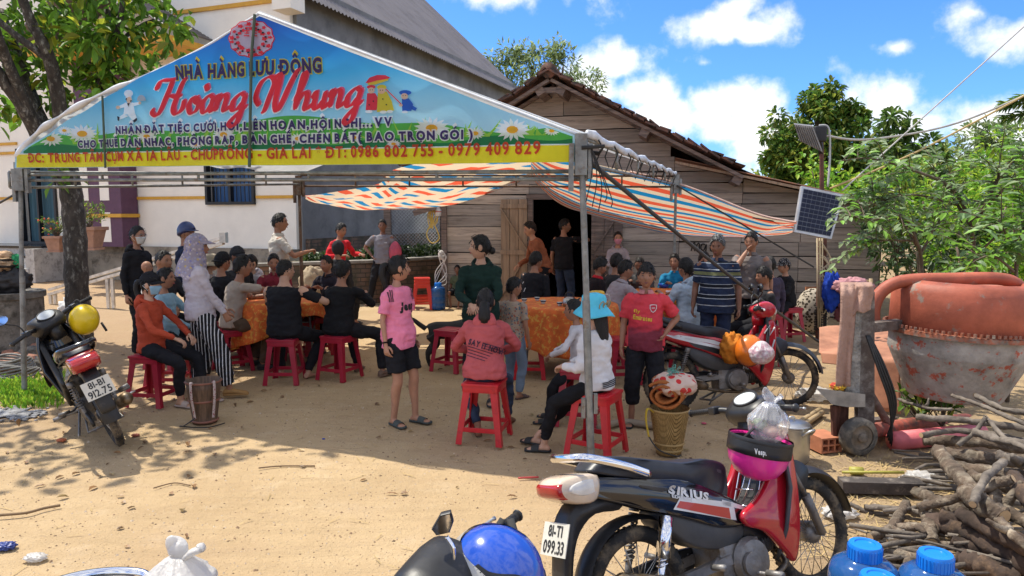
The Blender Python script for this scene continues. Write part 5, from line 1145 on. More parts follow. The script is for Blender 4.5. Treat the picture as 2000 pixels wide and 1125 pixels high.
per('blacktee', 'seated man in black tee shirt with his back turned at the left table', 556, 500, 7.25, 8, pose='sit', skin='c', hair='buzz', top=BLK, armL='table', armR=(.30, .34, .80), hy=35, w=1.12, vox=.010, feet=None, footR=(.16, .18), footL=(-.14, .2), lean=6, elR=(1, -.5, -.3))
per('whitepolo', 'standing man in off white polo holding the rear tent pole', 546, 420, 9.75, 72, skin='b', hair='short', top=('off white', (.52, .48, .42)), bottom=BLK2, collar=True, armR=(.10, .38, 1.20), armL='down', curl=1.3, hy=15)
per('darkjacket', 'seated man in dark jacket with lanyard behind the left table', 637, 494, 8.95, 205, pose='sit', skin='b', hair='short', sleeve='long', top=('dark jacket', (.022, .018, .025)), armL='table', armR='table', lean=12, collar=True)
per('blacklong', 'seated man in black long sleeve top with his back turned, legs to the right', 668, 503, 7.45, 18, pose='sit', skin='b', hair='short', sleeve='long', top=('black knit', (.011, .011, .013)), w=1.1, armL=(-.14, .36, .82), armR=(.10, .40, .84), hy=-12, lean=10, vox=.010, footR=(.38, .22), footL=(.0, .36), feet=('shoe', (.16, .10, .07)), elR=(1, -.3, -.8))
per('redboy', 'boy in bright red jacket leaning beside the grey house wall', 666, 449, 11.6, 118, H=1.55, skin='b', hair='short', sleeve='long', top=('bright red', (.55, .02, .03)), armL=(-.25, .30, 1.05), armR=(.2, .30, 1.05), zoff=.0, lean=12, hp=10)
per('blackhoodup', 'person with black hood pulled up sitting in front of the boy in red jacket', 660, 468, 10.7, 12, pose='sit', seat=.55, hair='short', sleeve='long', top=BLK2, extras=(('hoodup',),), hy=10)
per('greytee', 'standing man in grey tee shirt and black trousers with one hand on his hip', 747, 431, 13.4, 178, skin='d', hair='short', top=('grey tee', (.20, .19, .21)), bottom=BLK, armR='hip', armL='down', footL=(-.05, .02), footR=(.25, .02), feet=('sandal', (.12, .06, .04)), hy=0, side=-2)
per('pinkgirl', 'standing girl in pink and black football shirt with ponytail', 778, 505, 5.75, 124, H=None, sex='f', skin='a', hair='pony', top=('football pink', (.80, .23, .36)), bottom=BLK, legs='shorts', feet=('sandal', (.055, .065, .06)), hy=-46, armR='down', armL='down', vox=.0075, extras=(('band',), ('bracelet', 1)), child=True, baggy=.035, hem=.05, footR=(.09, .02), footL=(-.08, .10), headw=1.0)
per('greenhood', 'standing woman in dark green hoodie looking to the left, hair in a bun', 938, 462, 6.35, 188, sex='f', skin='c', hair='bun', sleeve='long', top=('bottle green', (.010, .028, .022)), hood=True, bottom=BLK, armL='clasp', armR='clasp', hy=72, vox=.009, baggy=.02, w=1.06, legs='slim')
per('pinkhood', 'seated woman in coral pink hoodie with her back to the camera', 948, 556, 5.42, 2, pose='sit', seat=.46, sex='f', skin='b', hair='tied', sleeve='long', top=('coral pink', (.46, .095, .10)), hood=True, bottom=JEAN, legs='slim', armL='knee', armR='knee', lean=13, hp=14, vox=.0075, baggy=.04, w=1.08, feet=('sandal', (.16, .07, .03)), footL=(-.06, .10), footR=(.16, .38), elL=(-1, -.3, -.2), elR=(1, -.2, -.4))
per('childright', 'child in floral top and worn jeans standing behind the coral hoodie', 1004, 549, 6.55, 35, skin='b', hair='short', top=m_flor2, bottom=LJ, legs='long', child=True, vox=.008, hy=25, feet=('sandal', (.1, .06, .05)))
per('doorman', 'standing man in black tee and jeans with a hand on the shed door', 1103, 430, 11.9, 38, skin='b', hair='short', top=BLK, bottom=JEAN, armR=(.10, .58, 1.28), armL='down', hy=62, legs='long', feet=('shoe', dk))
per('brownsleeve', 'person in rust brown sleeves bending beside the shed door', 1036, 467, 11.2, 262, skin='a', hair='short', sleeve='long', top=('rust brown', (.26, .09, .045)), H=1.62, lean=24, hp=14, armL=(-.26, .22, .72), armR=(.1, .40, .9))
per('blackjacket', 'seated person in black jacket with white marks behind the middle table', 1047, 488, 9.2, 38, pose='sit', skin='b', hair='thick', sleeve='long', top=('black shell', (.014, .014, .018)), lean=10, w=1.08, hy=10)
per('pinkmask', 'standing woman in pale grey hoodie and pink face mask by the shed wall', 1207, 455, 11.2, 182, sex='f', skin='a', hair='side', sleeve='long', top=('pale grey hoodie', (.34, .31, .34)), hood=True, extras=(('mask', ('rose mask', (.62, .26, .34))),), armL='clasp', armR='clasp')
per('redcollar', 'seated person in black top with red collar facing the right table', 1172, 498, 8.75, 72, pose='sit', skin='b', hair='thick', sleeve='long', top=('black top', (.018, .012, .014)), collar=('red collar', (.45, .02, .03)), lean=14, hp=18)
per('lilacpolo', 'seated man in lilac grey polo leaning on his knees at the right table', 1222, 497, 8.05, 74, pose='sit', skin='b', hair='short', hair_mat=hair_m, top=('lilac polo', (.31, .27, .29)), collar=True, bottom=BLK, lean=24, hp=6, armL=(.0, .52, .62), armR=(.16, .55, .60), vox=.010, footR=(.12, .40), footL=(-.1, .45))
per('behindhead', 'black haired person sitting behind the man in lilac polo', 1205, 493, 9.1, 50, pose='sit', skin='b', hair='thick', top=BLK2)
per('darkshirt', 'seated man in dark patterned shirt looking down at the right table', 1250, 498, 9.55, 205, pose='sit', skin='d', hair='buzz', top=('dark grey shirt', (.05, .05, .052)), collar=True, lean=12, hp=20, armL='table', armR='table')
per('blueshirt', 'seated man in teal blue shirt at the far side of the right table', 1318, 494, 9.6, 192, pose='sit', skin='b', hair='short', top=('teal blue', (.012, .17, .32)), collar=True, armL='table', armR='table', hy=15, sleeve='long')
per('denim', 'seated person in pale denim jacket with white hood at the right table', 1340, 500, 7.95, 318, pose='sit', skin='b', hair='thick', sleeve='long', top=m_den, hood=True, w=1.1, lean=10, armL='table', armR=(.22, .38, .78), baggy=.03, vox=.010, hy=8)
per('polo', 'standing older man in navy striped polo with greying hair', 1402, 464, 7.45, 202, skin='d', hair='thick', hair_mat=hair_g, top=m_polo, bottom=NAVY, collar=('navy collar', (.018, .028, .060)), w=1.1, armL='down', armR='down', vox=.009, hy=6, hp=8, hem=.05, baggy=.03)
per('greypolo', 'standing man in grey brown polo with a hand at his chin', 1468, 457, 8.3, 212, skin='b', hair='short', top=('taupe polo', (.17, .145, .135)), bottom=BLK, collar=True, armR='chin', armL='down', w=1.08, hp=6, hy=5)
per('behindpolo', 'seated man in black top half hidden behind the man in striped polo', 1376, 490, 9.3, 190, pose='sit', skin='b', hair='thick', top=BLK, sleeve='long', hy=-10)
per('boyright', 'boy in black shirt sitting behind the red motorbike looking left', 1492, 543, 8.1, 262, pose='sit', seat=.40, skin='b', hair='fringe', top=BLK2, child=True, hy=5, hp=4, H=1.35)
per('checkcap', 'seated man in dotted black cap and black jacket with clasped hands', 1532, 503, 9.6, 258, pose='sit', skin='a', hair='short', sleeve='long', top=('black padded', (.016, .016, .018)), extras=(('cap', ('x',), {}),) if 0 else (), armL='clasp', armR='clasp', lean=10, legs='long', curl=1.0)
per('purpleback', 'person in dark purple and grey top with back turned beside the man in dotted cap', 1503, 500, 9.0, 345, pose='sit', skin='b', hair='thick', sleeve='long', top=('dusky purple', (.055, .045, .075)), w=1.1)
per('jersey', 'standing boy in red football jersey and black joggers', 1263, 521, 5.68, 190, skin='b', hair='fringe', top=m_jers, bottom=BLK, legs='cuffed', child=True, vox=.0075, armL='hip', armR='down', feet=('sandal', dk), hy=2, baggy=.03, hem=.02, elL=(-1, -.9, .1), footR=(.10, .02), footL=(-.10, .04), collar=('pale collar', (.5, .2, .2)))
per('buckethat', 'seated girl in bright blue bucket hat and white hooded top', 1158, 573, 5.0, 292, pose='sit', seat=.46, sex='f', skin='c', hair='long', sleeve='long', top=('white jersey', (.60, .58, .58)), bottom=('black leggings', (.010, .010, .012)), legs='slim', armL='lap', armR='lap', extras=(('bucket', ('turquoise', (.10, .50, .66))),), vox=.0075, baggy=.03, twist=25, hy=18, lean=4, feet=('sandal', (.02, .02, .02)), footL=(-.10, .36), footR=(.0, .46), hem=.04)
per('whitegirl', 'seated girl in white jacket with dark hair beside the girl in bucket hat', 1121, 583, 5.75, 282, pose='sit', seat=.44, sex='f', skin='b', hair='side', sleeve='long', top=('white jacket', (.55, .53, .54)), bottom=BLK, legs='slim', armL='knee', armR='knee', lean=8, vox=.009, child=True)
per('toddlerfar', 'toddler sitting on the ground beside the far red stools', 893, 528, 13.1, 190, pose='sit', seat=.26, H=.95, skin='d', hair='short', top=('dull green', (.10, .12, .07)), child=True, feet=None, legs='shorts')
def dotted_cap():
 p = PP['checkcap']; vs, fs = shell([(0, .30), (1.57, .16), (3.15, -.02)], lambda d: .15+.05*max(0, d[2]), amp=.008); m = MB(); m.add(vs, fs, X=p['hX']); m.build('cap', m_cap, p['root']); m = MB()
 m.grid(lambda i, j: p['hX'] @ V((.072*math.sin(lerp(-1.25, 1.25, i))*(1+.12*j), .088*math.cos(lerp(-1.25, 1.25, i))*.95+.072*j*math.cos(lerp(-1.25, 1.25, i))**.6, .045-.022*j-.018*abs(lerp(-1, 1, i))**2)), 14, 5); m.build('cap_brim', m_cap, p['root'], solid=.006)
dotted_cap()
pw = mat('white print', (.62, .62, .62), .7, bump=0); pk = mat('black print', (.01, .01, .012), .7, bump=0); pyl = mat('yellow print', (.65, .42, .03), .6, bump=0); pmr = mat('dark plum print', (.04, .012, .03), .7, bump=0); pred = mat('crest red', (.45, .02, .04), .6, bump=0)
def bars(n, w, h, gap, sl=0, taper=0):
 def f(o, xd, yd, S_):
  m = MB()
  for k in range(n):
   y = -k*gap*S_; ww = w*S_*(1-taper*k); st = 14
   for i in range(st): a, b = lerp(0, ww, i/st), lerp(0, ww, (i+1)/st); m.poly([o+xd*a+yd*y, o+xd*b+yd*y, o+xd*b+yd*(y+h*S_), o+xd*a+yd*(y+h*S_)])
  return m
 return f
p = PP['pinkhood']
print_on(p, 'SAY IT NOW', (-.165, .205), .36, .052, pmr, back=True, slant=-17, bold=.05)
print_on(p, bars(3, .20, .006, .024), (-.01, .255), 0, 0, pmr, back=True, slant=-15); print_on(p, bars(4, .26, .007, .028, taper=.06), (-.175, .18), 0, 0, pmr, back=True, slant=-17)
p = PP['scarf']; print_on(p, 'WKNDR', (-.17, .21), .22, .085, pw, back=True, bold=.05, slant=-4); print_on(p, 'New York City', (-.15, .165), .21, .032, pw, back=True, slant=-4)
p = PP['pinkgirl']; print_on(p, 'Jeep', (-.085, .255), .20, .075, pk, bold=.06)
def three(o, xd, yd, S_):
 m = MB()
 for k in range(3):
  for i in range(6): a, b = i*.02*S_, (i+1)*.02*S_; x = k*.020*S_; m.poly([o+xd*x+yd*a, o+xd*(x+.009*S_)+yd*a, o+xd*(x+.009*S_)+yd*b, o+xd*x+yd*b])
 return m
print_on(p, three, (-.185, .345), 0, 0, pk, nm='shoulder_stripe'); print_on(p, three, (.135, .345), 0, 0, pk, nm='shoulder_stripe')
p = PP['jersey']
def shield(k):
 def f(o, xd, yd, S_):
  return MB().poly([o+xd*(a*k*S_)+yd*(b*k*S_) for a, b in [(-1, 1), (0, 1.15), (1, 1), (1, -.1), (.6, -.85), (0, -1.3), (-.6, -.85), (-1, -.1)]])
 return f
print_on(p, shield(.036), (.075, .345), 0, 0, pw, nm='crest'); print_on(p, shield(.029), (.075, .346), 0, 0, pred, nm='crest', off=.008); print_on(p, bars(1, .034, .007, .01), (.058, .345), 0, 0, pw, nm='crest', off=.010)
print_on(p, 'Emirates', (-.135, .215), .20, .045, pyl, bold=.04, slant=-6); print_on(p, 'fly', (-.13, .285), .07, .035, pyl, bold=.03, slant=-6)
print_on(p, 'A', (.10, -.11), .045, .04, pw, bold=.03) if 0 else None
p = PP['buckethat']; print_on(p, bars(4, .26, .009, .016), (-.11, .015), 0, 0, pk, dirv=(.3, -.95, 0) if 0 else None, back=True, nm='hem_print'); 
p = PP['darkjacket']; print_on(p, bars(1, .03, .10, .1), (.02, .25), 0, 0, pw, nm='name_card')
p = PP['greytee']; print_on(p, bars(1, .05, .010, .1), (.05, .33), 0, 0, pw, nm='chest_mark')
p = PP['blackjacket']; print_on(p, bars(1, .05, .012, .1), (-.15, .40), 0, 0, pw, back=True, nm='back_mark', slant=40); print_on(p, bars(1, .07, .012, .1), (-.13, .30), 0, 0, pw, back=True, nm='back_mark', slant=60)
# ================================================================== STOOLS AND TABLES
st_red = mat('red moulded plastic', (.50, .014, .024), .33, var=.12, sc_=5, bump=.05, bs=40, col2=(.30, .012, .02), c2=.62)
st_crim = mat('crimson moulded plastic', (.34, .012, .034), .36, var=.12, sc_=5, bump=.05, bs=40)
st_or = mat('orange red moulded plastic', (.55, .035, .018), .33, var=.1, sc_=5, bump=.05)
def stool_parts(root, m_, h=.455):
 a, b = .128, .178; q = MB()
 q.bbox((0, 0, h-.012), (2*a+.03, 2*a+.03, .024), .011); q.bbox((0, 0, h-.045), (2*a+.014, 2*a+.014, .05), .008); q.bbox((0, 0, h+.001), (2*a-.05, 2*a-.05, .006), .003); q.build('seat', m_, root, ang=35)
 for sx in (1, -1):
  for sy in (1, -1):
   l = MB(); rings = []
   for k in range(7):
    t = k/6; z = lerp(h-.03, 0, t); o = lerp(a, b, t); w = lerp(.042, .030, t)*(1 if k < 6 else 1.15)
    x0, y0 = sx*o, sy*o; rings.append([V((x0, y0, z)), V((x0-sx*w*1.35, y0, z)), V((x0-sx*w*1.3, y0-sy*.012, z)), V((x0-sx*.013, y0-sy*.013, z)), V((x0-sx*.012, y0-sy*w*1.3, z)), V((x0, y0-sy*w*1.35, z))])
    if sx*sy < 0: rings[-1].reverse()
   l.loft(rings); l.build('leg', m_, root, smooth=False)
 r = MB(); z = .11; o = lerp(a, b, 1-z/h)-.012
 for s in (1, -1): r.bbox((0, s*o, z), (2*o-.02, .012, .035), .004); r.bbox((s*o, 0, z), (.012, 2*o-.02, .035), .004)
 r.build('stretcher', m_, root, smooth=False)
def stool(loc, rz, label, m_, sc_=1):
 key = m_.name
 if key not in STOOL:
  STOOL[key] = thing('plastic_stool', label, 'stool', loc, rz, 'plastic stools in the yard'); stool_parts(STOOL[key], m_); o = STOOL[key]
 else: o = clone(STOOL[key], loc, rz, label)
 return o
STOOL = {}
rs = random.Random(11)
SEATED = [('redhood', 'crimson stool under the girl in rust hoodie and black cap', 1), ('bluejack', 'crimson stool under the woman in pale blue jacket', 1), ('beigetee', 'crimson stool under the man in beige tee shirt', 1), ('babyman', 'crimson stool under the man holding the baby', 1),
 ('blackcap', 'crimson stool under the person in black cap', 1), ('darkcap', 'crimson stool under the man in dark cap', 1), ('whitehood', 'crimson stool under the woman in white hooded top', 1), ('sunhat', 'crimson stool under the person in beige sun hat', 1), ('redpolo', 'red stool under the man in dark red polo', 0), ('blacktee', 'crimson stool under the man in black tee at the left table', 1),
 ('darkjacket', 'red stool under the man in dark jacket with lanyard', 0), ('blacklong', 'crimson stool under the man in black long sleeve top', 1), ('pinkhood', 'bright red stool under the woman in coral pink hoodie', 0), ('blackjacket', 'red stool under the person in black jacket with white marks', 0), ('redcollar', 'red stool under the person with red collar', 0), ('lilacpolo', 'crimson stool under the man in lilac grey polo', 1),
 ('behindhead', 'crimson stool under the black haired person behind the lilac polo', 1), ('darkshirt', 'crimson stool under the man in dark patterned shirt', 1), ('blueshirt', 'crimson stool under the man in teal blue shirt', 1), ('denim', 'crimson stool under the person in pale denim jacket', 1), ('behindpolo', 'crimson stool under the man behind the striped polo', 1), ('boyright', 'crimson stool under the boy behind the red motorbike', 1),
 ('checkcap', 'crimson stool under the man in dotted black cap', 1), ('purpleback', 'crimson stool under the person in dusky purple top', 1), ('buckethat', 'bright red stool under the girl in turquoise bucket hat', 0), ('whitegirl', 'crimson stool under the girl in white jacket', 1)]
for k, lab, c in SEATED:
 r = PP[k]['root']; f = V((math.sin(-r.rotation_euler.z), math.cos(r.rotation_euler.z), 0)); stool((r.location.x, r.location.y, 0), r.rotation_euler.z+rs.uniform(-.25, .25), lab, (st_red, st_crim)[c])
for u, v, lab, m_ in ((882, 722, 'empty crimson stool to the left of the coral pink hoodie', st_crim), (1033, 735, 'empty red stool in front of the middle table cloth', st_red), (1222, 668, 'empty crimson stool left of the boy in red jersey', st_crim), (622, 690, 'empty red stool under the far side of the left table', st_red), (590, 700, 'empty crimson stool beside the legs of the left table', st_crim), (1215, 745, 'empty crimson stool behind the boy in red jersey', st_crim)):
 p = G(u, v); stool((p.x, p.y, 0), rs.uniform(-.5, .5), lab, m_)
p = G(825, 603)
for k, lab in enumerate(('lowest of the stacked orange red stools by the brick wall', 'middle of the stacked orange red stools by the brick wall', 'topmost of the stacked orange red stools by the brick wall')):
 stool((p.x, p.y, .055*k), .12+.02*k, lab, st_or)
cloth_or = mat('orange printed cloth', (.60, .12, .02), .8, var=.15, sc_=13, bump=.5, bs=9, dist=.01, col2=(.62, .30, .05), c2=.55, edge=.02)
wood_top = mat('folding table top', (.25, .18, .12), .6)
def table(c, r, lab, labc, h=.735, drop=.42, seed=0, cut=None):
 t = thing('round_table', lab, 'table', c, seed, 'round banquet tables'); q = MB(); q.lathe([(0, h-.025), (r, h-.025), (r, h), (0, h)], 40); q.build('tabletop', wood_top, t, ang=40)
 for a in (.6, 2.2, 3.75, 5.3):
  l = MB(); l.tube([(r*.62*math.cos(a), r*.62*math.sin(a), h-.03), (r*.74*math.cos(a), r*.74*math.sin(a), 0)], .013, 8); l.build('leg', steel_grey, t)
 b = MB(); b.tube([(r*.66*math.cos(.6), r*.66*math.sin(.6), .5), (r*.66*math.cos(2.2), r*.66*math.sin(2.2), .5)], .010, 6); b.tube([(r*.66*math.cos(3.75), r*.66*math.sin(3.75), .5), (r*.66*math.cos(5.3), r*.66*math.sin(5.3), .5)], .010, 6); b.build('brace', steel_grey, t)
 m = MB(); n = 120
 def f(i, j):
  a = 2*math.pi*i; rr = r+.014; dr = drop*(1+.10*math.sin(2*a+seed*3)+.06*math.sin(4*a+1+seed)); 
  if cut: dr *= 1-.72*math.exp(-((((a-cut+math.pi) % (2*math.pi))-math.pi)/.8)**2)
  if j < .4: k = j/.4; return (rr*k*math.cos(a), rr*k*math.sin(a), h+.006+.003*NZ.noise((rr*k*math.cos(a)*9, rr*k*math.sin(a)*9, seed)))
  k = (j-.4)/.6; w = .030*k**.8*(math.sin(13*a+seed)+.6*math.sin(21*a+2+seed)); R2 = rr+.012*math.sin(min(1, k*6)*1.57)+w+.02*k
  return (R2*math.cos(a), R2*math.sin(a), h+.006-.004*min(1, k*5)-dr*k)
 m.grid(f, n, 24); o = m.build('tablecloth', cloth_or, solid=.004); o.location = c; tag(o, labc, 'tablecloth', 'orange tablecloths')
T1 = at(562, 560, 8.15); T1.z = 0; T2 = at(1098, 560, 7.75); T2.z = 0; T3 = at(1308, 560, 8.75); T3.z = 0
table(T1, .55, 'round folding table at left among the men in black', 'orange printed cloth on the left table, lifted at the front right', seed=.4, cut=5.4, drop=.5); table(T2, .58, 'round folding table in the middle before the doorway', 'orange printed cloth on the middle table with small cups', seed=1.3, drop=.44); table(T3, .60, 'round folding table at right behind the boy in red jersey', 'orange printed cloth on the right table with papers', seed=2.2)
cup_m = mat('glazed cup', (.5, .5, .48), .2, var=.05, bump=0); cup_b = mat('blue glaze', (.02, .025, .06), .25, bump=0)
def cup(p, lab):
 t = thing('tea_cup', lab, 'cup', p, 0, 'small tea cups'); m = MB(); m.lathe([(.0, .002), (.018, .0), (.019, .004), (.032, .038), (.029, .038), (.016, .008), (0, .008)], 18); m.build('bowl', cup_m, t); m = MB(); m.lathe([(.0262, .020), (.0312, .034), (.0325, .034), (.0275, .020)], 18, caps=False); m.build('painted_band', cup_b, t)
TZ = .745
for k, (u, v, w) in enumerate(((1024, 590, 'leftmost cup on the middle table'), (1049, 587, 'cup second from left on the middle table'), (1061, 593, 'front cup near the centre of the middle table'), (1093, 597, 'cup at the right of the middle table'), (1252, 566, 'cup at the left edge of the right table'), (507, 583, 'cup on the left table by the beige tee'), (528, 590, 'cup in the centre of the left table'))):
 p = Zp(u, v, TZ); cup(p, 'small blue and white tea ' + w)
def jug():
 p = Zp(1166, 606, TZ); t = thing('water_jug', 'clear plastic jug with yellow lid on the middle table', 'jug', p, -.3); m = MB(); m.lathe([(0, .004), (.055, 0), (.058, .01), (.068, .17), (.065, .17), (.054, .012), (0, .012)], 28); m.build('jug_body', mat('clear plastic', (.78, .76, .72), .15, trans=.75, bump=0, var=.02), t)
 m = MB(); m.lathe([(0, .195), (.06, .195), (.073, .185), (.075, .162), (.0, .162)], 28); m.box((-.075, 0, .178), (.04, .04, .022)); m.build('lid', mat('yellow lid', (.72, .42, .02), .35, bump=0), t, ang=40)
 m = MB(); m.tube(cr([(.066, 0, .16), (.115, 0, .155), (.125, 0, .10), (.10, 0, .045), (.062, 0, .04)], 5), .009, 8); m.build('handle', mat('clear handle', (.7, .68, .66), .2, trans=.5, bump=0), t)
 p = Zp(1112, 598, TZ); t = thing('metal_kettle', 'small dented steel kettle on the middle table behind the hat', 'kettle', p); m = MB(); m.lathe([(0, 0), (.06, 0), (.072, .03), (.066, .075), (.035, .095), (0, .098)], 24); m.build('kettle_body', alu, t); m = MB(); m.tube(cr([(-.05, 0, .08), (-.03, 0, .14), (.03, 0, .14), (.05, 0, .08)], 5), .006, 6); m.tube([(.06, 0, .04), (.11, 0, .085)], [.014, .008], 8); m.build('handle', black_plastic, t)
 p = Zp(1332, 572, TZ); m = MB(); m.box((0, 0, .006), (.30, .22, .008), rz=.3); m.box((-.05, .02, .014), (.28, .2, .005), rz=-.2); o = m.build('papers', mat('pale paper', (.52, .44, .44), .8, bump=.02), smooth=False); o.location = p; tag(o, 'pale papers spread on the right table', 'papers')
 p = Zp(1350, 574, TZ)+V((.12, 0, 0)); m = MB(); m.bbox((0, 0, .02), (.2, .13, .04), .008); o = m.build('blue_box', mat('blue plastic', (.02, .06, .35), .4)); o.location = p; tag(o, 'blue plastic box on the right table beside the papers', 'box')
 p = Zp(1296, 562, TZ); m = MB(); m.lathe([(0, 0), (.05, 0), (.075, .05), (.07, .05), (.046, .006), (0, .006)], 20); o = m.build('blue_bowl', mat('blue plastic', (.02, .06, .35), .4)); o.location = p; tag(o, 'blue plastic bowl at the back of the right table', 'bowl')
jug()
# ================================================================== MOTORBIKES
ZF = 1.0
def zm(z): return z if z < .45 else .45+(z-.45)*ZF
class MK(MB):
 def build(s, *a, **k): s.v = [(p[0], p[1], zm(p[2])) for p in s.v]; return MB.build(s, *a, **k)
def slab(mb, poly, hw, bulge=.5, n=4, layers=7, mi=0, y0=0, taper=None):
 """rounded slab: side outline in x,z, half width hw, closed at both sides"""
 P = cr_closed([(a, b, 0) for a, b in poly], n); c = sum(P, V((0, 0, 0)))/len(P); rings = []
 for k in range(layers):
  t = lerp(-1, 1, k/(layers-1)); yy = math.sin(t*math.pi/2); e = 1-bulge*.35*(abs(t)**3)
  rings.append([V((c.x+(p.x-c.x)*e, y0+yy*(hw if taper is None else taper(p.x)), c.y+(p.y-c.y)*e)) for p in P])
 mb.loft(rings, mi=mi); return mb
def wheel(t, x, z, R, w, name, sp=18, drum=True):
 y = MB(); n = 44; k = 12
 y.loft([[V((x+math.cos(a)*(R-w*.8+w*.8*math.cos(b)), w*.72*math.sin(b), z+math.sin(a)*(R-w*.8+w*.8*math.cos(b)))) for b in [2*math.pi*j/k for j in range(k)]] for a in [2*math.pi*i/n for i in range(n)]], closed=True)
 for i in range(52):
  a = 2*math.pi*i/52
  for s in (-1, 1): c = V((x+math.cos(a+s*.03)*(R-.003), s*w*.32, z+math.sin(a+s*.03)*(R-.003))); y.box(c, (.005, w*.22, .012), ry=-a)
 ty = y.build('tyre', rubber, t); r = MB()
 r.loft([[V((x+math.cos(a)*q, yy, z+math.sin(a)*q)) for q, yy in ((R-w*1.25, -.018), (R-w*1.5, -.012), (R-w*1.5, .012), (R-w*1.25, .018))] for a in [2*math.pi*i/40 for i in range(40)]], closed=True); r.build('rim', dirty_rim, ty)
 h = MB(); X = M4.Translation((x, 0, z)) @ M4.Rotation(math.pi/2, 4, 'X'); h.lathe([(0, -.055), (.03, -.055), (.055 if drum else .03, -.045), (.06 if drum else .03, .03), (.03, .055), (0, .055)], 24, X=X); h.build('hub', dirty_metal, ty)
 s = MB()
 for i in range(sp):
  a = 2*math.pi*i/sp
  for sg in (-1, 1):
   b = a+sg*.35; s.tube([(x+.045*math.cos(a), sg*.035, z+.045*math.sin(a)), (x+(R-w*1.45)*math.cos(b), 0, z+(R-w*1.45)*math.sin(b))], .0022, 4)
 s.build('spokes', metal('spoke steel', (.4, .38, .35), .4), ty); return ty
dirty_rim = mat('muddy rim', (.20, .18, .15), .6, .6, var=.3, sc_=12, bump=.2, col2=(.20, .14, .08), c2=.5)
amber = mat('amber lens', (.45, .17, .03), .15, trans=.3, bump=0); red_l = mat('red lens', (.35, .015, .015), .12, bump=0, coat=.5, var=.1); clear_l = mat('clear lens', (.62, .60, .56), .12, coat=.6, bump=0, var=.1, sc_=14)
tail_tint = mat('cream tail lens', (.58, .47, .36), .14, coat=.6, bump=0, var=.12, sc_=9)
seat_m = mat('seat vinyl', (.020, .023, .032), .38, var=.2, bump=.12, bs=160, dist=.003, col2=(.06, .06, .07), c2=.70); plate_m = mat('number plate', (.60, .58, .50), .5, var=.08, bump=.03); plate_k = mat('plate black', (.02, .02, .02), .5, bump=0)
mirror_m = metal('mirror glass', (.8, .8, .8), .04, var=0, bump=0); dial_m = mat('dial face', (.50, .52, .52), .12, coat=.8, var=.2, sc_=8, bump=0)
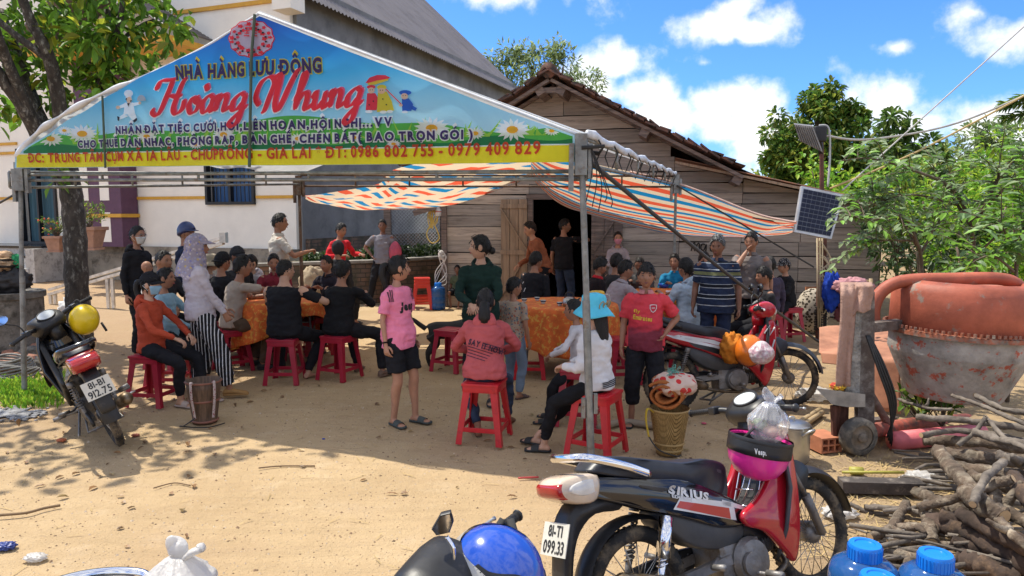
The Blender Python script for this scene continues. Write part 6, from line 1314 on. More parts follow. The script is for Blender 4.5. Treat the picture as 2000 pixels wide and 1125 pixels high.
def bike(label, loc, th, lean, body, shield_, cowl, plate=None, steer=0, mirrors=(1, 1), rear=True, grab=chrome, style='under', sc_=.92, dial_=None, fender=None, lens_side=True, front_only=False):
 t = thing('motorbike', label, 'motorbike', loc, rot=(-R_(lean), 0, R_(th))); t.scale = (sc_,)*3
 fender = fender or black_plastic; dial_ = dial_ or dial_m; R = .287; fx, rx = .60, -.60
 S = M4.Translation((.42, 0, .72)) @ M4.Rotation(R_(steer), 4, V((-.30, 0, .95))) @ M4.Translation((-.42, 0, -.72))
 def steered(o): o.matrix_local = S; return o
 w1 = wheel(t, fx, R, R, .042, 'front'); steered(w1); wheel(t, rx, R, R, .046, 'rear')
 m = MK()
 for s in (1, -1): m.tube([(fx, s*.088, R), (.555, s*.088, .43), (.53, s*.088, .50)], [.022, .024, .026], 10); m.tube([(.535, s*.088, .48), (.47, s*.075, .66), (.42, s*.05, .78)], [.016, .017, .02], 10)
 m.tube([(.45, -.09, .66), (.45, .09, .66)], .022, 8); m.tube([(fx, -.10, R), (fx, .10, R)], .012, 8); steered(m.build('fork', dirty_metal, t))
 m = MK(); a0, a1 = R_(5), R_(150)
 m.grid(lambda i, j: (fx+math.cos(lerp(a0, a1, i))*(R+.045-.03*abs(2*j-1)**2)-.012*i, (.055+.02*math.sin(i*3.14))*(2*j-1), R+math.sin(lerp(a0, a1, i))*(R+.055-.04*abs(2*j-1)**2)+.01), 26, 8)
 slab(m, [(.56, .54), (.60, .64), (.46, .70), (.40, .58), (.46, .45)], .085, .3); steered(m.build('front_fender', fender, t, solid=.0))
 m = MK(); slab(m, [(.36, .72), (.40, .45), (.30, .33), (.05, .36), (-.15, .45), (-.12, .62), (.08, .52), (.22, .56), (.30, .70)], .072, .5); m.build('frame_cover', black_plastic, t)
 m = MK()
 def sh(i, j):
  q = 2*i-1; zz = lerp(.93, .27, j); hw = interp([(0, .10), (.2, .17), (.5, .205), (.8, .16), (1, .09)], j); xc = .47-.10*j-.02*j*j
  return (xc-.11*abs(q)**1.7-.02*j, hw*q, zz-.03*abs(q)*j)
 m.grid(sh, 16, 14); m.build('leg_shield', shield_, t, solid=.018)
 m = MK(); 
 for s in (1, -1): slab(m, [(.43, .84), (.43, .60), (.38, .36), (.30, .22), (.24, .28), (.13, .40), (.02, .45), (.0, .51), (.12, .56), (.24, .66), (.35, .82)], .022, .25, y0=s*.125, layers=5)
 m.build('side_wing', cowl, t)
 m = MK(); slab(m, [(.50, .98), (.46, .90), (.36, .88), (.27, .93), (.26, .985), (.33, 1.035), (.43, 1.045)], .15, .75, taper=lambda x: .13-.10*max(0, .33-x)); m.box((.33, 0, .87), (.1, .09, .12)); hb = steered(m.build('handlebar_cowl', black_plastic if style != 'red' else cowl, t))
 m = MK(); nn = V((-.62, 0, .78)); dk_dial = dial_ is black_gloss; m.disc(V((.325, 0, 1.035))+nn*.012, nn, .072, 28, up=(0, 1, 0), r2=.046); o = m.build('dial', dial_, hb) if not dk_dial else None
 m = MK(); P = [V((.325, 0, 1.035))+nn*.008+V((0, 1, 0))*(.076*math.cos(a))+V((0, 1, 0)).cross(nn)*(.050*math.sin(a)) for a in [2*math.pi*i/28 for i in range(28)]]; m.tube(P, .007, 6, closed=True); m.build('dial_rim', black_plastic, hb) if not dk_dial else None
 m = MK(); slab(m, [(.475, 1.0), (.505, .955), (.49, .91), (.46, .93), (.45, .985)], .085, .6); m.build('headlight', clear_l, hb)
 for s in (1, -1):
  m = MK(); m.tube(cr([(.36, s*.12, .965), (.33, s*.19, .985), (.29, s*.25, .99)], 4), .019, 10); m.bbox((.30, s*.225, .99), (.055, .05, .045), .008); m.build('switch_block', black_plastic if s > 0 else black_plastic, hb)
  m = MK(); a, b = V((.292, s*.245, .990)), V((.262, s*.375, .985)); m.tube([a, a.lerp(b, .04), b], [.019, .0165, .0165], 12); m.tube([b, b.lerp(a, -.04), b.lerp(a, -.12)], [.021, .022, .012], 12)
  for k in range(9): c = a.lerp(b, (k+1)/10.5); m.tube([c, c.lerp(b, .03)], .0178, 10)
  m.build('grip', black_plastic, hb)
  m = MK(); m.tube(cr([(.335, s*.235, .985), (.365, s*.27, .975), (.345, s*.36, .97)], 5), [.008]*5+[.006]*5+[.009], 7); m.build('lever', alu, hb)
  if mirrors[0 if s > 0 else 1]:
   m = MK(); m.tube(cr([(.31, s*.225, 1.01), (.31, s*.24, 1.08), (.34, s*.29, 1.13), (.335, s*.31, 1.16)], 4), .006, 7); m.ell((.325, s*.325, 1.185), (.022, .062, .042), 18, 10); mo = m.build('mirror', black_plastic, hb); g = MK(); g.disc((.3015, s*.325, 1.185), (-1, 0, .05), .053, 24, up=(0, 1, 0), r2=.034); g.build('mirror_glass', mirror_m, mo) if 0 else None
   if 1: go = g.build('mirror_glass', mirror_m, hb)
 m = MK(); X = M4.Translation((.02, -.09, .285)) @ M4.Rotation(math.pi/2, 4, 'X'); m.lathe([(0, -.01), (.105, -.01), (.115, .02), (.10, .05), (.05, .062), (0, .064)], 26, X=X); m.lathe([(0, .06), (.055, .06), (.055, .075), (0, .08)], 18, X=M4.Translation((-.02, -.09, .285)) @ M4.Rotation(math.pi/2, 4, 'X')); m.bbox((-.02, 0, .29), (.28, .20, .19), .03)
 X2 = M4.Translation((.11, 0, .31)) @ M4.Rotation(R_(80), 4, 'Y'); m.lathe([(0, 0), (.062, 0)]+[q for k in range(6) for q in ((.072, .02+k*.022), (.072, .028+k*.022), (.058, .032+k*.022), (.058, .038+k*.022))]+[(.065, .16), (.055, .20), (0, .21)], 22, X=X2); m.build('engine', dirty_metal, t, ang=40)
 m = MK(); m.tube(cr([(.30, -.03, .26), (.28, -.08, .20), (.05, -.11, .17), (-.25, -.125, .20), (-.38, -.13, .26)], 5), .016, 8); m.tube([(-.30, -.14, .225), (-.36, -.145, .25), (-.80, -.155, .385), (-.84, -.155, .395)], [.03, .052, .052, .03], 16); m.build('exhaust', mat('stained exhaust', (.20, .18, .15), .45, .8, var=.3, bump=.1, col2=(.13, .09, .05), c2=.5), t); m = MK(); m.beam((-.38, -.205, .285), (-.72, -.212, .39), .012, .07, up=(0, 1, 0)); m.build('heat_guard', alu, t)
 m = MK(); 
 for s in (1, -1): m.beam((-.10, s*.10, .32), (rx, s*.085, R), .03, .045)
 m.build('swing_arm', dirty_metal, t, smooth=False); m = MK(); slab(m, [(-.12, .36), (-.35, .37), (-.66, .33), (-.68, .25), (-.35, .25), (-.12, .28)], .014, .2, y0=.11); m.build('chain_case', black_plastic, t)
 for s in (1, -1):
  m = MK(); a, b = V((rx+.03, s*.118, R+.01)), V((-.46, s*.118, .60)); m.tube([a, a.lerp(b, .45)], .017, 10); m.tube([a.lerp(b, .40), b], .009, 8); P = []
  for i in range(90): f = i/89; c = a.lerp(b, .30+.62*f); an = f*math.pi*2*9; P.append(c+V((math.cos(an)*.024, math.sin(an)*.024, 0)))
  m.tube(P, .0045, 5); m.tube([b-(b-a)*.14, b], .026, 10); m.build('shock', chrome if s < 0 and style == 'sirius' else dirty_metal, t)
  if s < 0 and style == 'sirius': m = MK(); m.tube([a.lerp(b, .42), b.lerp(a, .02)], .033, 16); m.build('shock_cover', chrome, t)
 m = MK(); m.tube([(.0, -.30, .24), (.0, .30, .24)], .010, 8)
 for s in (1, -1): m.tube([(.0, s*.22, .245), (.0, s*.31, .245)], .017, 10); m.tube(cr([(-.18, s*.10, .34), (-.28, s*.16, .33), (-.30, s*.21, .34)], 3), .010, 7); m.tube([(-.30, s*.19, .34), (-.31, s*.27, .35)], .015, 8)
 m.tube([(.02, .13, .22), (.18, .20, .20), (.22, .20, .20)], .009, 6); m.tube([(.02, -.13, .22), (.16, -.19, .17), (.2, -.2, .17)], .009, 6); m.build('foot_pegs', dirty_metal, t)
 m = MK(); m.tube([(-.05, .11, .25), (-.14, .22, .03), (-.17, .24, .02)], .010, 7); m.tube([(-.10, -.10, .18), (-.26, -.14, .10), (-.26, .14, .10), (-.10, .10, .18)], .011, 7); m.build('stand', dirty_metal, t)
 if style == 'sirius': pn = [(.12, .44), (.10, .52), (-.10, .64), (-.35, .755), (-.75, .83), (-.93, .845), (-.90, .79), (-.62, .665), (-.35, .56), (-.10, .46)]
 else: pn = [(.10, .46), (.02, .60), (-.12, .69), (-.40, .735), (-.78, .825), (-.90, .85), (-.86, .78), (-.60, .66), (-.32, .57), (-.06, .47)]
 tp = lambda x: interp([(-.95, .055), (-.7, .115), (-.3, .135), (.0, .115), (.15, .09)], x)
 m = MK(); slab(m, pn, .12, .45, n=5, taper=tp); side = m.build('side_panel', body, t)
 m = MK(); slab(m, [(.02, .66), (-.06, .60), (-.26, .70), (-.50, .765), (-.78, .845), (-.80, .875), (-.70, .91), (-.48, .86), (-.30, .815), (-.12, .80), (.03, .745)], .13, .55, n=5, taper=lambda x: interp([(-.85, .085), (-.6, .125), (-.2, .125), (.05, .07)], x), layers=9); m.build('seat', seat_m, t); m = MK(); slab(m, [(.03, .70), (-.03, .55), (-.20, .56), (-.42, .68), (-.62, .78), (-.40, .80), (-.10, .76)], .108, .3, taper=lambda x: interp([(-.7, .10), (-.2, .108), (.05, .062)], x)); m.build('seat_base', dark_grey, t)
 m = MK(); P = [(-.52, -.128, .80), (-.66, -.14, .86), (-.84, -.125, .925), (-.90, -.06, .935), (-.90, .06, .935), (-.84, .125, .925), (-.66, .14, .86), (-.52, .128, .80)]
 m.tube(cr(P, 5), .013, 10, flat=1.5); m.build('grab_rail', grab, t)
 m = MK(); slab(m, [(-.78, .845), (-.94, .862), (-1.0, .835), (-.985, .775), (-.90, .735), (-.80, .74)], .105, .6, taper=lambda x: .105+.06*(x+.8)); m.build('tail_light', tail_tint if style == 'sirius' else red_l, t)
 m = MK(); slab(m, [(-.84, .852), (-.985, .842), (-1.008, .81), (-.99, .775), (-.90, .757)], .092, .45); m.build('tail_lens', red_l, t)
 for s in (1, -1):
  m = MK(); slab(m, [(-.80, .835), (-.92, .83), (-.95, .80), (-.88, .77), (-.80, .78)], .02, .5, y0=s*.085); m.build('indicator', amber if style != 'sirius' else clear_l, t)
 m = MK(); slab(m, [(-.64, .72), (-.86, .75), (-.965, .66), (-1.0, .52), (-1.015, .42), (-.985, .41), (-.955, .52), (-.90, .62), (-.80, .68), (-.66, .67)], .055, .15, n=3); m.grid(lambda i, j: (rx+math.cos(R_(lerp(48, 178, i)))*(R+.05-.02*abs(2*j-1)**2), .062*(2*j-1), zm(R+math.sin(R_(lerp(48, 178, i)))*(R+.05-.02*abs(2*j-1)**2))), 24, 6); m.uv = None; m.build('rear_fender', black_plastic, t); m = MK(); slab(m, [(.02, .50), (-.10, .56), (-.40, .66), (-.46, .56), (-.30, .42), (-.08, .36), (.04, .40)], .095, .3); m.build('lower_side_cover', dark_grey, t)
 if plate:
  A = V((-.985, 0, .60)); nz = V((-.93, 0, .36)).normalized(); ux = V((0, -1, 0)); uy = nz.cross(ux)*1; uy = V((.36, 0, .93)).normalized(); pm = MK(); B_ = A+nz*.012
  pm.add([B_+ux*(sx*.098)+uy*(sy*.07)+nz*o for o in (0, .004) for sx, sy in ((-1, -1), (1, -1), (1, 1), (-1, 1))], [(3, 2, 1, 0), (4, 5, 6, 7), (0, 1, 5, 4), (1, 2, 6, 5), (2, 3, 7, 6), (3, 0, 4, 7)]); po = pm.build('number_plate', plate_m, t, smooth=False)
  k = MK(); text_flat(plate[0], B_+uy*.012, ux, uy, .115, .046, .02, mb=k, off=0, centre=True); text_flat(plate[1], B_-uy*.058, ux, uy, .165, .052, .02, mb=k, off=0, centre=True); k.v = [tuple(V(p)+nz*.006) for p in k.v]; k.build('plate_lettering', plate_k, po, smooth=False)
  for q in (-1, 1): pass
 return dict(root=t, side=side, hb=hb, S=S, M=M4.LocRotScale(V(loc), Euler((-R_(lean), 0, R_(th))), V((sc_,)*3)))
def decal(b, poly, m_, side=-1, off=.002, nm='stripe'):
 me = b['side'].data; bv = BVHTree.FromPolygons([p.co for p in me.vertices], [tuple(p.vertices) for p in me.polygons]); mb = MB()
 P = [(x, zm(z)) for x, z in poly]; n = len(P)//2; up_, lo = P[:n], P[n:][::-1]; N_ = 18
 def on(L_, f): f *= len(L_)-1; i = min(int(f), len(L_)-2); return (lerp(L_[i][0], L_[i+1][0], f-i), lerp(L_[i][1], L_[i+1][1], f-i))
 rows = []
 for i in range(N_+1):
  a, c = on(up_, i/N_), on(lo, i/N_); r = []
  for j in range(4):
   x, z = lerp(a[0], c[0], j/3), lerp(a[1], c[1], j/3); h = bv.ray_cast(V((x, side*.5, z)), V((0, -side, 0))); r.append(h[0]+V((0, side*off, 0)) if h[0] is not None else V((x, side*.11, z)))
  rows.append(r)
 mb.add([p for r in rows for p in r], [(i*4+j, i*4+j+1, i*4+j+5, i*4+j+4) for i in range(N_) for j in range(3)]); return mb.build(nm, m_, b['root'])
gloss_red = pmat('metallic red paint', (.42, .010, .022), rough=.2, coat=.7); gloss_white = pmat('white stripe', (.6, .6, .6), rough=.3); stripe_red = pmat('red stripe', (.42, .03, .02), rough=.3); dark_grey = mat('grey plastic', (.06, .062, .066), .45, var=.15, bump=.06)
def place(cu, cv, z, th, x_loc, y=None):
 p = Zp(cu, cv, z) if y is None else at(cu, cv, y); return V((p.x-x_loc*math.cos(R_(th)), p.y-x_loc*math.sin(R_(th)), 0))
B4P = (.13, 1.70, 0, 152, 8, 4, .81)
B1 = bike('black motorbike leaning on its stand at left, seen from behind with yellow helmet', (-3.265, 5.60, 0), 130, 19, black_gloss, black_gloss, black_plastic, ('81-B1', '912.75'), steer=24, mirrors=(1, 0), grab=black_gloss, sc_=.92)
B2 = bike('red and black motorbike facing right behind the boy in red jersey', (1.93, 6.15, 0), 8, 12, gloss_red, black_plastic, gloss_red, None, steer=-20, mirrors=(1, 1), style='red', fender=mat('slate plastic', (.03, .036, .048), .4), grab=black_plastic, sc_=.90)
for po, mm in (([(.04, .585), (-.2, .672), (-.55, .73), (-.62, .715), (-.25, .645), (.04, .565)], gloss_white), ([(-.10, .60), (-.45, .69), (-.70, .745), (-.60, .70), (-.40, .645), (-.10, .575)], gloss_white), ([(.06, .50), (-.2, .60), (-.45, .655), (-.40, .61), (-.2, .545), (.05, .475)], black_plastic)): decal(B2, po, mm)
m = MK(); text_flat('HONDA', (.10, -.078, .39), (1, 0, -.15), (.1, 0, 1), .17, .032, .05, mb=m); m.build('lettering', gloss_white, B2['root'], smooth=False)
m = MK()
for P in ([(.30, .72), (.36, .80), (.35, .70), (.41, .78)], [(.30, .62), (.34, .50), (.40, .66)]): m.tube([(a, -.172, b) for a, b in P], .008, 4)
m.build('wing_flash', gloss_white, B2['root'])
B3 = bike('black and red motorbike in the foreground with pink helmet hanging from its handlebar', (.972, 2.868, 0), 31, 17, black_gloss, dark_grey, gloss_red, ('81-T1', '099.33'), steer=-3, mirrors=(0, 0), style='sirius', sc_=.858)
for po, mm in (([(-.02, .570), (-.36, .665), (-.42, .620), (-.02, .485)], gloss_white), ([(-.06, .552), (-.37, .648), (-.40, .625), (-.06, .500)], stripe_red), ([(.08, .53), (-.1, .60), (-.1, .575), (.08, .51)], gloss_white)): decal(B3, po, mm, off=.004 if mm is stripe_red else .002)
m = MB(); text_flat('SIRIUS', (-.42, -.137, zm(.695)), V((1, 0, -.36)).normalized(), V((.36, 0, 1)).normalized(), .24, .034, .05, mb=m); text_flat('EDITION', (-.41, -.139, zm(.672)), V((1, 0, -.36)).normalized(), V((.36, 0, 1)).normalized(), .12, .014, .03, mb=m)
project(m, B3['side'], (0, 1, 0), .005); m.build('lettering', gloss_white, B3['side'], smooth=False)
B4 = bike('dark motorbike at the bottom edge with a mirror and blue helmet on its handlebar', B4P[:3], B4P[3], B4P[4], gloss_red, dark_grey, gloss_red, None, steer=B4P[5], mirrors=(0, 0), sc_=B4P[6], dial_=black_gloss)
def low_mirror():
 Y = 1.74; m = MB(); m.tube(cr([at(880, 1130, Y), at(886, 1095, Y), at(884, 1068, Y), at(872, 1048, Y+.01)], 5), .006, 8); a = m.build('mirror_stem', chrome, B4['root']); a.matrix_parent_inverse = B4['M'].inverted()
 P = [at(u, v, Y) for u, v in ((842, 1036), (860, 1005), (880, 1000), (886, 1020), (878, 1042), (852, 1048))]; c = sum(P, V((0, 0, 0)))/6; m = MB(); m.loft([[c+(p-c)*k+V((0, o, 0)) for p in P] for k, o in ((.9, .0), (1, .006), (.95, .02), (.5, .04), (.1, .045))]); a = m.build('mirror', black_plastic, B4['root'], ang=40); a.matrix_parent_inverse = B4['M'].inverted(); m = MB(); m.poly([c+(p-c)*.84+V((0, -.002, 0)) for p in P]); b = m.build('mirror_glass', mirror_m, a); b.matrix_parent_inverse = M4.Identity(4)
low_mirror()
B5 = bike('black motorbike tail with silver grab rail at the bottom left corner', (-1.05+.83*math.cos(R_(-62)), 1.56+.83*math.sin(R_(-62)), 0), -62, 6, black_gloss, black_plastic, black_plastic, None, steer=0, mirrors=(0, 0))
m = MK(); 
for s in (1, -1): m.tube(cr([(.40, s*.045, .84), (.30, s*.07, .74), (.17, s*.075, .52), (.10, s*.04, .50)], 5), .006, 7)
for k in range(5): f = k/4; m.tube([(lerp(.36, .13, f), -.06, lerp(.80, .52, f)), (lerp(.36, .13, f), .06, lerp(.80, .52, f))], .005, 6)
for s in (.02, -.02): m.tube([(.34, s, .785), (.14, s, .53)], .004, 6)
m.build('luggage_rack', chrome, B3['root'])
# ================================================================== TREES AND PLANTS
def leaf_mat(nm, c, c2, trl=.45, rough=.45, c2p=.8): return mat('leaf '+nm, c, rough, var=.30, bump=0, col2=c2, c2=c2p, trl=trl, uvrand=True, spec=.45, edge=.04)
class Leaves(MB):
 def __init__(s): super().__init__(); s.uv = []
 def leaf(s, p, d, n, L_, W_, rnd, fold=.25):
  d = d.normalized(); x = d.cross(n)
  if x.length < 1e-3: x = d.orthogonal()
  x.normalize(); n = x.cross(d); f = n*(W_*fold); dr = V((0, 0, -L_*.10))
  o = len(s.v); pts = [p, p+d*(L_*.32)+x*(W_*.40)+f, p+d*(L_*.68)+x*(W_*.46)+f+dr*.5, p+d*L_+dr*1.6, p+d*(L_*.68)-x*(W_*.46)+f+dr*.5, p+d*(L_*.32)-x*(W_*.40)+f, p+d*(L_*.5)+dr*.3]
  s.v += [tuple(q) for q in pts]; s.f += [(o, o+1, o+6), (o+1, o+2, o+6), (o+2, o+3, o+6), (o+3, o+4, o+6), (o+4, o+5, o+6), (o+5, o, o+6)]; s.m += [0]*6; s.uv += [(rnd.random(), rnd.random())]*7
 def quad(s, p, d, n, L_, W_, rnd):
  d = d.normalized(); x = d.cross(n); x = x.normalized() if x.length > 1e-3 else d.orthogonal().normalized(); o = len(s.v); n = x.cross(d)
  s.v += [tuple(q) for q in (p, p+d*(L_*.5)+x*(W_*.5)+n*(W_*.15), p+d*L_, p+d*(L_*.5)-x*(W_*.5)+n*(W_*.15))]; s.f += [(o, o+1, o+2), (o, o+2, o+3)]; s.m += [0]*2; s.uv += [(rnd.random(), rnd.random())]*4
def rv(r): 
 while 1:
  q = V((r.uniform(-1, 1), r.uniform(-1, 1), r.uniform(-1, 1)))
  if .05 < q.length < 1: return q
bark_d = mat('dark mottled bark', (.05, .042, .036), .95, var=.35, sc_=11, bump=1, bs=22, dist=.03, col2=(.24, .23, .20), c2=.60, stretch=(1, 1, .5)); bark = mat('brown bark', (.11, .08, .055), .95, var=.3, sc_=9, bump=.7, bs=20, col2=(.2, .17, .13), c2=.6, stretch=(1, 1, .4))
def clump_tree(nm, label, base, trunks, clumps, leafL, leafW, per_, m_, seed, cat='tree', fine=False, droop=.2, shell_=.55):
 r = random.Random(seed); t = thing(nm, label, cat, base); b = MB()
 for P, r0, r1 in trunks: Q = cr(P, 5); b.tube(Q, [lerp(r0, r1, i/(len(Q)-1))*(1+.06*math.sin(i*2.3)) for i in range(len(Q))], 10)
 b.build('trunk', bark_d if seed == 1 else bark, t, world=True); lv = Leaves()
 for c, R, dens in clumps:
  R = V(R) if hasattr(R, '__len__') else V((R, R, R*.8)); sub = [(V(c)+V((q.x*R.x, q.y*R.y, q.z*R.z)), r.uniform(.25, .5)*min(R)) for q in (rv(r) for _ in range(9))]
  for k in range(int(per_*dens)):
   sc2, sr = r.choice(sub); q = rv(r); q = q.normalized()*(sr*(shell_+(1-shell_)*r.random()))
   p = sc2+q; d = (q.normalized()+rv(r)*.9+V((0, 0, -droop))).normalized(); n = (q.normalized()*.5+V((0, 0, .8))+rv(r)*.5).normalized(); k_ = r.uniform(.6, 1.15)
   (lv.quad if fine else lv.leaf)(p, d, n, leafL*k_, leafW*k_, r)
 lv.build('crown', m_, t, smooth=False, world=True); return t
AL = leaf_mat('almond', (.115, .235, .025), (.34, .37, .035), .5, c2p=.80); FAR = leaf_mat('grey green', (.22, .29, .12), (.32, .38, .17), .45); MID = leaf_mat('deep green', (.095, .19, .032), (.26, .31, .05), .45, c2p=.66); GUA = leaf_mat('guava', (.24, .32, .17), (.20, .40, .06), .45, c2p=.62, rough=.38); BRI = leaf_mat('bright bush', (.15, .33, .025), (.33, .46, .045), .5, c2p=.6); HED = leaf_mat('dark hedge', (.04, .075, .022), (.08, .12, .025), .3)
def left_tree():
 Y = 9.4; B = at(152, 560, Y); B.z = 0
 T = [([B, at(150, 560, Y), at(146, 450, Y), at(138, 370, Y), at(125, 300, Y)], .15, .125), ([at(136, 360, Y), at(90, 290, Y), at(40, 200, Y-.3), at(-30, 110, Y-.6)], .13, .07), ([at(134, 350, Y), at(70, 215, Y+.2), at(30, 100, Y+.3), at(0, 20, Y+.4)], .11, .05), ([at(130, 330, Y), at(115, 200, Y-.2), at(95, 110, Y-.4), at(60, 40, Y-.5), at(30, -40, Y-.6)], .10, .045), ([at(128, 330, Y), at(185, 215, Y+.2), at(205, 100, Y+.2), at(210, 20, Y+.3)], .10, .04), ([at(205, 110, Y+.2), at(230, 60, Y), at(240, 0, Y)], .05, .03), ([at(205, 100, Y+.2), at(300, 40, Y+.5), at(330, 90, Y+.5), at(345, 110, Y+.5)], .03, .012), ([at(100, 120, Y-.4), at(20, 60, Y-.5), at(-60, -10, Y-.5)], .05, .03)]
 cl = []
 for u, v, R, dn, dy in ((40, 40, .62, 1.3, 0), (130, 30, .6, 1.3, -.3), (220, 30, .55, 1.2, .2), (290, 20, .45, .9, .3), (180, 90, .6, 1.2, -.3), (270, 95, .5, 1.0, .1), (60, 130, .5, .9, .4), (130, 150, .5, .9, .3), (230, 140, .42, .9, .2), (20, 210, .40, .6, .5), (90, 230, .35, .5, .4), (260, 165, .3, .5, .3), (180, 190, .35, .5, .3), (-40, 60, .6, .8, 0), (-60, 200, .5, .5, .3), (30, -60, .8, 1.2, 0), (150, -70, .8, 1.2, 0), (270, -60, .7, 1.0, .2), (345, 50, .22, .25, .4), (125, 345, .16, .14, -.15), (300, 70, .3, .4, .4), (-150, 0, .8, 1.0, 0), (-150, 140, .7, .8, .3), (-120, -140, .9, 1, 0)): cl.append((at(u, v, Y+dy), R, dn))
 for c in ((-5.2, 6.8, 4.7), (-4.6, 6.5, 4.9), (-5.9, 7.3, 4.6), (-4.1, 7.0, 5.1), (-5.4, 6.2, 4.9), (-6.3, 6.5, 4.7)): cl.append((V(c), .62, .8))
 T.append(([at(90, 290, Y), V((-6.0, 8.6, 3.8)), V((-5.3, 7.4, 4.5)), V((-4.8, 6.7, 4.8))], .07, .03))
 clump_tree('almond_tree', 'broad leaved tree with dark mottled trunk growing before the cream house', B, T, cl, .20, .095, 105, AL, 1, droop=.25)
left_tree()
def far_trees():
 Y = 42; r = random.Random(4); cl = []
 for u, v, R in ((960, 130, 1.0), (990, 120, 1.2), (1015, 115, 1.4), (1040, 130, 1.5), (1075, 120, 1.5), (1100, 140, 1.6), (1130, 150, 1.4), (1155, 165, 1.0), (1000, 160, 1.8), (1060, 170, 2.0), (1120, 190, 1.8), (1030, 100, .7), (1085, 100, .7), (975, 160, 1.4), (950, 180, 1.4)): cl.append((at(u, v, Y+r.uniform(-2, 2)), R, 1))
 B = at(1050, 400, Y); B.z = 0; clump_tree('tall_tree', 'tall pale green tree rising behind the clay tile roof', B, [([B, at(1050, 300, Y), at(1040, 200, Y), at(1040, 130, Y)], .35, .1), ([at(1050, 250, Y), at(1000, 180, Y), at(985, 120, Y)], .15, .05), ([at(1050, 260, Y), at(1090, 190, Y), at(1100, 130, Y)], .15, .05)], cl, .42, .13, 230, FAR, 2, fine=True, shell_=.3)
 Y = 26; cl = []
 for u, v, R, d in ((1595, 185, .7, 1), (1570, 230, 1.0, 1.2), (1620, 225, .9, 1.2), (1540, 280, 1.0, 1.2), (1600, 280, 1.3, 1.6), (1650, 260, .9, 1.1), (1560, 330, 1.1, 1.3), (1630, 330, 1.4, 1.6), (1680, 300, .9, 1.0), (1520, 310, .5, .5), (1700, 350, 1.2, 1.3), (1580, 370, 1.2, 1.2), (1660, 380, 1.4, 1.4), (1535, 345, .5, .6), (1515, 300, .35, .4), (1668, 225, .5, .6)): cl.append((at(u, v, Y), R, d))
 B = at(1610, 420, Y); B.z = 0; clump_tree('broad_tree', 'dense dark green tree standing behind the floodlight post', B, [([B, at(1605, 380, Y), at(1600, 300, Y), at(1595, 210, Y)], .28, .08), ([at(1605, 340, Y), at(1560, 290, Y), at(1545, 260, Y)], .12, .05), ([at(1605, 350, Y), at(1660, 310, Y)], .14, .05)], cl, .27, .12, 640, MID, 3, shell_=.45)
 Y = 30; cl = []
 for u, v, R, d in ((1745, 245, .7, .8), (1730, 300, .9, 1), (1780, 290, .8, .9), (1760, 340, 1.2, 1.3), (1810, 320, .8, 1), (1840, 310, .5, .5), (1750, 390, 1.4, 1.3), (1810, 380, 1.2, 1.1), (1715, 360, .9, .9)): cl.append((at(u, v, Y), R, d))
 B = at(1760, 420, Y); B.z = 0; clump_tree('slender_tree', 'lighter green tree to the right of the dark tree behind the post', B, [([B, at(1755, 350, Y), at(1745, 260, Y)], .2, .06), ([at(1755, 370, Y), at(1800, 320, Y)], .1, .04)], cl, .40, .18, 330, leaf_mat('mid green', (.09, .17, .035), (.2, .27, .05), .4), 5)
 r = random.Random(8); t = thing('overhanging_tree', 'dark leaf sprays entering the sky at the right edge', 'tree', at(2140, 420, 12)*1); t.location.z = 0; lv = Leaves(); b = MB(); Bt = V(t.location)
 b.tube(cr([Bt, at(2130, 300, 12), at(2080, 215, 12)], 5), .09, 8)
 for (u, v) in ((1962, 205), (1965, 230), (1985, 195)):
  P = cr([at(2080, 215, 12), at((2080+u)/2, v-10, 12), at(u, v, 12)], 10); b.tube(P, .012, 5)
  for q in P[4:]:
   for k in range(5): lv.leaf(q+rv(r)*.03, V((-.7, r.uniform(-.4, .4), r.uniform(-.9, .3))), V((0, 0, 1)), .20, .055, r)
 b.build('trunk', bark, t, world=True); lv.build('crown', MID, t, smooth=False, world=True)
far_trees()
def guava(nm, label, base, stems, seed, m_, L_=.098, W_=.044, gap=.056, sub=5, sublen=.55, group=None):
 r = random.Random(seed); t = thing(nm, label, 'shrub', base, group=group); b = MB(); lv = Leaves()
 def dress(Q, st):
  acc = 0
  for i in range(1, len(Q)):
   if i/len(Q) < st: continue
   seg = Q[i]-Q[i-1]; n = max(1, int(seg.length/gap))
   for k in range(n):
    p = Q[i-1].lerp(Q[i], k/n); d = seg.normalized(); x = d.cross(V((0, 0, 1))); x = x.normalized() if x.length > .1 else V((1, 0, 0))
    for s in (1, -1):
     if r.random() < .12: continue
     ld = d*.35+x*s*.9+V((0, 0, r.uniform(-.5, .35)))+rv(r)*.25; k_ = r.uniform(.7, 1.2); lv.leaf(p+ld*.012, ld, V((r.uniform(-.4, .4), r.uniform(-.5, .1), 1)), L_*k_, W_*k_, r, .18)
 for P, r0 in stems:
  Q = cr(P, 6); b.tube(Q, [lerp(r0, r0*.25, i/(len(Q)-1)) for i in range(len(Q))], 7); dress(Q[len(Q)//2:], .2)
  for k in range(sub):
   i = r.randint(len(Q)//3, len(Q)-2); p = Q[i]; d = ((Q[i+1]-Q[i]).normalized()*.4+rv(r).normalized()*1.0+V((0, 0, .25))).normalized(); l = sublen*r.uniform(.5, 1.1); S_ = cr([p, p+d*(l*.5)+V((0, 0, .04)), p+d*l+V((0, 0, -.05*l))], 5); b.tube(S_, [r0*.3*(1-.7*j/(len(S_)-1)) for j in range(len(S_))], 5); dress(S_, .1)
 b.build('stem', bark, t, world=True); lv.build('foliage', m_, t, smooth=False, world=True); return t
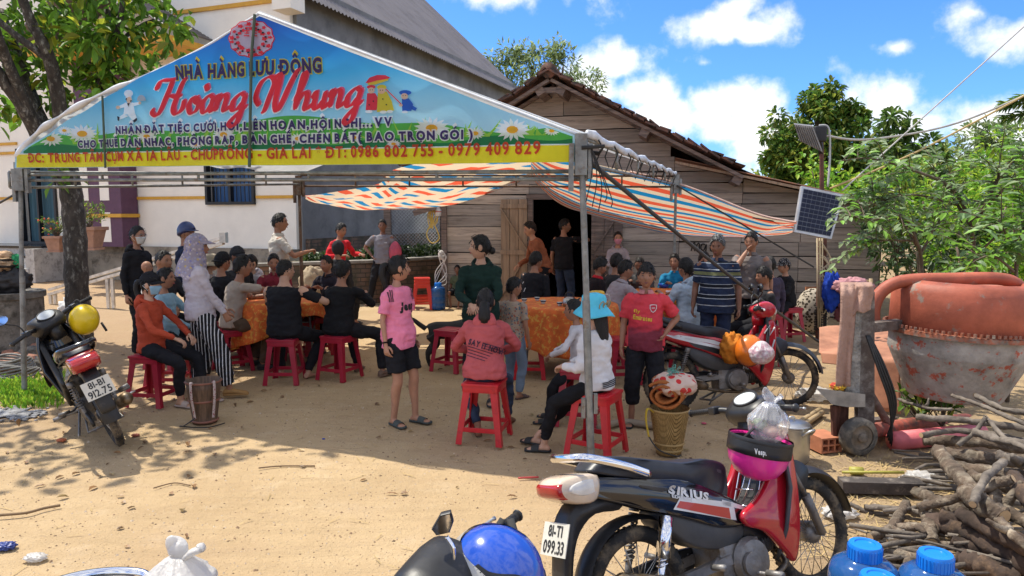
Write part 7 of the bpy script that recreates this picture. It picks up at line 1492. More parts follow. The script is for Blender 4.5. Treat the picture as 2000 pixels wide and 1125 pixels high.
def right_bushes():
 Y = 7.2
 B = at(1905, 560, Y); B.z = 0
 guava('guava_shrub', 'guava shrub with grey green leaves and red brown stems behind the mixer drum', B, [([B, at(1905, 530, Y), at(1900, 440, Y-.1), at(1935, 380, Y-.2), at(1955, 340, Y-.3)], .03), ([at(1903, 450, Y), at(1870, 400, Y), at(1840, 350, Y+.1), at(1820, 320, Y+.1)], .02), ([at(1900, 440, Y), at(1860, 370, Y-.1), at(1790, 335, Y-.3), at(1700, 310, Y-.3), at(1640, 315, Y-.3)], .02), ([at(1905, 430, Y), at(1960, 370, Y-.3), at(2020, 320, Y-.5)], .02), ([at(1870, 400, Y), at(1780, 380, Y-.2), at(1700, 400, Y-.4)], .015), ([at(1920, 400, Y), at(1960, 330, Y-.2), at(2000, 290, Y-.4)], .015), ([at(1905, 500, Y), at(1960, 450, Y-.2), at(2010, 420, Y-.2)], .015)], 21, GUA, sub=9)
 B = at(1800, 560, Y-.3); B.z = 0
 guava('guava_shrub', 'lower guava shrub with drooping leaf rows left of the mixer drum', B, [([B, at(1800, 530, Y-.3), at(1785, 460, Y-.4), at(1760, 420, Y-.5), at(1700, 430, Y-.6), at(1650, 420, Y-.6)], .022), ([at(1795, 500, Y-.3), at(1830, 440, Y-.3), at(1850, 400, Y-.3)], .016), ([at(1788, 470, Y-.3), at(1720, 470, Y-.4), at(1680, 485, Y-.4)], .013), ([at(1790, 480, Y-.3), at(1740, 400, Y-.3), at(1690, 380, Y-.3)], .013)], 22, GUA, sub=8, sublen=.4)
 B = at(1980, 600, 6.4); B.z = 0
 guava('guava_shrub', 'guava shrub with broad pale leaves at the right edge', B, [([B, at(1985, 530, 6.4), at(1970, 470, 6.2), at(1950, 430, 6.1)], .02), ([at(1985, 520, 6.4), at(2000, 440, 6.2), at(2010, 380, 6.1)], .02), ([at(1980, 530, 6.4), at(1940, 500, 6.0), at(1900, 510, 5.9)], .014)], 23, leaf_mat('pale guava', (.15, .25, .10), (.17, .34, .04), .45, c2p=.5), sub=9, L_=.125, W_=.055)
 r = random.Random(31)
 def bush(u, v0, Y, R, m_, lab, n=700, L_=.10, W_=.05):
  B = at(u, 500, Y); B.z = 0; c = at(u, v0, Y); t = thing('shrub', lab, 'shrub', B, group='shrubs behind the mixer'); lv = Leaves(); b = MB()
  for k in range(6): e = c+V((r.uniform(-.7, .7)*R[0], r.uniform(-.7, .7)*R[1], r.uniform(-.3, .6)*R[2])); b.tube(cr([B+rv(r)*.05-V((0, 0, .05)), B.lerp(e, .5)+rv(r)*.1, e], 4), .014, 5)
  sub = [(c+V((q.x*R[0], q.y*R[1], q.z*R[2])), r.uniform(.3, .5)*min(R)) for q in (rv(r) for _ in range(16))]
  for k in range(n):
   sc2, sr = r.choice(sub); q = rv(r).normalized()*(sr*(.5+.5*r.random())); p = sc2+q
   if p.z < .02: p.z = .05+r.random()*.2
   lv.leaf(p, q.normalized()+rv(r)*.8, V((0, -.2, .9))+rv(r)*.5, L_*r.uniform(.6, 1.2), W_*r.uniform(.7, 1.1), r)
  b.build('stem', bark, t, world=True); lv.build('foliage', m_, t, smooth=False, world=True)
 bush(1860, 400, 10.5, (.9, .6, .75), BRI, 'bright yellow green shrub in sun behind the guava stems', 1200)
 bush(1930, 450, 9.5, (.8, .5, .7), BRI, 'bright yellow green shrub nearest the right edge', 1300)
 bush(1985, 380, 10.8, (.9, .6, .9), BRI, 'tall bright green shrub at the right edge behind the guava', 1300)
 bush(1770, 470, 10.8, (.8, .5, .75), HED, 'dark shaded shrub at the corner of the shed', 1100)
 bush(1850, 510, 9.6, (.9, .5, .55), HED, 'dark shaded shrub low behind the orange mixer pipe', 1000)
 bush(1790, 385, 13, (1.0, .7, .8), MID, 'mid green shrub above the tin roof end', 1200, .14, .07)
 bush(1720, 400, 14.5, (1.0, .7, .8), BRI, 'fresh green shrub peeping over the tin roof', 1000, .14, .07)
 bush(1640, 370, 18, (1.3, .9, .9), BRI, 'sunlit green shrub beyond the shed roof', 900, .2, .1)
 bush(1950, 510, 8.2, (.6, .4, .4), BRI, 'low bright shrub behind the drum rim at right', 700)
 for u, v, Y, R, m_, lab in ((1560, 400, 34, (2.5, 1.5, 1.6), MID, 'far dark thicket left of the post'), (1880, 380, 24, (2.2, 1.5, 1.6), MID, 'far green thicket beyond the bright shrubs'), (2000, 400, 20, (2.2, 1.5, 1.4), MID, 'far green thicket at the right border'), (1930, 330, 40, (3.5, 2, 2.0), FAR, 'hazy pale thicket far at right')): bush(u, v, Y, R, m_, lab, 1300, .45, .2)
 for u, v, lab in ((1800, 770, 'glossy green weed growing under the mixer drum'), (1840, 775, 'glossy weed growing right of the mixer wheel under the drum')):
  B = G(u, v+60); bush_c = at(u, v, B.y); t = thing('weed', lab, 'plant', B); lv = Leaves(); b = MB()
  for k in range(14): e = bush_c+V((r.uniform(-.16, .16), r.uniform(-.1, .1), r.uniform(-.12, .06))); b.tube([B, e], .004, 4); [lv.leaf(e, rv(r)+V((0, 0, .2)), V((0, 0, 1)), .10, .045, r) for _ in range(5)]
  b.build('stem', bark, t, world=True); lv.build('foliage', MID, t, smooth=False, world=True)
right_bushes()
# ================================================================== HELMETS, BAGS AND LOADS
def helmet(nm_label, loc, m_, rot, band=None, upside=False, sc_=.9):
 t = thing('helmet', nm_label, 'helmet', loc, rot=rot); m = MB(); prof = [(.0, .14), (.05, .134), (.09, .112), (.118, .07), (.130, .02), (.132, -.035), (.124, -.04), (.12, .015), (.10, .07), (.06, .11), (0, .12)]
 m.lathe(prof, 36, caps=False); m.v = [(x*sc_, y*1.13*sc_, z*sc_) for x, y, z in m.v]; m.build('helmet_shell', m_, t); m = MB(); m.lathe([(.1325, -.045), (.136, -.035), (.1335, -.026)], 36, caps=False); m.v = [(x*sc_, y*1.13*sc_, z*sc_) for x, y, z in m.v]; m.build('edge_trim', black_plastic, t)
 m = MB(); m.lathe([(0, .105), (.05, .10), (.09, .068), (.112, .02), (.115, -.03)], 24, caps=False); m.v = [(x*sc_, y*1.13*sc_, z*sc_) for x, y, z in m.v]; m.build('lining', mat('helmet lining', (.02, .02, .02), .9), t)
 if band: m = MB(); m.lathe(band[1], 36, caps=False); m.v = [(x*sc_, y*1.13*sc_, z*sc_) for x, y, z in m.v]; m.build('painted_band', band[0], t)
 return t
yel = pmat('yellow helmet paint', (.72, .50, .01), rough=.3); pin = pmat('magenta helmet paint', (.72, .03, .27), rough=.3); orn = pmat('orange helmet paint', (.66, .16, .012), rough=.3); blu = pmat('metallic blue helmet paint', (.015, .07, .42), rough=.22, coat=.8)
webbing = mat('black webbing', (.025, .025, .025), .8)
hp_ = B1['M'] @ B1['S'] @ V((.27, -.33, zm(.985)))+V((.02, -.06, -.15))
h = helmet('yellow motorbike helmet hanging from the grip of the left motorbike', hp_, yel, (R_(95), 0, R_(35)), sc_=.84)
m = MB(); m.tube(cr([hp_+V((-.02, .02, .10)), hp_+V((-.06, .02, .16)), hp_+V((-.09, 0, .12))], 4), .008, 5); m.tube([hp_+V((.11, .05, -.03)), hp_+V((.15, .05, -.10))], .01, 5); o = m.build('chin_strap', webbing, h, world=False); o.matrix_parent_inverse = (M4.Translation(hp_) @ Euler((R_(95), 0, R_(35))).to_matrix().to_4x4()).inverted()
gq = B3['M'] @ B3['S'] @ V((.28, -.26, zm(.99))); pk_ = at(1483, 872, gq.y-.02)
h = helmet('magenta and black half helmet hanging upside down from the foreground handlebar', pk_, pin, (R_(172), R_(8), R_(-10)), (black_plastic, [(.1335, -.036), (.1345, .0), (.1335, .026), (.131, .026), (.1325, .0)]), sc_=1.0)
m = MB(); gr = B3['M'] @ B3['S'] @ V((.28, -.26, zm(.99))); m.tube([pk_+V((-.09, -.05, .05)), pk_.lerp(gr, .5)+V((-.05, -.03, .03)), gr+V((-.02, -.02, .015)), gr+V((.02, .02, .0)), pk_.lerp(gr, .5)+V((.03, .03, -.02)), pk_+V((.05, .06, .05))], .009, 6, flat=.4); o = m.build('chin_strap', webbing, h); o.matrix_parent_inverse = (M4.Translation(pk_) @ Euler((R_(172), R_(8), R_(-10))).to_matrix().to_4x4()).inverted()
m = MB(); text_flat('Vespa', pk_+V((-.075, -.158, .022)), V((1, .16, -.20)).normalized(), V((0, .2, 1)), .06, .02, .05, mb=m); o = m.build('lettering', gloss_white, h, smooth=False); o.matrix_parent_inverse = (M4.Translation(pk_) @ Euler((R_(172), R_(8), R_(-10))).to_matrix().to_4x4()).inverted()
film = mat('clear plastic film', (.86, .86, .88), .16, var=.04, bump=.5, bs=18, trans=.55, dist=.01, alpha=.55); film_w = mat('cloudy white bag', (.76, .74, .71), .28, var=.10, sc_=5, bump=.8, bs=22, trl=.4, dist=.02, alpha=.86)
def bag(label, c, r, m_, contents=None, seed=0, knot=True):
 t = thing('plastic_bag', label, 'bag', c); b = MB()
 def f(i, j):
  a = 2*math.pi*i; th = math.pi*j; rr = math.sin(th)**.8; z = math.cos(th); k = 1+.10*NZ.noise((math.cos(a)*2+seed, math.sin(a)*2, z*2))+(.05*math.sin(a*9+seed)+.05*math.sin(a*23+seed*2+2*math.sin(a*3)))*max(0, z)**.7+.03*NZ.noise((math.cos(a)*7, math.sin(a)*7, z*5+seed))
  zz = z if z < .5 else .5+(z-.5)*1.3; return (r[0]*rr*k*math.cos(a)*(1 if z < .4 else 1-.55*(z-.4)), r[1]*rr*k*math.sin(a)*(1 if z < .4 else 1-.55*(z-.4)), r[2]*zz)
 b.grid(f, 90, 44); b.build('bag_body', m_, t)
 if knot:
  k = MB(); z = r[2]*1.12; k.tube(cr([(0, 0, z-.02), (.004, 0, z+r[2]*.15), (-.012, .01, z+r[2]*.45), (-.02, 0, z+r[2]*.75)], 4), [.012, .014, .016, .02, .022, .024, .024, .022, .02, .018, .014, .01, .005][:13], 8, flat=.5); k.tube(cr([(0, 0, z-.02), (.03, 0, z+r[2]*.12), (.055, .01, z+r[2]*.25), (.045, 0, z+r[2]*.38)], 4), [.01, .012, .014, .016, .017, .018, .018, .017, .016, .014, .012, .009, .005], 8, flat=.5); k.build('bag_knot', m_, t)
 if contents:
  for nm, cc, rr, mm in contents: q = MB(); q.ell(cc, rr, 16, 10); q.build(nm, mm, t)
 return t
bag('clear knotted plastic bag with food resting in the magenta helmet', pk_+V((.035, .0, .10)), (.085, .075, .085), film, [('food_lump', (.01, -.02, -.03), (.035, .03, .025), mat('pale food', (.62, .42, .30), .6)), ('food_lump', (-.03, .02, -.01), (.035, .03, .03), mat('herbs', (.20, .26, .10), .7, var=.3, sc_=20))], 1)
p = at(350, 1142, 1.60); bag('bulging white plastic bag standing on the motorbike seat at bottom left', p, (.082, .075, .062), film_w, None, 4)
p = at(1463, 684, 5.95); helmet('orange helmet lying on the red motorbike between seat and leg shield', p, orn, (R_(70), R_(10), R_(-20)))
def crumple(nm, label, c, r, m_, seed, cat, amp=.2, group=None, fr=3.2):
 b = MB(); b.ell((0, 0, 0), (1, 1, 1), 40, 28); b.v = [tuple(V((q[0]*r[0], q[1]*r[1], q[2]*r[2]))*(1+amp*NZ.noise((q[0]*fr+seed, q[1]*fr, q[2]*fr))+amp*.6*NZ.noise((q[0]*fr*2.4+seed, q[1]*fr*2.4, q[2]*fr*2.4)))) for q in b.v]; o = b.build(nm, m_); o.location = c; tag(o, label, cat, group); return o
ocl = cloth('orange cloth', (.50, .17, .02), bump=.8, bs=10)
crumple('cloth_bundle', 'crumpled orange cloth bundle wedged against the seat of the red motorbike', at(1431, 680, 6.05), (.10, .09, .13), ocl, 2, 'cloth', .3)
p = at(1487, 690, 5.82); bag('pinkish clear plastic bag tucked beside the orange helmet', p, (.10, .08, .09), mat('pink film', (.60, .36, .42), .3, var=.25, sc_=22, bump=.5, bs=18, alpha=.85, col2=(.75, .7, .7), c2=.5), None, 7, knot=False)
B4M = B4['M'] @ B4['S']; gq = B4M @ V((.27, -.30, zm(.99))); bp_ = at(966, 1126, gq.y-.10); h = helmet('shiny blue helmet hanging from the handlebar at the bottom edge', bp_, blu, (R_(38), R_(-14), R_(60)), (mat('silver flash', (.5, .48, .44), .3, .3), [(.126, .052), (.133, .012), (.1345, .013), (.1275, .053)]), sc_=.93)
def flash(a0, a1, z0, z1, m_, k):
 m = MB()
 def f(i, j):
  a = lerp(a0, a1, i); z = lerp(z0, z1, j)+.03*math.sin(i*3.1); rr = interp([(-.035, .1325), (.02, .1305), (.07, .1185), (.112, .0905), (.134, .0505)], z)+k; return (rr*math.cos(a)*.93, rr*math.sin(a)*1.13*.93, z*.93+k*.5)
 m.grid(f, 24, 8); m.build('painted_flash', m_, h)
flash(2.2, 3.9, .02, .07, mat('silver flash', (.5, .48, .44), .3, .3), .0015); flash(4.0, 5.6, .0, .06, pmat('light blue flash', (.03, .28, .62)), .0015); flash(5.8, 7.4, .03, .085, pmat('navy flash', (.008, .02, .14)), .0015); flash(2.6, 5.0, .085, .10, black_plastic, .0015)
m = MB(); g0 = B4M @ V((.27, -.30, zm(.99)))
for s in (-1, 1): m.tube([bp_+V((s*.06, .02, .06)), bp_.lerp(g0, .6)+V((s*.045, 0, .0)), g0+V((s*.01, 0, .02))], .012, 6, flat=.35)
o = m.build('chin_strap', webbing, h); o.matrix_parent_inverse = (M4.Translation(bp_) @ Euler((R_(38), R_(-14), R_(60))).to_matrix().to_4x4()).inverted()
# ================================================================== BASKETS
weave = pattern('woven cane', lambda N, L, O: (lambda b: (setattr(b.inputs['Scale'], 'default_value', 55), L.new(O, b.inputs['Vector']), [setattr(b.inputs[k], 'default_value', v) for k, v in (('Color1', (.40, .26, .10, 1)), ('Color2', (.30, .19, .07, 1)), ('Mortar', (.13, .08, .03, 1)), ('Mortar Size', .04))], b.outputs[0])[-1])(N.new('ShaderNodeTexBrick')), .7)
barkb = mat('dark bamboo', (.11, .065, .04), .6, var=.35, sc_=5, stretch=(7, 7, .6), bump=.6, bs=12, col2=(.05, .035, .025), c2=.6)
def baskets():
 p = G(1306, 884); t = thing('woven_basket', 'tall woven cane basket with yellow strap carrying a rolled blanket', 'basket', p, .2); m = MB(); prof = [(0, 0), (.088, 0), (.092, .02), (.10, .06), (.135, .30), (.140, .325), (.130, .325), (.09, .04), (0, .03)]; n = 48
 m.lathe(prof, n); m.v = [(x*(1+.006*math.sin(14*math.atan2(y, x+1e-9))), y*(1+.006*math.sin(14*math.atan2(y, x+1e-9))), z) for x, y, z in m.v]
 m.build('basket_body', weave, t); m = MB(); [m.lathe([(r-.002, z-.008), (r+.008, z), (r-.002, z+.008)], 40, caps=False) for r, z in ((.097, .035), (.106, .08), (.141, .325))]; m.build('rim', mat('cane rim', (.34, .22, .08), .6), t)
 m = MB(); m.tube(cr([(-.12, -.02, .30), (-.18, -.03, .34), (-.19, -.03, .26), (-.17, -.04, .14)], 6), .015, 6, flat=.3); m.build('strap', mat('yellow webbing', (.55, .40, .04), .8), t); m = MB(); m.tube(cr([(-.17, -.04, .14), (-.13, -.12, .07), (-.02, -.16, .03), (.04, -.12, .02)], 6), .005, 5); m.build('cord', black_plastic, t)
 c = p+V((0, 0, .345)); t = thing('rolled_blanket', 'orange brown blanket rolled with red and white cover on top of the cane basket', 'blanket', c, -.35)
 m = MB(); L_ = .24; P = []
 for i in range(110): f = i/109; a = f*math.pi*4.6+.6; rr = .035+.085*f; P.append((rr*math.cos(a)*1.12-.02, rr*math.sin(a)*.82+.10))
 m.grid(lambda i, j: (lambda q: V((q[0]+.01*math.sin(j*5), lerp(-L_/2-.02, L_/2, j)+.012*math.sin(i*23), max(.0, q[1]+.005*math.sin(i*40+j*7)))))(P[min(109, int(round(i*109)))]), 109, 8); m.build('blanket_roll', cloth('rust blanket', (.36, .12, .035), bump=.9, bs=60), t, solid=.018)
 b = MB(); b.ell((.02, .0, .15), (1, 1, 1), 36, 24); b.v = [tuple(V((.03, .01, .155))+V(((q[0]-.02)*.155, q[1]*.16, (q[2]-.15)*.085))*(1+.16*NZ.noise((q[0]*3, q[1]*3, q[2]*3)))) for q in b.v]; b.build('blanket_cover', pattern('red and white blanket', f_floral([(0, (.50, .03, .03)), (.5, (.5, .05, .04)), (.8, (.62, .5, .42))], 16, (.55, .40, .32))), t)
 b = MB(); r = random.Random(2)
 for k in range(26): q = V((.02, -.02, .235))+rv(r)*.05; b.tube(cr([q, q+rv(r)*.04, q+rv(r)*.05], 4), .003, 4)
 b.build('tangled_net', mat('green net', (.12, .35, .28), .6), t)
 p = G(401, 824); t = thing('bark_basket', 'dark bamboo carrying basket with braided shoulder straps behind the headscarf woman', 'basket', p, .3); m = MB(); m.lathe([(0, 0), (.095, 0), (.10, .02), (.097, .04), (.108, .12), (.128, .28), (.140, .355), (.130, .355), (.09, .05), (0, .04)], 40); m.build('basket_body', barkb, t); m = MB(); [m.lathe([(r-.002, z-.010), (r+.009, z), (r-.002, z+.010)], 40, caps=False) for r, z in ((.138, .345), (.100, .02), (.118, .19))]; m.build('rim', mat('red rim', (.22, .09, .06), .6), t)
 m = MB()
 for a in (-.5, .6): m.tube(cr([(.143*math.sin(a), -.143*math.cos(a), .35), (.165*math.sin(a), -.165*math.cos(a), .36), (.165*math.sin(a), -.165*math.cos(a), .25), (.15*math.sin(a), -.15*math.cos(a), .16), (.13*math.sin(a), -.13*math.cos(a), .06)], 6), .012, 6, flat=.5)
 m.build('strap', pattern('braided strap', f_floral([(0, (.4, .3, .3)), (.5, (.25, .06, .08))], 90, (.45, .38, .36))), t); m = MB(); m.tube(cr([(-.06, -.12, .07), (-.14, -.14, .02), (-.17, -.10, .008), (.02, -.2, .008), (.16, -.12, .01)], 6), .005, 5); m.build('cord', black_plastic, t)
baskets()
# ================================================================== CONCRETE MIXER
def mixer():
 Y = 5.35; c = at(1866, 640, Y); z = lambda v: at(1866, v, Y).z; base = V((c.x-.45, Y-.2, 0))
 t = thing('concrete_mixer', 'orange concrete mixer with cement caked drum, toothed ring and two wheels', 'cement mixer', base); W = dict(parent=t, world=True)
 om = mat('scuffed orange paint', (.36, .092, .05), .6, var=.28, sc_=3, bump=.18, col2=(.26, .19, .15), c2=.62, edge=.03); cem = mat('caked cement over orange', (.30, .275, .245), .9, var=.25, sc_=7, bump=.7, bs=30, col2=(.36, .085, .05), c2=.575, edge=.025); dk_ = mat('cement crust', (.26, .245, .22), .95, var=.3, sc_=14, bump=1, bs=40, dist=.015, col2=(.10, .09, .08), c2=.6)
 X = M4.Translation((c.x, Y, 0)) @ M4.Rotation(R_(2), 4, 'Y'); m = MB(); m.lathe([(.455, z(645)), (.478, z(640)), (.476, z(570)), (.455, z(556)), (.40, z(548)), (.38, z(552)), (.30, z(600))], 64, X=X, caps=False); m.build('drum_top', om, **W)
 m = MB(); m.lathe([(.478, z(643)), (.470, z(662)), (.472, z(684)), (.46, z(690)), (.325, z(768)), (.315, z(772)), (.0, z(772))], 64, X=X, caps=False); m.build('drum', cem, **W)
 m = MB(); m.lathe([(.472, z(650)), (.512, z(650)), (.512, z(642)), (.472, z(640))], 64, X=X, caps=False); n = 84
 for k in range(n): a = 2*math.pi*k/n; q = V((.507*math.cos(a), .507*math.sin(a), z(637))); m.add([X @ (q+V((math.cos(b)*.012, math.sin(b)*.012, 0))*1+V((0, 0, zz))) for zz in (-.012, .012) for b in [a+i*math.pi/2 for i in range(4)]], [(0, 1, 5, 4), (1, 2, 6, 5), (2, 3, 7, 6), (3, 0, 4, 7), (4, 5, 6, 7)])
 m.build('ring_gear', mat('rusty ring gear', (.30, .10, .055), .7, .2, var=.25, sc_=12, bump=.3, col2=(.2, .17, .14), c2=.55), smooth=False, **W)
 m = MB(); P = [at(1709, 640, Y-.02), at(1706, 605, Y-.02), at(1722, 570, Y-.02), at(1765, 549, Y-.05), at(1860, 545, Y-.1), at(1955, 545, Y-.05), at(1992, 562, Y-.02), at(2012, 600, Y)]; m.tube(cr(P, 8), .047, 18); m.build('yoke', om, **W)
 a = at(1672, 565, 5.05); b = at(1672, 845, 5.05); m = MB(); m.beam(at(1663, 575, 5.05), at(1658, 770, 5.05), .11, .10); m.build('column', dk_, smooth=False, **W); m = MB(); m.beam(at(1688, 570, 5.12), at(1688, 845, 5.12), .06, .12); m.beam(at(1690, 640, 5.15), V((c.x-.42, Y-.02, at(1690, 640, 5.15).z)), .07, .07); m.beam(at(1686, 838, 5.1), at(1750, 838, 5.5), .07, .07); m.beam(at(1690, 830, 5.15), at(1760, 820, 6.2), .08, .08); m.build('frame', mat('stained frame steel', (.13, .10, .085), .8, .2, var=.3, bump=.5, col2=(.28, .25, .22), c2=.56), smooth=False, **W)
 m = MB(); m.add([at(1593, 758, 4.95), at(1690, 770, 4.95), at(1690, 795, 4.95), at(1655, 795, 4.95), at(1625, 790, 4.95), at(1593, 758, 5.15), at(1690, 770, 5.15), at(1690, 795, 5.15), at(1655, 795, 5.15), at(1625, 790, 5.15)], [(0, 1, 2, 3, 4), (9, 8, 7, 6, 5), (0, 5, 6, 1), (1, 6, 7, 2), (2, 7, 8, 3), (3, 8, 9, 4), (4, 9, 5, 0)]); m.build('bracket', mat('pale bracket steel', (.30, .27, .23), .8, var=.25, bump=.3), smooth=False, **W)
 for u, v, yy in ((1676, 852, 4.95), (1722, 832, 5.55)):
  q = at(u, v, yy); R = q.z+.0; X = M4.Translation(q) @ M4.Rotation(R_(12), 4, 'Z') @ M4.Rotation(R_(90), 4, 'X'); m = MB(); m.lathe([(R*.66, -.045), (R*.90, -.05), (R, -.03), (R, .03), (R*.90, .05), (R*.66, .045)], 40, X=X, caps=False); w = m.build('wheel', mat('dusty solid tyre', (.075, .07, .062), .95, var=.3, bump=.5, bs=50, col2=(.20, .17, .13), c2=.55), **W); m = MB(); m.lathe([(0, .03), (.03, .035), (.035, .05), (.03, .062), (.0, .064)], 16, X=X); m.lathe([(.03, .034), (R*.5, .02), (R*.6, .035), (R*.68, .038), (R*.68, -.03), (.03, -.03)], 36, X=X, caps=False); h_ = m.build('hub', mat('muddy disc wheel', (.17, .135, .10), .9, var=.3, sc_=10, bump=.6, bs=30, col2=(.09, .08, .065), c2=.55), None); h_.parent = w
 m = MB(); m.tube([at(1676, 846, 4.98), at(1722, 830, 5.55)], .028, 10); m.tube([at(1700, 842, 5.1), at(1790, 828, 5.6), at(1890, 820, 6.0)], .055, 10); m.build('axle', mat('red brown tow bar', (.30, .075, .05), .75, var=.3, bump=.3, col2=(.08, .06, .05), c2=.55), **W)
 m = MB(); m.tube([at(1745, 845, 5.25), at(1700, 770, 5.2), at(1693, 690, 5.12)], .03, 8); m.build('stay', mat('stained frame steel', (.13, .10, .085)), **W)
 m = MB()
 for k in range(4): m.tube(cr([at(1692+2*k, 655, 5.04), at(1715+5*k, 720, 5.0), at(1738+4*k, 790, 5.0), at(1742-3*k, 872-6*k, 5.05)], 5), .009, 6)
 m.build('cable', black_plastic, **W)
 m = MB(); top = at(1676, 558, 5.02)
 def tw(i, j):
  x = lerp(1641, 1703, i); v = lerp(552, 755 if i < .5 else 620, j**1.1) if i < .55 else lerp(552, 612-30*abs(i-.75), j); yy = 4.955-.02*math.sin(i*9+j*2)-.012*math.sin(i*21)+.1*max(0, .12-j)/.12
  return at(x-6*j*(i < .55)+3*math.sin(j*5), v, yy)
 m.grid(tw, 26, 26); o = m.build('towel', cloth('dusty pink towel', (.36, .225, .175), bump=.7, bs=30), solid=.008); tag(o, 'dusty pink towel draped over the mixer post', 'towel')
 crumple('rag', 'small red and yellow rag on the mixer bracket', at(1636, 755, 5.02), (.055, .05, .028), mat('red and yellow rag', (.42, .04, .02), .8, col2=(.6, .36, .03), c2=.5, edge=.02), 6, 'rag', .3)
 m = MB(); r = random.Random(3); 
 for k in range(6): m.beam(at(1627+5*k, 792, 5.05+.02*k), at(1630+4*k, 862, 5.05+.02*k), .035, .03)
 o = m.build('stump', mat('split red wood', (.11, .045, .03), .9, var=.35, sc_=6, stretch=(6, 6, 1), bump=.6), smooth=False); tag(o, 'split dark red wood block under the mixer bracket', 'wood block')
mixer()
def yard_things():
 r = random.Random(9)
 m = MB(); A, B, C_, D = at(1600, 688, 6.6), at(1750, 702, 6.0), at(1760, 640, 7.4), at(1600, 640, 7.6)
 def f(i, j):
  if j < .6: k = j/.6; p = D.lerp(C_, i).lerp(A.lerp(B, i), k)+V((0, 0, .02*math.sin(i*7+k*5)))
  else: k = (j-.6)/.4; p = A.lerp(B, i)+V((.02*math.sin(i*14), -.03-.05*k, -k*(A.lerp(B, i).z-.02)*(1 if i > .55 else .22+.78*max(0, (i-.45)/.1))))
  return p
 m.grid(f, 40, 30); t = m.build('orange_sheet', mat('faded orange sheet', (.40, .18, .105), .75, var=.18, sc_=2, bump=.5, bs=6, col2=(.28, .12, .07), c2=.55), solid=.01); tag(t, 'faded orange sheet covering a low stack behind the mixer', 'sheet')
 m = MB(); m.tube([G(1742, 880)+V((0, 0, .07)), G(1915, 862)+V((0, 0, .07))], .068, 16); o = m.build('pink_pipe', mat('faded pink pipe', (.58, .13, .14), .5, var=.15, bump=.05)); tag(o, 'faded pink pipe lying beneath the mixer beside the firewood', 'pipe')
 p = G(1543, 897); t = thing('cooking_pot', 'dull aluminium cooking pot with lid behind the magenta helmet', 'pot', p); m = MB(); m.lathe([(0, 0), (.118, 0), (.125, .02), (.125, .235), (.135, .24), (.135, .246), (.12, .246), (.118, .02), (0, .015)], 36); m.build('pot_body', alu, t, ang=50); m = MB(); m.lathe([(.134, .248), (.12, .262), (.05, .275), (.0, .278)], 36); m.tube(cr([(-.02, 0, .275), (-.015, 0, .30), (.015, 0, .30), (.02, 0, .275)], 4), .006, 6); m.build('lid', alu, t); m = MB(); m.tube(cr([(.03, -.12, .20), (.06, -.15, .24), (.10, -.14, .25), (.11, -.07, .20)], 5), .009, 8); m.tube(cr([(-.12, -.03, .19), (-.16, -.02, .22), (-.16, .03, .22), (-.12, .04, .19)], 5), .009, 8); m.build('handle', alu, t)
 p = G(1606, 876); t = thing('hollow_brick', 'red hollow brick with six holes beside the mixer wheel', 'brick', p, .25); m = MB(); bx = (.19, .12, .11)
 xs = [-.07, -.045, -.018, .008, .034, .06]
 m.box((0, 0, .006), (.17, .2, .012)); m.box((0, 0, .055), (.17, .2, .010)); m.box((0, 0, .104), (.17, .2, .012)); [m.box((x, 0, zc), (w, .2, .0385)) for zc in (.0305, .0795) for x, w in ((-.079, .012), (-.0265, .012), (.0265, .012), (.079, .012))]
 m.build('brick_body', mat('red clay brick', (.44, .17, .09), .85, var=.15, bump=.3), t, smooth=False); m = MB(); m.box((0, .095, .055), (.16, .006, .1)); m.build('hole_shade_panel', mat('brick shadow core', (.20, .08, .05), .9), t, smooth=False)  # darker panel closing the holes, their shade put into its colour
 for k, (a, b) in enumerate((((1556, 835), (1602, 806)), ((1562, 842), (1606, 812)))):
  m = MB(); m.tube([G(*a)+V((0, 0, .03)), G(*b)+V((0, 0, .03))], .022, 8); o = m.build('bamboo_stick', mat('dry bamboo', (.34, .25, .14), .6, var=.2)); tag(o, ('left', 'right')[k]+' one of the two short bamboo sticks beside the aluminium pot', 'stick')
 m = MB(); m.tube([G(1645, 928)+V((0, 0, .02)), G(1765, 930)+V((0, 0, .025))], .010, 8); m.tube([G(1660, 925)+V((0, 0, .02)), G(1685, 926)+V((0, 0, .02))], .027, 12); o = m.build('bamboo_pole', mat('green yellow bamboo', (.36, .33, .06), .5, var=.2)); tag(o, 'thin dry pole with a yellow bamboo joint on the straw', 'stick')
 m = MB(); m.beam(G(1640, 962)+V((0, 0, .05)), G(1800, 968)+V((0, 0, .055)), .10, .07); o = m.build('charred_plank', mat('charred plank', (.06, .05, .045), .9, var=.3, bump=.6, col2=(.2, .17, .14), c2=.6), smooth=False); tag(o, 'dark charred plank lying in front of the firewood heap', 'plank')
 wl = [mat('grey driftwood bark', (.155, .13, .105), .95, var=.35, sc_=7, bump=1, bs=18, col2=(.10, .08, .065), c2=.55, dist=.015), mat('brown log bark', (.095, .068, .048), .95, var=.35, sc_=8, bump=1, bs=24, col2=(.23, .19, .14), c2=.55, dist=.02), mat('dark split log', (.06, .04, .03), .95, var=.4, sc_=6, bump=.9, bs=14, col2=(.16, .10, .06), c2=.6, dist=.015)]; cut = mat('cut wood', (.42, .29, .16), .8, var=.2, sc_=10, bump=.2)
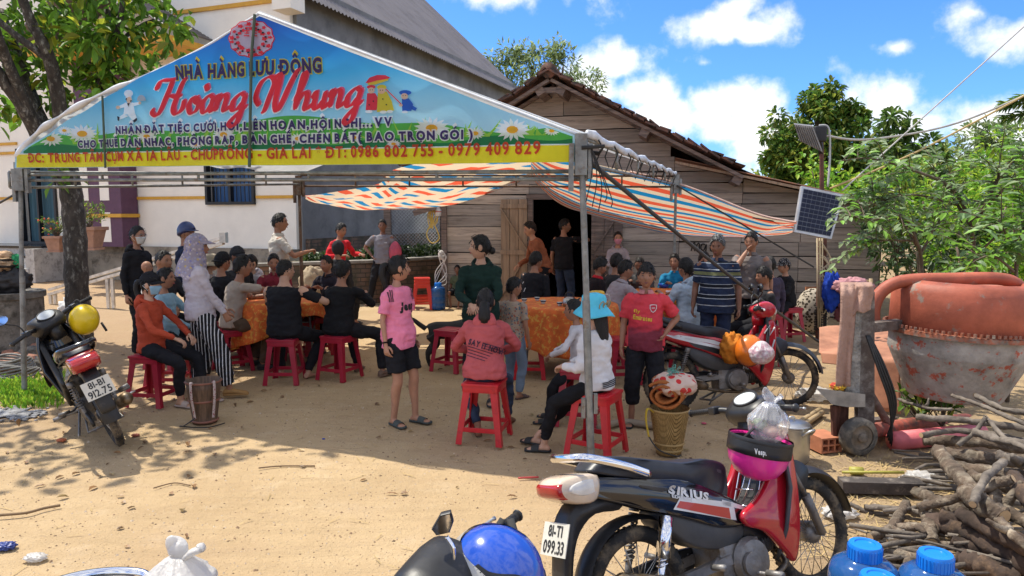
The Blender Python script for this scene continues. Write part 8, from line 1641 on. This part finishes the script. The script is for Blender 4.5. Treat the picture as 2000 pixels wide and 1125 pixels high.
 L = [((1790, 815, .36), (1905, 825, .38), (2010, 838, .40), .032, 0), ((1800, 850, .28), (1890, 842, .30), (2010, 862, .33), .028, 0), ((1860, 772, .45), (1920, 800, .45), (2005, 830, .46), .020, 0), ((1905, 772, .48), (1960, 792, .48), (2020, 806, .48), .026, 0), ((1805, 862, .18), (1900, 868, .22), (2015, 880, .25), .045, 1), ((1830, 885, .22), (1900, 892, .24), (2020, 905, .28), .058, 1), ((1832, 880, .26), (1890, 945, .27), (1950, 1005, .24), .055, 1), ((1795, 992, .14), (1880, 975, .24), (1978, 935, .40), .030, 1), ((1850, 910, .20), (1930, 920, .24), (2020, 930, .28), .05, 1), ((1810, 1000, .10), (1815, 1040, .08), (1820, 1060, .06), .045, 1), ((1770, 985, .09), (1740, 1030, .06), (1700, 1050, .04), .035, 1), ((1690, 990, .03), (1760, 1000, .05), (1830, 1010, .06), .026, 0), ((1660, 985, .025), (1720, 995, .03), (1790, 990, .04), .020, 0), ((1840, 1010, .14), (1920, 1030, .16), (2010, 1060, .18), .05, 2), ((1820, 1020, .08), (1920, 1060, .10), (2020, 1110, .12), .07, 2), ((1880, 1005, .20), (1950, 1040, .20), (2030, 1085, .22), .055, 2), ((1860, 1060, .06), (1940, 1085, .06), (2020, 1120, .06), .05, 2), ((1885, 960, .28), (1920, 990, .30), (1960, 1010, .30), .06, 1), ((1940, 960, .30), (1970, 990, .28), (2020, 1030, .26), .04, 1), ((1905, 845, .40), (1950, 860, .40), (2010, 868, .42), .035, 0), ((1925, 815, .44), (1970, 850, .44), (2015, 880, .42), .022, 0), ((1870, 870, .30), (1900, 835, .40), (1925, 815, .46), .020, 0), ((1735, 1060, .03), (1800, 1062, .05), (1870, 1068, .05), .026, 1), ((1700, 1072, .03), (1770, 1082, .04), (1850, 1090, .05), .04, 1), ((1750, 1030, .05), (1790, 1035, .06), (1830, 1032, .08), .032, 1), ((1950, 890, .36), (1985, 900, .36), (2020, 912, .36), .045, 0), ((1900, 930, .24), (1960, 950, .28), (2020, 958, .30), .045, 1), ((1790, 960, .06), (1840, 985, .10), (1880, 1000, .14), .045, 1), ((1860, 800, .34), (1800, 792, .34), (1755, 780, .30), .018, 0), ((1945, 1010, .28), (1985, 1045, .30), (2020, 1080, .28), .028, 1), ((1960, 900, .40), (1930, 940, .40), (1900, 985, .36), .030, 0), ((1980, 930, .36), (2000, 960, .36), (2030, 990, .36), .05, 2), ((1880, 1090, .05), (1930, 1110, .05), (1990, 1130, .05), .06, 2), ((1870, 1010, .12), (1875, 1030, .1), (1885, 1050, .09), .05, 1)]
 L.sort(key=lambda q: q[1][1]); lc_ = {}
 for k, (a, b, c, rad, mi) in enumerate(L):
  P = cr([Zp(a[0], a[1], a[2]), Zp(b[0], b[1], b[2])+rv(r)*.03, Zp(c[0], c[1], c[2])], 6); t = tag(bpy.data.objects.new('log', None), '', 'log', 'firewood logs'); COL.objects.link(t); t.location = P[0]
  lc_[mi] = lc_.get(mi, 0)+1; t['label'] = '%s %s firewood log, number %d from the mixer side among the %s logs' % ('slim' if rad < .03 else 'thick' if rad > .048 else 'crooked', ('grey', 'brown', 'dark split')[mi], lc_[mi], ('grey', 'brown', 'dark split')[mi]); m = MB(); n = len(P); P = [P[0]]+[P[i].lerp(P[i+1], q) for i in range(len(P)-1) for q in (.5, 1)]; n = len(P); m.tube(P, [rad*(.66 if mi == 0 else .74)*(1+.05*math.sin(i*1.7+k)+.06*math.sin(i*.9+k*2)) for i in range(n)], 12)
  m.v = [tuple(V(q)+V((NZ.noise((q[0]*14, q[1]*14, q[2]*14)), NZ.noise((q[0]*14+9, q[1]*14, q[2]*14)), NZ.noise((q[0]*14, q[1]*14+5, q[2]*14))))*rad*.22+V((NZ.noise((q[0]*60, q[1]*60, q[2]*60)), 0, NZ.noise((q[0]*60+5, q[1]*60, q[2]*60))))*rad*.22) for q in m.v]
  if k % 3 == 1: i = n//2; d = (rv(r)+V((0, -.3, .6))).normalized(); m.tube([P[i], P[i]+d*rad*2.2, P[i]+d*rad*4+rv(r)*.03], [rad*.7, rad*.5, rad*.3], 8)
  m.build('bark', wl[mi], t, world=True); m = MB(); d0 = (P[0]-P[1]).normalized(); m.disc(P[0]+d0*.004, d0, rad*(.60 if mi == 0 else .68), 12); d1 = (P[-1]-P[-2]).normalized(); m.disc(P[-1]+d1*.004, d1, rad*(.54 if mi == 0 else .62), 12); m.build('cut_end', cut, t, world=True, smooth=False)
 m = MB()
 for k in range(120):
  v = r.uniform(880, 1120); u = r.uniform(1790 if v < 985 else 1690, 2030); q = Zp(u, v, r.uniform(.01, .10)); a = r.uniform(-.9, .5); l = r.uniform(.12, .4); d = V((math.cos(a), math.sin(a), r.uniform(-.15, .2)*.5)); m.tube([q-d*l/2, q+rv(r)*.02, q+d*l/2], [r.uniform(.004, .014)]*3, 5)
 o = m.build('brushwood', wl[0]); o['kind'] = 'stuff'; o['label'] = 'loose twigs and bark chips under the firewood'; o['category'] = 'twigs'
 bm_ = mat('blue bottle plastic', (.035, .17, .52), .12, var=.06, bump=.02, trans=.55, coat=.4, ior=1.3); capm = mat('blue bottle cap', (.01, .20, .70), .3, var=.08, bump=.03)
 wm = mat('dim bottle water', (.02, .10, .32), .1, bump=0, coat=.3)
 def bottle(p, lab, s=1):
  t = thing('water_bottle', lab, 'bottle', p, r.uniform(0, 6), 'blue water bottles'); m = MB(); R = .125*s; H = .40*s
  prof = [(0, 0), (R*.9, 0), (R, .02*s), (R, .10*s), (R*.95, .112*s), (R, .124*s), (R, .21*s), (R*.95, .222*s), (R, .234*s), (R, .32*s), (R*.985, .345*s), (R*.9, .372*s), (R*.66, .394*s), (R*.44, .402*s), (R*.42, .43*s), (0, .43*s)]
  m.lathe(prof, 40); m.build('bottle_body', bm_, t); m = MB(); m.lathe([(0, .012*s), (R*.86, .014*s), (R*.93, .03*s), (R*.93, .28*s), (R*.8, .335*s), (0, .336*s)], 32); m.build('water', wm, t)
  m = MB(); m.lathe([(R*.45, .398*s), (R*.48, .402*s), (R*.48, .448*s), (R*.45, .457*s), (R*.30, .459*s), (R*.28, .454*s), (0, .454*s)], 36); [m.box((R*.48*math.cos(a), R*.48*math.sin(a), .424*s), (.004, .004, .045*s), rz=a) for a in [2*math.pi*i/30 for i in range(30)]]; m.build('cap', capm, t, ang=40)
 for u, v, lab in ((1690, 1060, 'blue water bottle with bright cap at bottom right, left of the pair'), (1828, 1078, 'blue water bottle with bright cap nearest the firewood'), (1716, 1122, 'blue water bottle showing only its cap top at the bottom edge')):
  p = Zp(u, v, .46); p.z = 0; bottle(p, lab)
 p = G(856, 604); bottle(p, 'blue water bottle standing by the orange red stools under the brick wall', 1.05)
yard_things()
def dog():
 p = G(880, 718); p.y += .15; t = thing('dog', 'black dog with raised tail standing behind the coral hoodie woman', 'dog', p, 0, rot=(0, 0, R_(8))); fur = mat('short black fur', (.013, .012, .012), .7, var=.3, sc_=20, bump=.6, bs=120, dist=.004); b = MB(); s = .95
 def E(P, R): P_, R_2 = limb_pts([V(q)*s for q in P], [q*s for q in R], 5); b.tube(P_, R_2, 14)
 E([(-.27, 0, .41), (-.18, 0, .42), (0, 0, .42), (.17, 0, .43), (.27, 0, .45)], [.085, .105, .105, .125, .085]); E([(.22, 0, .46), (.33, 0, .56), (.37, 0, .60)], [.085, .062, .06]); E([(.35, 0, .60), (.42, 0, .60), (.50, 0, .57), (.545, 0, .56)], [.068, .066, .036, .022])
 for y in (.065, -.065):
  E([(-.24, y, .38), (-.19, y, .27), (-.28, y*1.05, .15), (-.265, y*1.05, .03), (-.235, y*1.05, .015)], [.075, .055, .030, .022, .026]); E([(.19, y, .36), (.185, y, .24), (.20, y, .13), (.195, y, .03), (.225, y, .015)], [.055, .040, .028, .022, .027])
  E([(.36, y*.7, .64), (.35, y*.95, .70), (.345, y*.9, .71)], [.03, .016, .004])
 E([(-.30, 0, .44), (-.38, 0, .50), (-.46, 0, .56), (-.55, 0, .555)], [.032, .030, .024, .010]); b = remesh(b, .010, 3); b.build('body', fur, t); m = MB(); [m.ell((.43*s, y, .625*s), (.009, .006, .009), 8, 6) for y in (.045, -.045)]; m.ell((.555*s, 0, .565*s), (.013, .016, .012), 8, 6); m.build('eyes_and_nose', eye_d, t)
dog()
# ================================================================== SOLAR LAMP POST, ROPES, WIRES
def lamp_post():
 Y = 9.7; B = at(1604, 600, Y); B.z = 0; t = thing('solar_lamp_post', 'rusty post carrying a tilted solar panel and an old floodlight', 'lamp post', B); W = dict(parent=t, world=True)
 m = MB(); m.beam(B, at(1606, 460, Y), .09, .09, up=(0, 1, 0)); m.tube([at(1606, 470, Y), at(1604, 250, Y)], .030, 10); m.build('post', mat('red brown post', (.13, .055, .04), .7, .2, var=.25, bump=.3), ang=40, **W)
 a, b, c, d = at(1566, 363, Y-.25), at(1648, 380, Y-.12), at(1624, 467, Y-.30), at(1551, 453, Y-.42); n = (b-a).cross(d-a).normalized(); n = n if n.y < 0 else -n
 m = MB(); m.add([q+n*o for o in (0, -.035) for q in (a, b, c, d)], [(0, 1, 2, 3), (7, 6, 5, 4), (0, 4, 5, 1), (1, 5, 6, 2), (2, 6, 7, 3), (3, 7, 4, 0)]); m.build('solar_panel', mat('panel frame aluminium', (.5, .5, .5), .4, .5), smooth=False, **W); m = MB(); g = MB()
 pt = lambda x, y, o=.003: a.lerp(b, x).lerp(d.lerp(c, x), y)+n*o
 nx, ny = 4, 9; m.poly([pt(.05, .05, .002), pt(.95, .05, .002), pt(.95, .95, .002), pt(.05, .95, .002)])
 for i in range(nx*2):
  for j in range(ny):
   x0, x1 = lerp(.055, .945, i/(nx*2)), lerp(.055, .945, (i+1)/(nx*2)); y0, y1 = lerp(.055, .945, j/ny), lerp(.055, .945, (j+1)/ny); gx = .004; gy = .006; g.poly([pt(x0+gx*(1 if i % 2 == 0 else .7), y0+gy, .005), pt(x1-gx, y0+gy, .005), pt(x1-gx, y1-gy, .005), pt(x0+gx, y1-gy, .005)])
 m.build('panel_backing', mat('pale cell grid', (.20, .22, .26), .5), smooth=False, **W); g.build('solar_cells', mat('blue black cells', (.010, .013, .035), .35, spec=.25, bump=0, var=.15), smooth=False, **W)
 a, b, c, d = at(1551, 243, Y-.3), at(1588, 247, Y-.35), at(1608, 298, Y-.3), at(1562, 275, Y-.25); n = (b-a).cross(d-a).normalized(); n = n if n.y < 0 else -n; m = MB(); m.add([q+n*o for o in (0, -.07) for q in (a, b, c, d)], [(0, 1, 2, 3), (7, 6, 5, 4), (0, 4, 5, 1), (1, 5, 6, 2), (2, 6, 7, 3), (3, 7, 4, 0)]); pt = lambda x, y, o: a.lerp(b, x).lerp(d.lerp(c, x), y)+n*o
 for k in range(9): x = (k+.5)/9; m.beam(pt(x, .04, .008), pt(x, .96, .008), .008, .02)
 m.build('floodlight', mat('dull lamp casing', (.24, .23, .22), .5, .4, var=.15), smooth=False, **W); m = MB(); q = at(1600, 262, Y-.1); m.bbox(q, (.16, .12, .2), .02); m.beam(q, at(1604, 300, Y), .05, .05); m.build('driver_box', mat('black lamp box', (.02, .02, .022), .6), **W)
 m = MB(); m.tube(cr([at(1600, 245, Y-.1), at(1618, 250, Y-.1), at(1621, 300, Y-.1), at(1617, 365, Y-.15)], 6), .014, 7); m.build('cable', mat('grey cable', (.42, .42, .41), .5), **W)
 m = MB(); r = random.Random(6)
 for k in range(7):
  z0 = 470+k*12; m.tube(cr([at(1598+r.uniform(-3, 3), z0, Y-.07), at(1612, z0+r.uniform(-8, 20), Y-.07), at(1620+r.uniform(-4, 6), z0+40, Y-.07), at(1600+r.uniform(-3, 8), z0+r.uniform(60, 150), Y-.07)], 5), .011, 6)
 for k in range(3): m.tube([at(1596+5*k, 465, Y-.07), at(1598+4*k, 640+k*6, Y-.07)], .012, 6)
 o = m.build('rope', mat('pale straw rope', (.42, .34, .22), .85)); tag(o, 'pale straw ropes wound down the solar lamp post', 'rope'); m = MB()
 P = [B+V((.075*math.cos(a*.9), .075*math.sin(a*.9), .12+.0030*a*1.6)) for a in range(70)]; m.tube(P, .012, 5); o = m.build('rope', mat('dark rope', (.035, .033, .03), .85)); tag(o, 'dark rope coiled round the foot of the solar lamp post', 'rope')
lamp_post()
def ropes():
 def rope(pts, r, m_, lab, nm='rope', n=10): m = MB(); m.tube(cr(pts, n), r, 6); o = m.build(nm, m_); tag(o, lab, 'rope' if nm == 'rope' else 'wire')
 dkr = mat('tent guy rope', (.06, .058, .055), .8); pale = mat('pale sagging wire', (.40, .38, .35), .5); straw = mat('straw coloured wire', (.42, .30, .12), .7)
 tr = at(1145, 310, TR.y+.05); rope([tr, tr.lerp(at(1600, 668, 9.3), .5)+V((0, 0, -.04)), at(1600, 668, 9.3)], .016, dkr, 'thick dark guy rope from the front tent corner down to the lamp post')
 a = at(1322, 362, 9.85); rope([a, at(1590, 522, 9.6)], .012, dkr, 'thin dark guy rope from the rear tent corner to the shed wall')
 rope([at(1470, 425, 9.35), at(1556, 440, 9.5)], .010, dkr, 'short dark cord from the tarpaulin end to the lamp post')
 a = at(42, 372, TL.y); rope([a, at(-60, 430, TL.y+.3)], .010, dkr, 'dark guy rope leaving the left tent pole')
 rope([at(1612, 265, 9.6), at(1700, 272, 9.9), at(1870, 240, 10.5), at(2060, 160, 11)], .016, pale, 'pale sagging cable from the floodlight to the upper right', 'wire'); rope([at(1622, 368, 9.4), at(1800, 292, 10), at(2060, 155, 11)], .014, straw, 'straw coloured wire from the solar panel up to the right', 'wire'); rope([at(1645, 372, 9.4), at(1760, 268, 10), at(2030, 25, 11)], .010, pale, 'thin pale wire rising steeply to the upper right corner', 'wire')
 m = MB(); c = at(845, 410, 12.7); r = random.Random(1)
 for k in range(7): m.tube(cr([c+V((r.uniform(-.06, .06), r.uniform(-.04, .04), .03)), c+V((r.uniform(-.1, .1), 0, -.1)), c+V((r.uniform(-.06, .06), 0, -.25-.04*(k % 3))), c+V((r.uniform(-.09, .09), 0, -.10)), c+V((.0, 0, .04))], 5), .009, 5)
 m.tube(cr([c+V((0, 0, -.2)), c+V((-.11, 0, -.42)), c+V((-.02, 0, -.58)), c+V((.11, 0, -.5)), c+V((.05, 0, -.3)), c+V((0, 0, -.18))], 7), .011, 6); o = m.build('rope', mat('yellow rope', (.55, .38, .08), .8)); tag(o, 'yellow rope hung in loops under the tarpaulin by the shed corner', 'rope')
 p = at(856, 412, 12.7); t = thing('hanging_bottle', 'small white plastic bottle hung beside the yellow rope', 'bottle', p); m = MB(); m.lathe([(0, -.09), (.05, -.09), (.055, -.08), (.055, .02), (.03, .05), (.02, .06), (.02, .08), (0, .08)], 20); m.build('bottle_body', mat('milky plastic', (.6, .57, .53), .4), t); m = MB(); m.lathe([(0, .08), (.024, .08), (.024, .13), (0, .13)], 14); m.build('cap', black_plastic, t); m = MB(); m.lathe([(.0565, -.02), (.0565, -.005)], 20, caps=False); m.build('label_band', mat('red band', (.45, .05, .04), .5), t)
 m = MB(); c = at(862, 498, 13.05)
 for k in range(6): m.tube(cr([c+V((r.uniform(-.05, .05), -.05, r.uniform(-.05, .12))), c+V((r.uniform(-.1, .1), -.07, -.05)), c+V((.10*(-1)**k, -.05, -.3-.1*(k % 3))), c+V((-.1, -.05, -.55))], 5), .008, 5)
 m.ell(c, (.06, .05, .09), 12, 8); o = m.build('cable_bundle', mat('white cable', (.55, .52, .48), .6)); tag(o, 'bundle of white cable hanging at the left corner of the shed', 'cable')
 m = MB(); m.beam(at(808, 417, 12.6), at(850, 404, 12.6), .09, .09); o = m.build('beam_end', wood_old, smooth=False); tag(o, 'short dark beam end jutting out below the tarpaulin', 'beam')
ropes()
# ================================================================== LEFT YARD
def left_yard():
 r = random.Random(13); conc = mat('mossy concrete', (.17, .155, .135), .95, var=.3, sc_=4, bump=.5, col2=(.06, .055, .045), c2=.55)
 c = at(12, 640, 8.9); c.z = 0; t = thing('concrete_well', 'round mossy concrete well ring at the left edge', 'well', c); m = MB(); m.lathe([(.40, .02), (.42, 0), (.42, .66), (.45, .67), (.45, .74), (.36, .74), (.36, .02)], 40, caps=False); m.build('ring', conc, t, ang=40); m = MB(); m.lathe([(0, .70), (.362, .70), (.362, .735), (0, .735)], 32); m.build('cover', conc, t, ang=40)
 crumple('bag_bundle', 'dark bag piled on the concrete well', c+V((.10, -.05, .88)), (.26, .2, .17), mat('dark bag', (.025, .024, .026), .6, bump=.5, bs=12), 1, 'bag', .3); crumple('striped_clothes', 'tan and black striped clothes on top of the dark bag', c+V((.02, -.08, 1.08)), (.20, .16, .10), pattern('tan stripes', lambda N, L, O: ramp(N, L, mathn(N, L, 'FRACT', mathn(N, L, 'MULTIPLY', xyz(N, L, O)[2], 13)), [(0, (.36, .24, .14)), (.6, (.03, .025, .02))])), 3, 'clothes', .3); crumple('hat', 'beige hat lying on the pile at the concrete well', c+V((.05, -.02, 1.19)), (.11, .10, .06), cloth('beige hat', (.46, .30, .18)), 5, 'hat', .15); crumple('green_cloth', 'green and white cloth on the pile at the concrete well', c+V((.19, 0, 1.08)), (.07, .08, .12), cloth('green cloth', (.03, .25, .10)), 8, 'cloth', .3); crumple('blue_cloth', 'blue cloth at the edge of the concrete well', c+V((-.06, -.3, .85)), (.12, .08, .15), cloth('blue cloth', (.02, .06, .30)), 9, 'cloth', .3)
 crumple('white_sack', 'white crumpled sack behind the leaning black motorbike', G(95, 655)+V((0, .6, .22)), (.20, .18, .26), mat('white sack cloth', (.58, .57, .56), .6, bump=.5, bs=10), 12, 'sack', .3)
 for k in range(16):
  u = r.uniform(5, 88); v = r.uniform(650, 735); q = G(u, v); s = r.uniform(.05, .14); m = MB(); m.ell((0, 0, 0), (1, 1, 1), 10, 7); m.v = [tuple(V((a[0]*s*1.2, a[1]*s, a[2]*s*.7))*(1+.35*NZ.noise((a[0]*1.5+k, a[1]*1.5, a[2]*1.5)))) for a in m.v]; o = m.build('rubble_stone', mat('rubble brick', (.30, .14, .09), .95, var=.2, bump=.5) if k % 3 == 0 else conc, smooth=False); o.location = q+V((0, 0, s*.4)); tag(o, 'broken brick or stone in the rubble by the left tent pole', 'stone', 'rubble stones')
 m = MB(); c2 = G(15, 735)+V((0, 0, .03))
 for k in range(9): R = .30-.012*k; m.tube([c2+V((R*math.cos(a), R*.9*math.sin(a), .02*k+.015*math.sin(a*3+k))) for a in [2*math.pi*i/30 for i in range(30)]], .012, 5, closed=True)
 o = m.build('cable_coil', mat('grey cable coil', (.20, .195, .18), .6)); tag(o, 'coil of grey cable on the ground at the left edge', 'cable')
 t = thing('steel_rail', 'long galvanised double steel rail propped on posts in front of the cream house', 'rail', at(220, 560, 13)); a = at(96, 566, 13.6); b = at(437, 464, 11.8); m = MB(); m.beam(a, b, .06, .05); m.beam(a+V((0, -.02, -.09)), b+V((0, -.02, -.09)), .06, .05); m.box(b, (.10, .12, .17)); m.build('rail_bar', metal('galvanised rail', (.55, .53, .5), .4, var=.2), t, smooth=False, world=True)
 for u, v in ((220, 585), (98, 590)):
  q = G(u, v); f = (u-96)/(437-96); top = a.lerp(b, f); q = V((top.x, top.y, 0)); m = MB(); m.beam(q, V((top.x, top.y, top.z-.1)), .05, .05); m.beam(q+V((.09, 0, 0)), V((top.x+.09, top.y, top.z-.08)), .05, .05); m.build('support', metal('galvanised rail', (.55, .53, .5), .4, var=.2), t, smooth=False, world=True)
 terra = mat('terracotta', (.33, .19, .135), .8, var=.15, bump=.2)
 def planter(u, v, Y, s, lab, flowers):
  q = at(u, v, Y); t = thing('plant_pot', lab, 'plant pot', q); m = MB(); m.box((0, 0, .02*s), (.42*s, .42*s, .04*s)); rings = [[V((sx*w*s, sy*w*s, z*s)) for sx, sy in ((-1, -1), (1, -1), (1, 1), (-1, 1))] for z, w in ((.04, .17), (.42, .24), (.43, .28), (.50, .28), (.50, .23), (.46, .22))]; m.loft(rings); m.build('pot', terra, t, smooth=False); lv = Leaves(); st = MB(); fl = MB()
  for k in range(34):
   e = V((r.uniform(-.4, .4)*s, r.uniform(-.3, .3)*s, (.5+r.uniform(.1, .55))*s)); st.tube(cr([(0, 0, .45*s), e*.5+V((0, 0, .3*s)), e], 3), .005, 4); [lv.leaf(e+rv(r)*.06*s, rv(r)+V((0, 0, .3)), V((0, 0, 1)), .11*s, .035*s, r) for _ in range(7)]
   if flowers and k % 2 == 0: fl.ell(e+rv(r)*.05, (.032*s, .032*s, .028*s), 8, 6)
  st.build('stem', bark, t); lv.build('foliage', MID, t, smooth=False)
  if flowers: fl.build('blossom', mat('coral blossom', (.60, .10, .05), .6), t)
 planter(176, 488, 15.6, 1.0, 'large terracotta planter beside the plum pillar', False); planter(112, 492, 15.9, .7, 'planter with coral flowers left of the dark tree trunk', True)
 lv = Leaves()
 for k in range(2600):
  u = r.gauss(45, 38); v = r.gauss(768, 14)
  if not (-60 < u < 125 and 735 < v < 800): continue
  q = G(u, v); lv.quad(q, V((r.uniform(-.6, .6), r.uniform(-.6, .6), 1)), rv(r), r.uniform(.03, .08), r.uniform(.015, .03), r)
 o = lv.build('grass', BRI, smooth=False); o['kind'] = 'stuff'; o['label'] = 'patch of short bright green weeds round the left tent pole'; o['category'] = 'grass'
 lv = Leaves()
 for k in range(1500): u = r.uniform(590, 872); f = (u-590)/282; q = at(u, lerp(512, 492, f)+r.uniform(-14, 8), lerp(13.6, 15, f)+r.uniform(0, .5)); q.z = max(q.z, .74); lv.leaf(q, rv(r)+V((0, 0, .6)), V((0, 0, 1)), .10, .05, r)
 o = lv.build('terrace_weeds', HED, smooth=False); o['kind'] = 'stuff'; o['label'] = 'weeds growing on the terrace above the low brick wall'; o['category'] = 'weeds'
 m = MB()
 for k in range(260): q = G(r.gauss(30, 28), r.gauss(808, 6)); m.ell(q+V((0, 0, .004)), (r.uniform(.01, .035), r.uniform(.01, .03), .008), 7, 4)
 o = m.build('ash_patch', mat('grey ash', (.24, .24, .245), .95, var=.35, sc_=20)); o['kind'] = 'stuff'; o['label'] = 'grey ash left from a small fire at the left edge'; o['category'] = 'ash'
 m = MB()
 for k in range(8500):
  x = r.uniform(-3.6, 2.6); y = r.uniform(2.6, 8.5)**1.0; s = r.uniform(.002, .007)*(1.7 if r.random() < .06 else 1); z = gz(x, y); a = r.random()*6; m.add([(x+s*math.cos(a+i*1.57)*(1.3 if i % 2 else .9), y+s*math.sin(a+i*1.57), z) for i in range(4)]+[(x, y, z+s*.9)], [(0, 1, 4), (1, 2, 4), (2, 3, 4), (3, 0, 4)], k % 3)
 o = m.build('pebbles', [mat('pale pebble', (.50, .40, .29), .9, bump=0), mat('brown pebble', (.26, .17, .10), .9, bump=0), mat('dark crumb', (.20, .14, .085), .95, bump=0)], smooth=False); o['kind'] = 'stuff'; o['label'] = 'small pebbles and crumbs scattered over the sandy yard'; o['category'] = 'pebbles'
 m = MB()
 for k in range(1700):
  if r.random() < .62: q = G(r.uniform(1420, 1900), r.uniform(800, 1090)); 
  else: q = V((r.uniform(-3.5, 1.8), r.uniform(2.8, 9), 0))
  if q.x < 1.1 and r.random() < .55: continue
  a = r.random()*3.14; l = r.uniform(.03, .13); d = V((math.cos(a), math.sin(a), 0))*l; z = gz(q.x, q.y)+.005; n = V((-d.y, d.x, 0)).normalized()*.0022; p = V((q.x, q.y, z)); h = V((0, 0, r.uniform(.0, .02))); m.add([p-n, p+n, p+d+n+h, p+d-n+h], [(0, 1, 2, 3)])
 o = m.build('straw', mat('dry straw', (.42, .30, .13), .9, var=.25, bump=0), smooth=False); o['kind'] = 'stuff'; o['label'] = 'dry straw and stems littering the ground'; o['category'] = 'straw'
 lv = Leaves()
 for k in range(260): q = V((r.uniform(-5, 3), r.uniform(2.8, 10), 0)) if k % 3 else V((r.uniform(-5, -2), r.uniform(4, 7), 0)); q.z = gz(q.x, q.y)+.006; lv.leaf(q, V((r.uniform(-1, 1), r.uniform(-1, 1), .15)), V((r.uniform(-.3, .3), 0, 1)), r.uniform(.03, .09), r.uniform(.015, .04), r)
 o = lv.build('fallen_leaves', leaf_mat('dry brown', (.22, .12, .05), (.36, .25, .10), .1), smooth=False); o['kind'] = 'stuff'; o['label'] = 'dry fallen leaves scattered over the yard'; o['category'] = 'leaves'
 tw = mat('dry twig', (.19, .125, .07), .9)
 def twig(P, rad, lab, nm='twig', mm=tw): m = MB(); m.tube(cr([G(*q)+V((0, 0, rad+.002)) for q in P], 5), rad, 6); o = m.build(nm, mm); tag(o, lab, 'twig')
 twig([(-10, 1010), (50, 1005), (85, 996), (118, 990)], .008, 'brown twig on the sand at the left edge'); twig([(505, 916), (550, 912), (615, 912)], .005, 'thin pale twig in the middle of the sand'); twig([(1012, 936), (1052, 934)], .006, 'short red stick at the edge of the tent shade', 'stick', mat('red stick', (.45, .05, .05), .5)); twig([(1170, 843), (1220, 832), (1290, 842)], .03, 'pale root ridge in the ground by the cane basket', 'root', mat('pale root', (.3, .24, .17), .9)); twig([(300, 955), (340, 945), (372, 950)], .004, 'bent thin stem on the sand below the left motorbike')
 for u, v, w, lab, mm in ((12, 1072, .05, 'dark blue wrapper on the sand at the left edge', mat('blue wrapper', (.03, .05, .2), .4)), (70, 1094, .05, 'clear crumpled wrapper on the sand at bottom left', film_w), (632, 858, .012, 'small blue bottle top on the sand', mat('blue plastic', (.02, .06, .35), .4)), (120, 862, .035, 'small orange scrap on the ground beside the left motorbike', mat('orange scrap', (.5, .15, .06), .6)), (265, 852, .03, 'small reddish scrap beside the left rear wheel', mat('red scrap', (.35, .1, .06), .6)), (550, 735, .05, 'yellow packet lying under the stool of the man in black tee', mat('yellow packet', (.55, .40, .03), .4)), (1640, 1010, .09, 'white plastic litter behind the foreground front wheel', film_w), (1590, 780, .16, 'white plastic sheet lying behind the red motorbike wheel', film_w), (1800, 945, .12, 'clear plastic bottle lying beside the firewood', film_w), (1375, 828, .02, 'small pink scrap on the ground by the cane basket', mat('pink scrap', (.55, .1, .15), .5)), (1745, 1055, .09, 'white crumpled paper below the firewood', film_w), (905, 560, .09, 'white plastic litter by the far blue water bottle', film_w)):
  crumple('litter', lab, G(u, v)+V((0, 0, w*.3)), (w, w*.7, w*.35), mm, u, 'litter', .35)
 crumple('blue_jacket', 'bright blue jacket hung beside the solar lamp post', at(1625, 570, 9.5), (.12, .08, .26), cloth('royal blue', (.012, .045, .32)), 4, 'jacket', .3); crumple('pink_laundry', 'pink and cream laundry heaped right of the blue jacket', at(1665, 560, 9.4), (.26, .14, .12), cloth('pink laundry', (.48, .24, .26)), 6, 'laundry', .3); crumple('plum_blanket', 'plum blanket hanging below the pink laundry', at(1658, 605, 9.5), (.18, .12, .24), cloth('plum blanket', (.14, .05, .06)), 7, 'blanket', .3)
 m = MB(); a, b = at(1604, 547, 9.62), at(1705, 550, 9.35); m.tube([a, b], .022, 8); m.tube([V((b.x-.03, b.y, 0)), b+V((-.03, 0, .04))], .024, 8); o = m.build('drying_rail', mat('dry bamboo', (.34, .25, .14))); tag(o, 'bamboo drying rail under the laundry beside the lamp post', 'rail')
 q = at(1585, 650, 10.2); q.z = .0; t = thing('rice_sack', 'patterned woven sack leaning on the shed behind the stools', 'sack', q); m = MB(); m.ell((0, 0, .32), (.24, .2, .33), 24, 16); m.build('sack_body', pattern('woven sack', f_floral([(0, (.05, .04, .03)), (.5, (.07, .055, .04))], 22, (.42, .37, .29))), t)
 m = MB(); m.beam(at(1590, 560, 10.4), at(1592, 640, 10.3), .25, .03); o = m.build('rusty_sheet', mat('rusty plate', (.30, .12, .055), .8, var=.3), smooth=False); tag(o, 'rusty metal plate leaning on the shed behind the lamp post', 'metal sheet')
 bag('pink plastic bag held low beside the man in grey tee', at(772, 492, 13.35), (.12, .06, .17), mat('pink bag film', (.58, .10, .16), .4, trl=.3, bump=.4), None, 2, knot=False); crumple('stone_jar', 'pale stone boulder behind the rear tent pole', at(612, 560, 12.5), (.26, .2, .36), mat('buff stone', (.32, .25, .16), .9, var=.25, bump=.5), 3, 'boulder', .2)
left_yard()
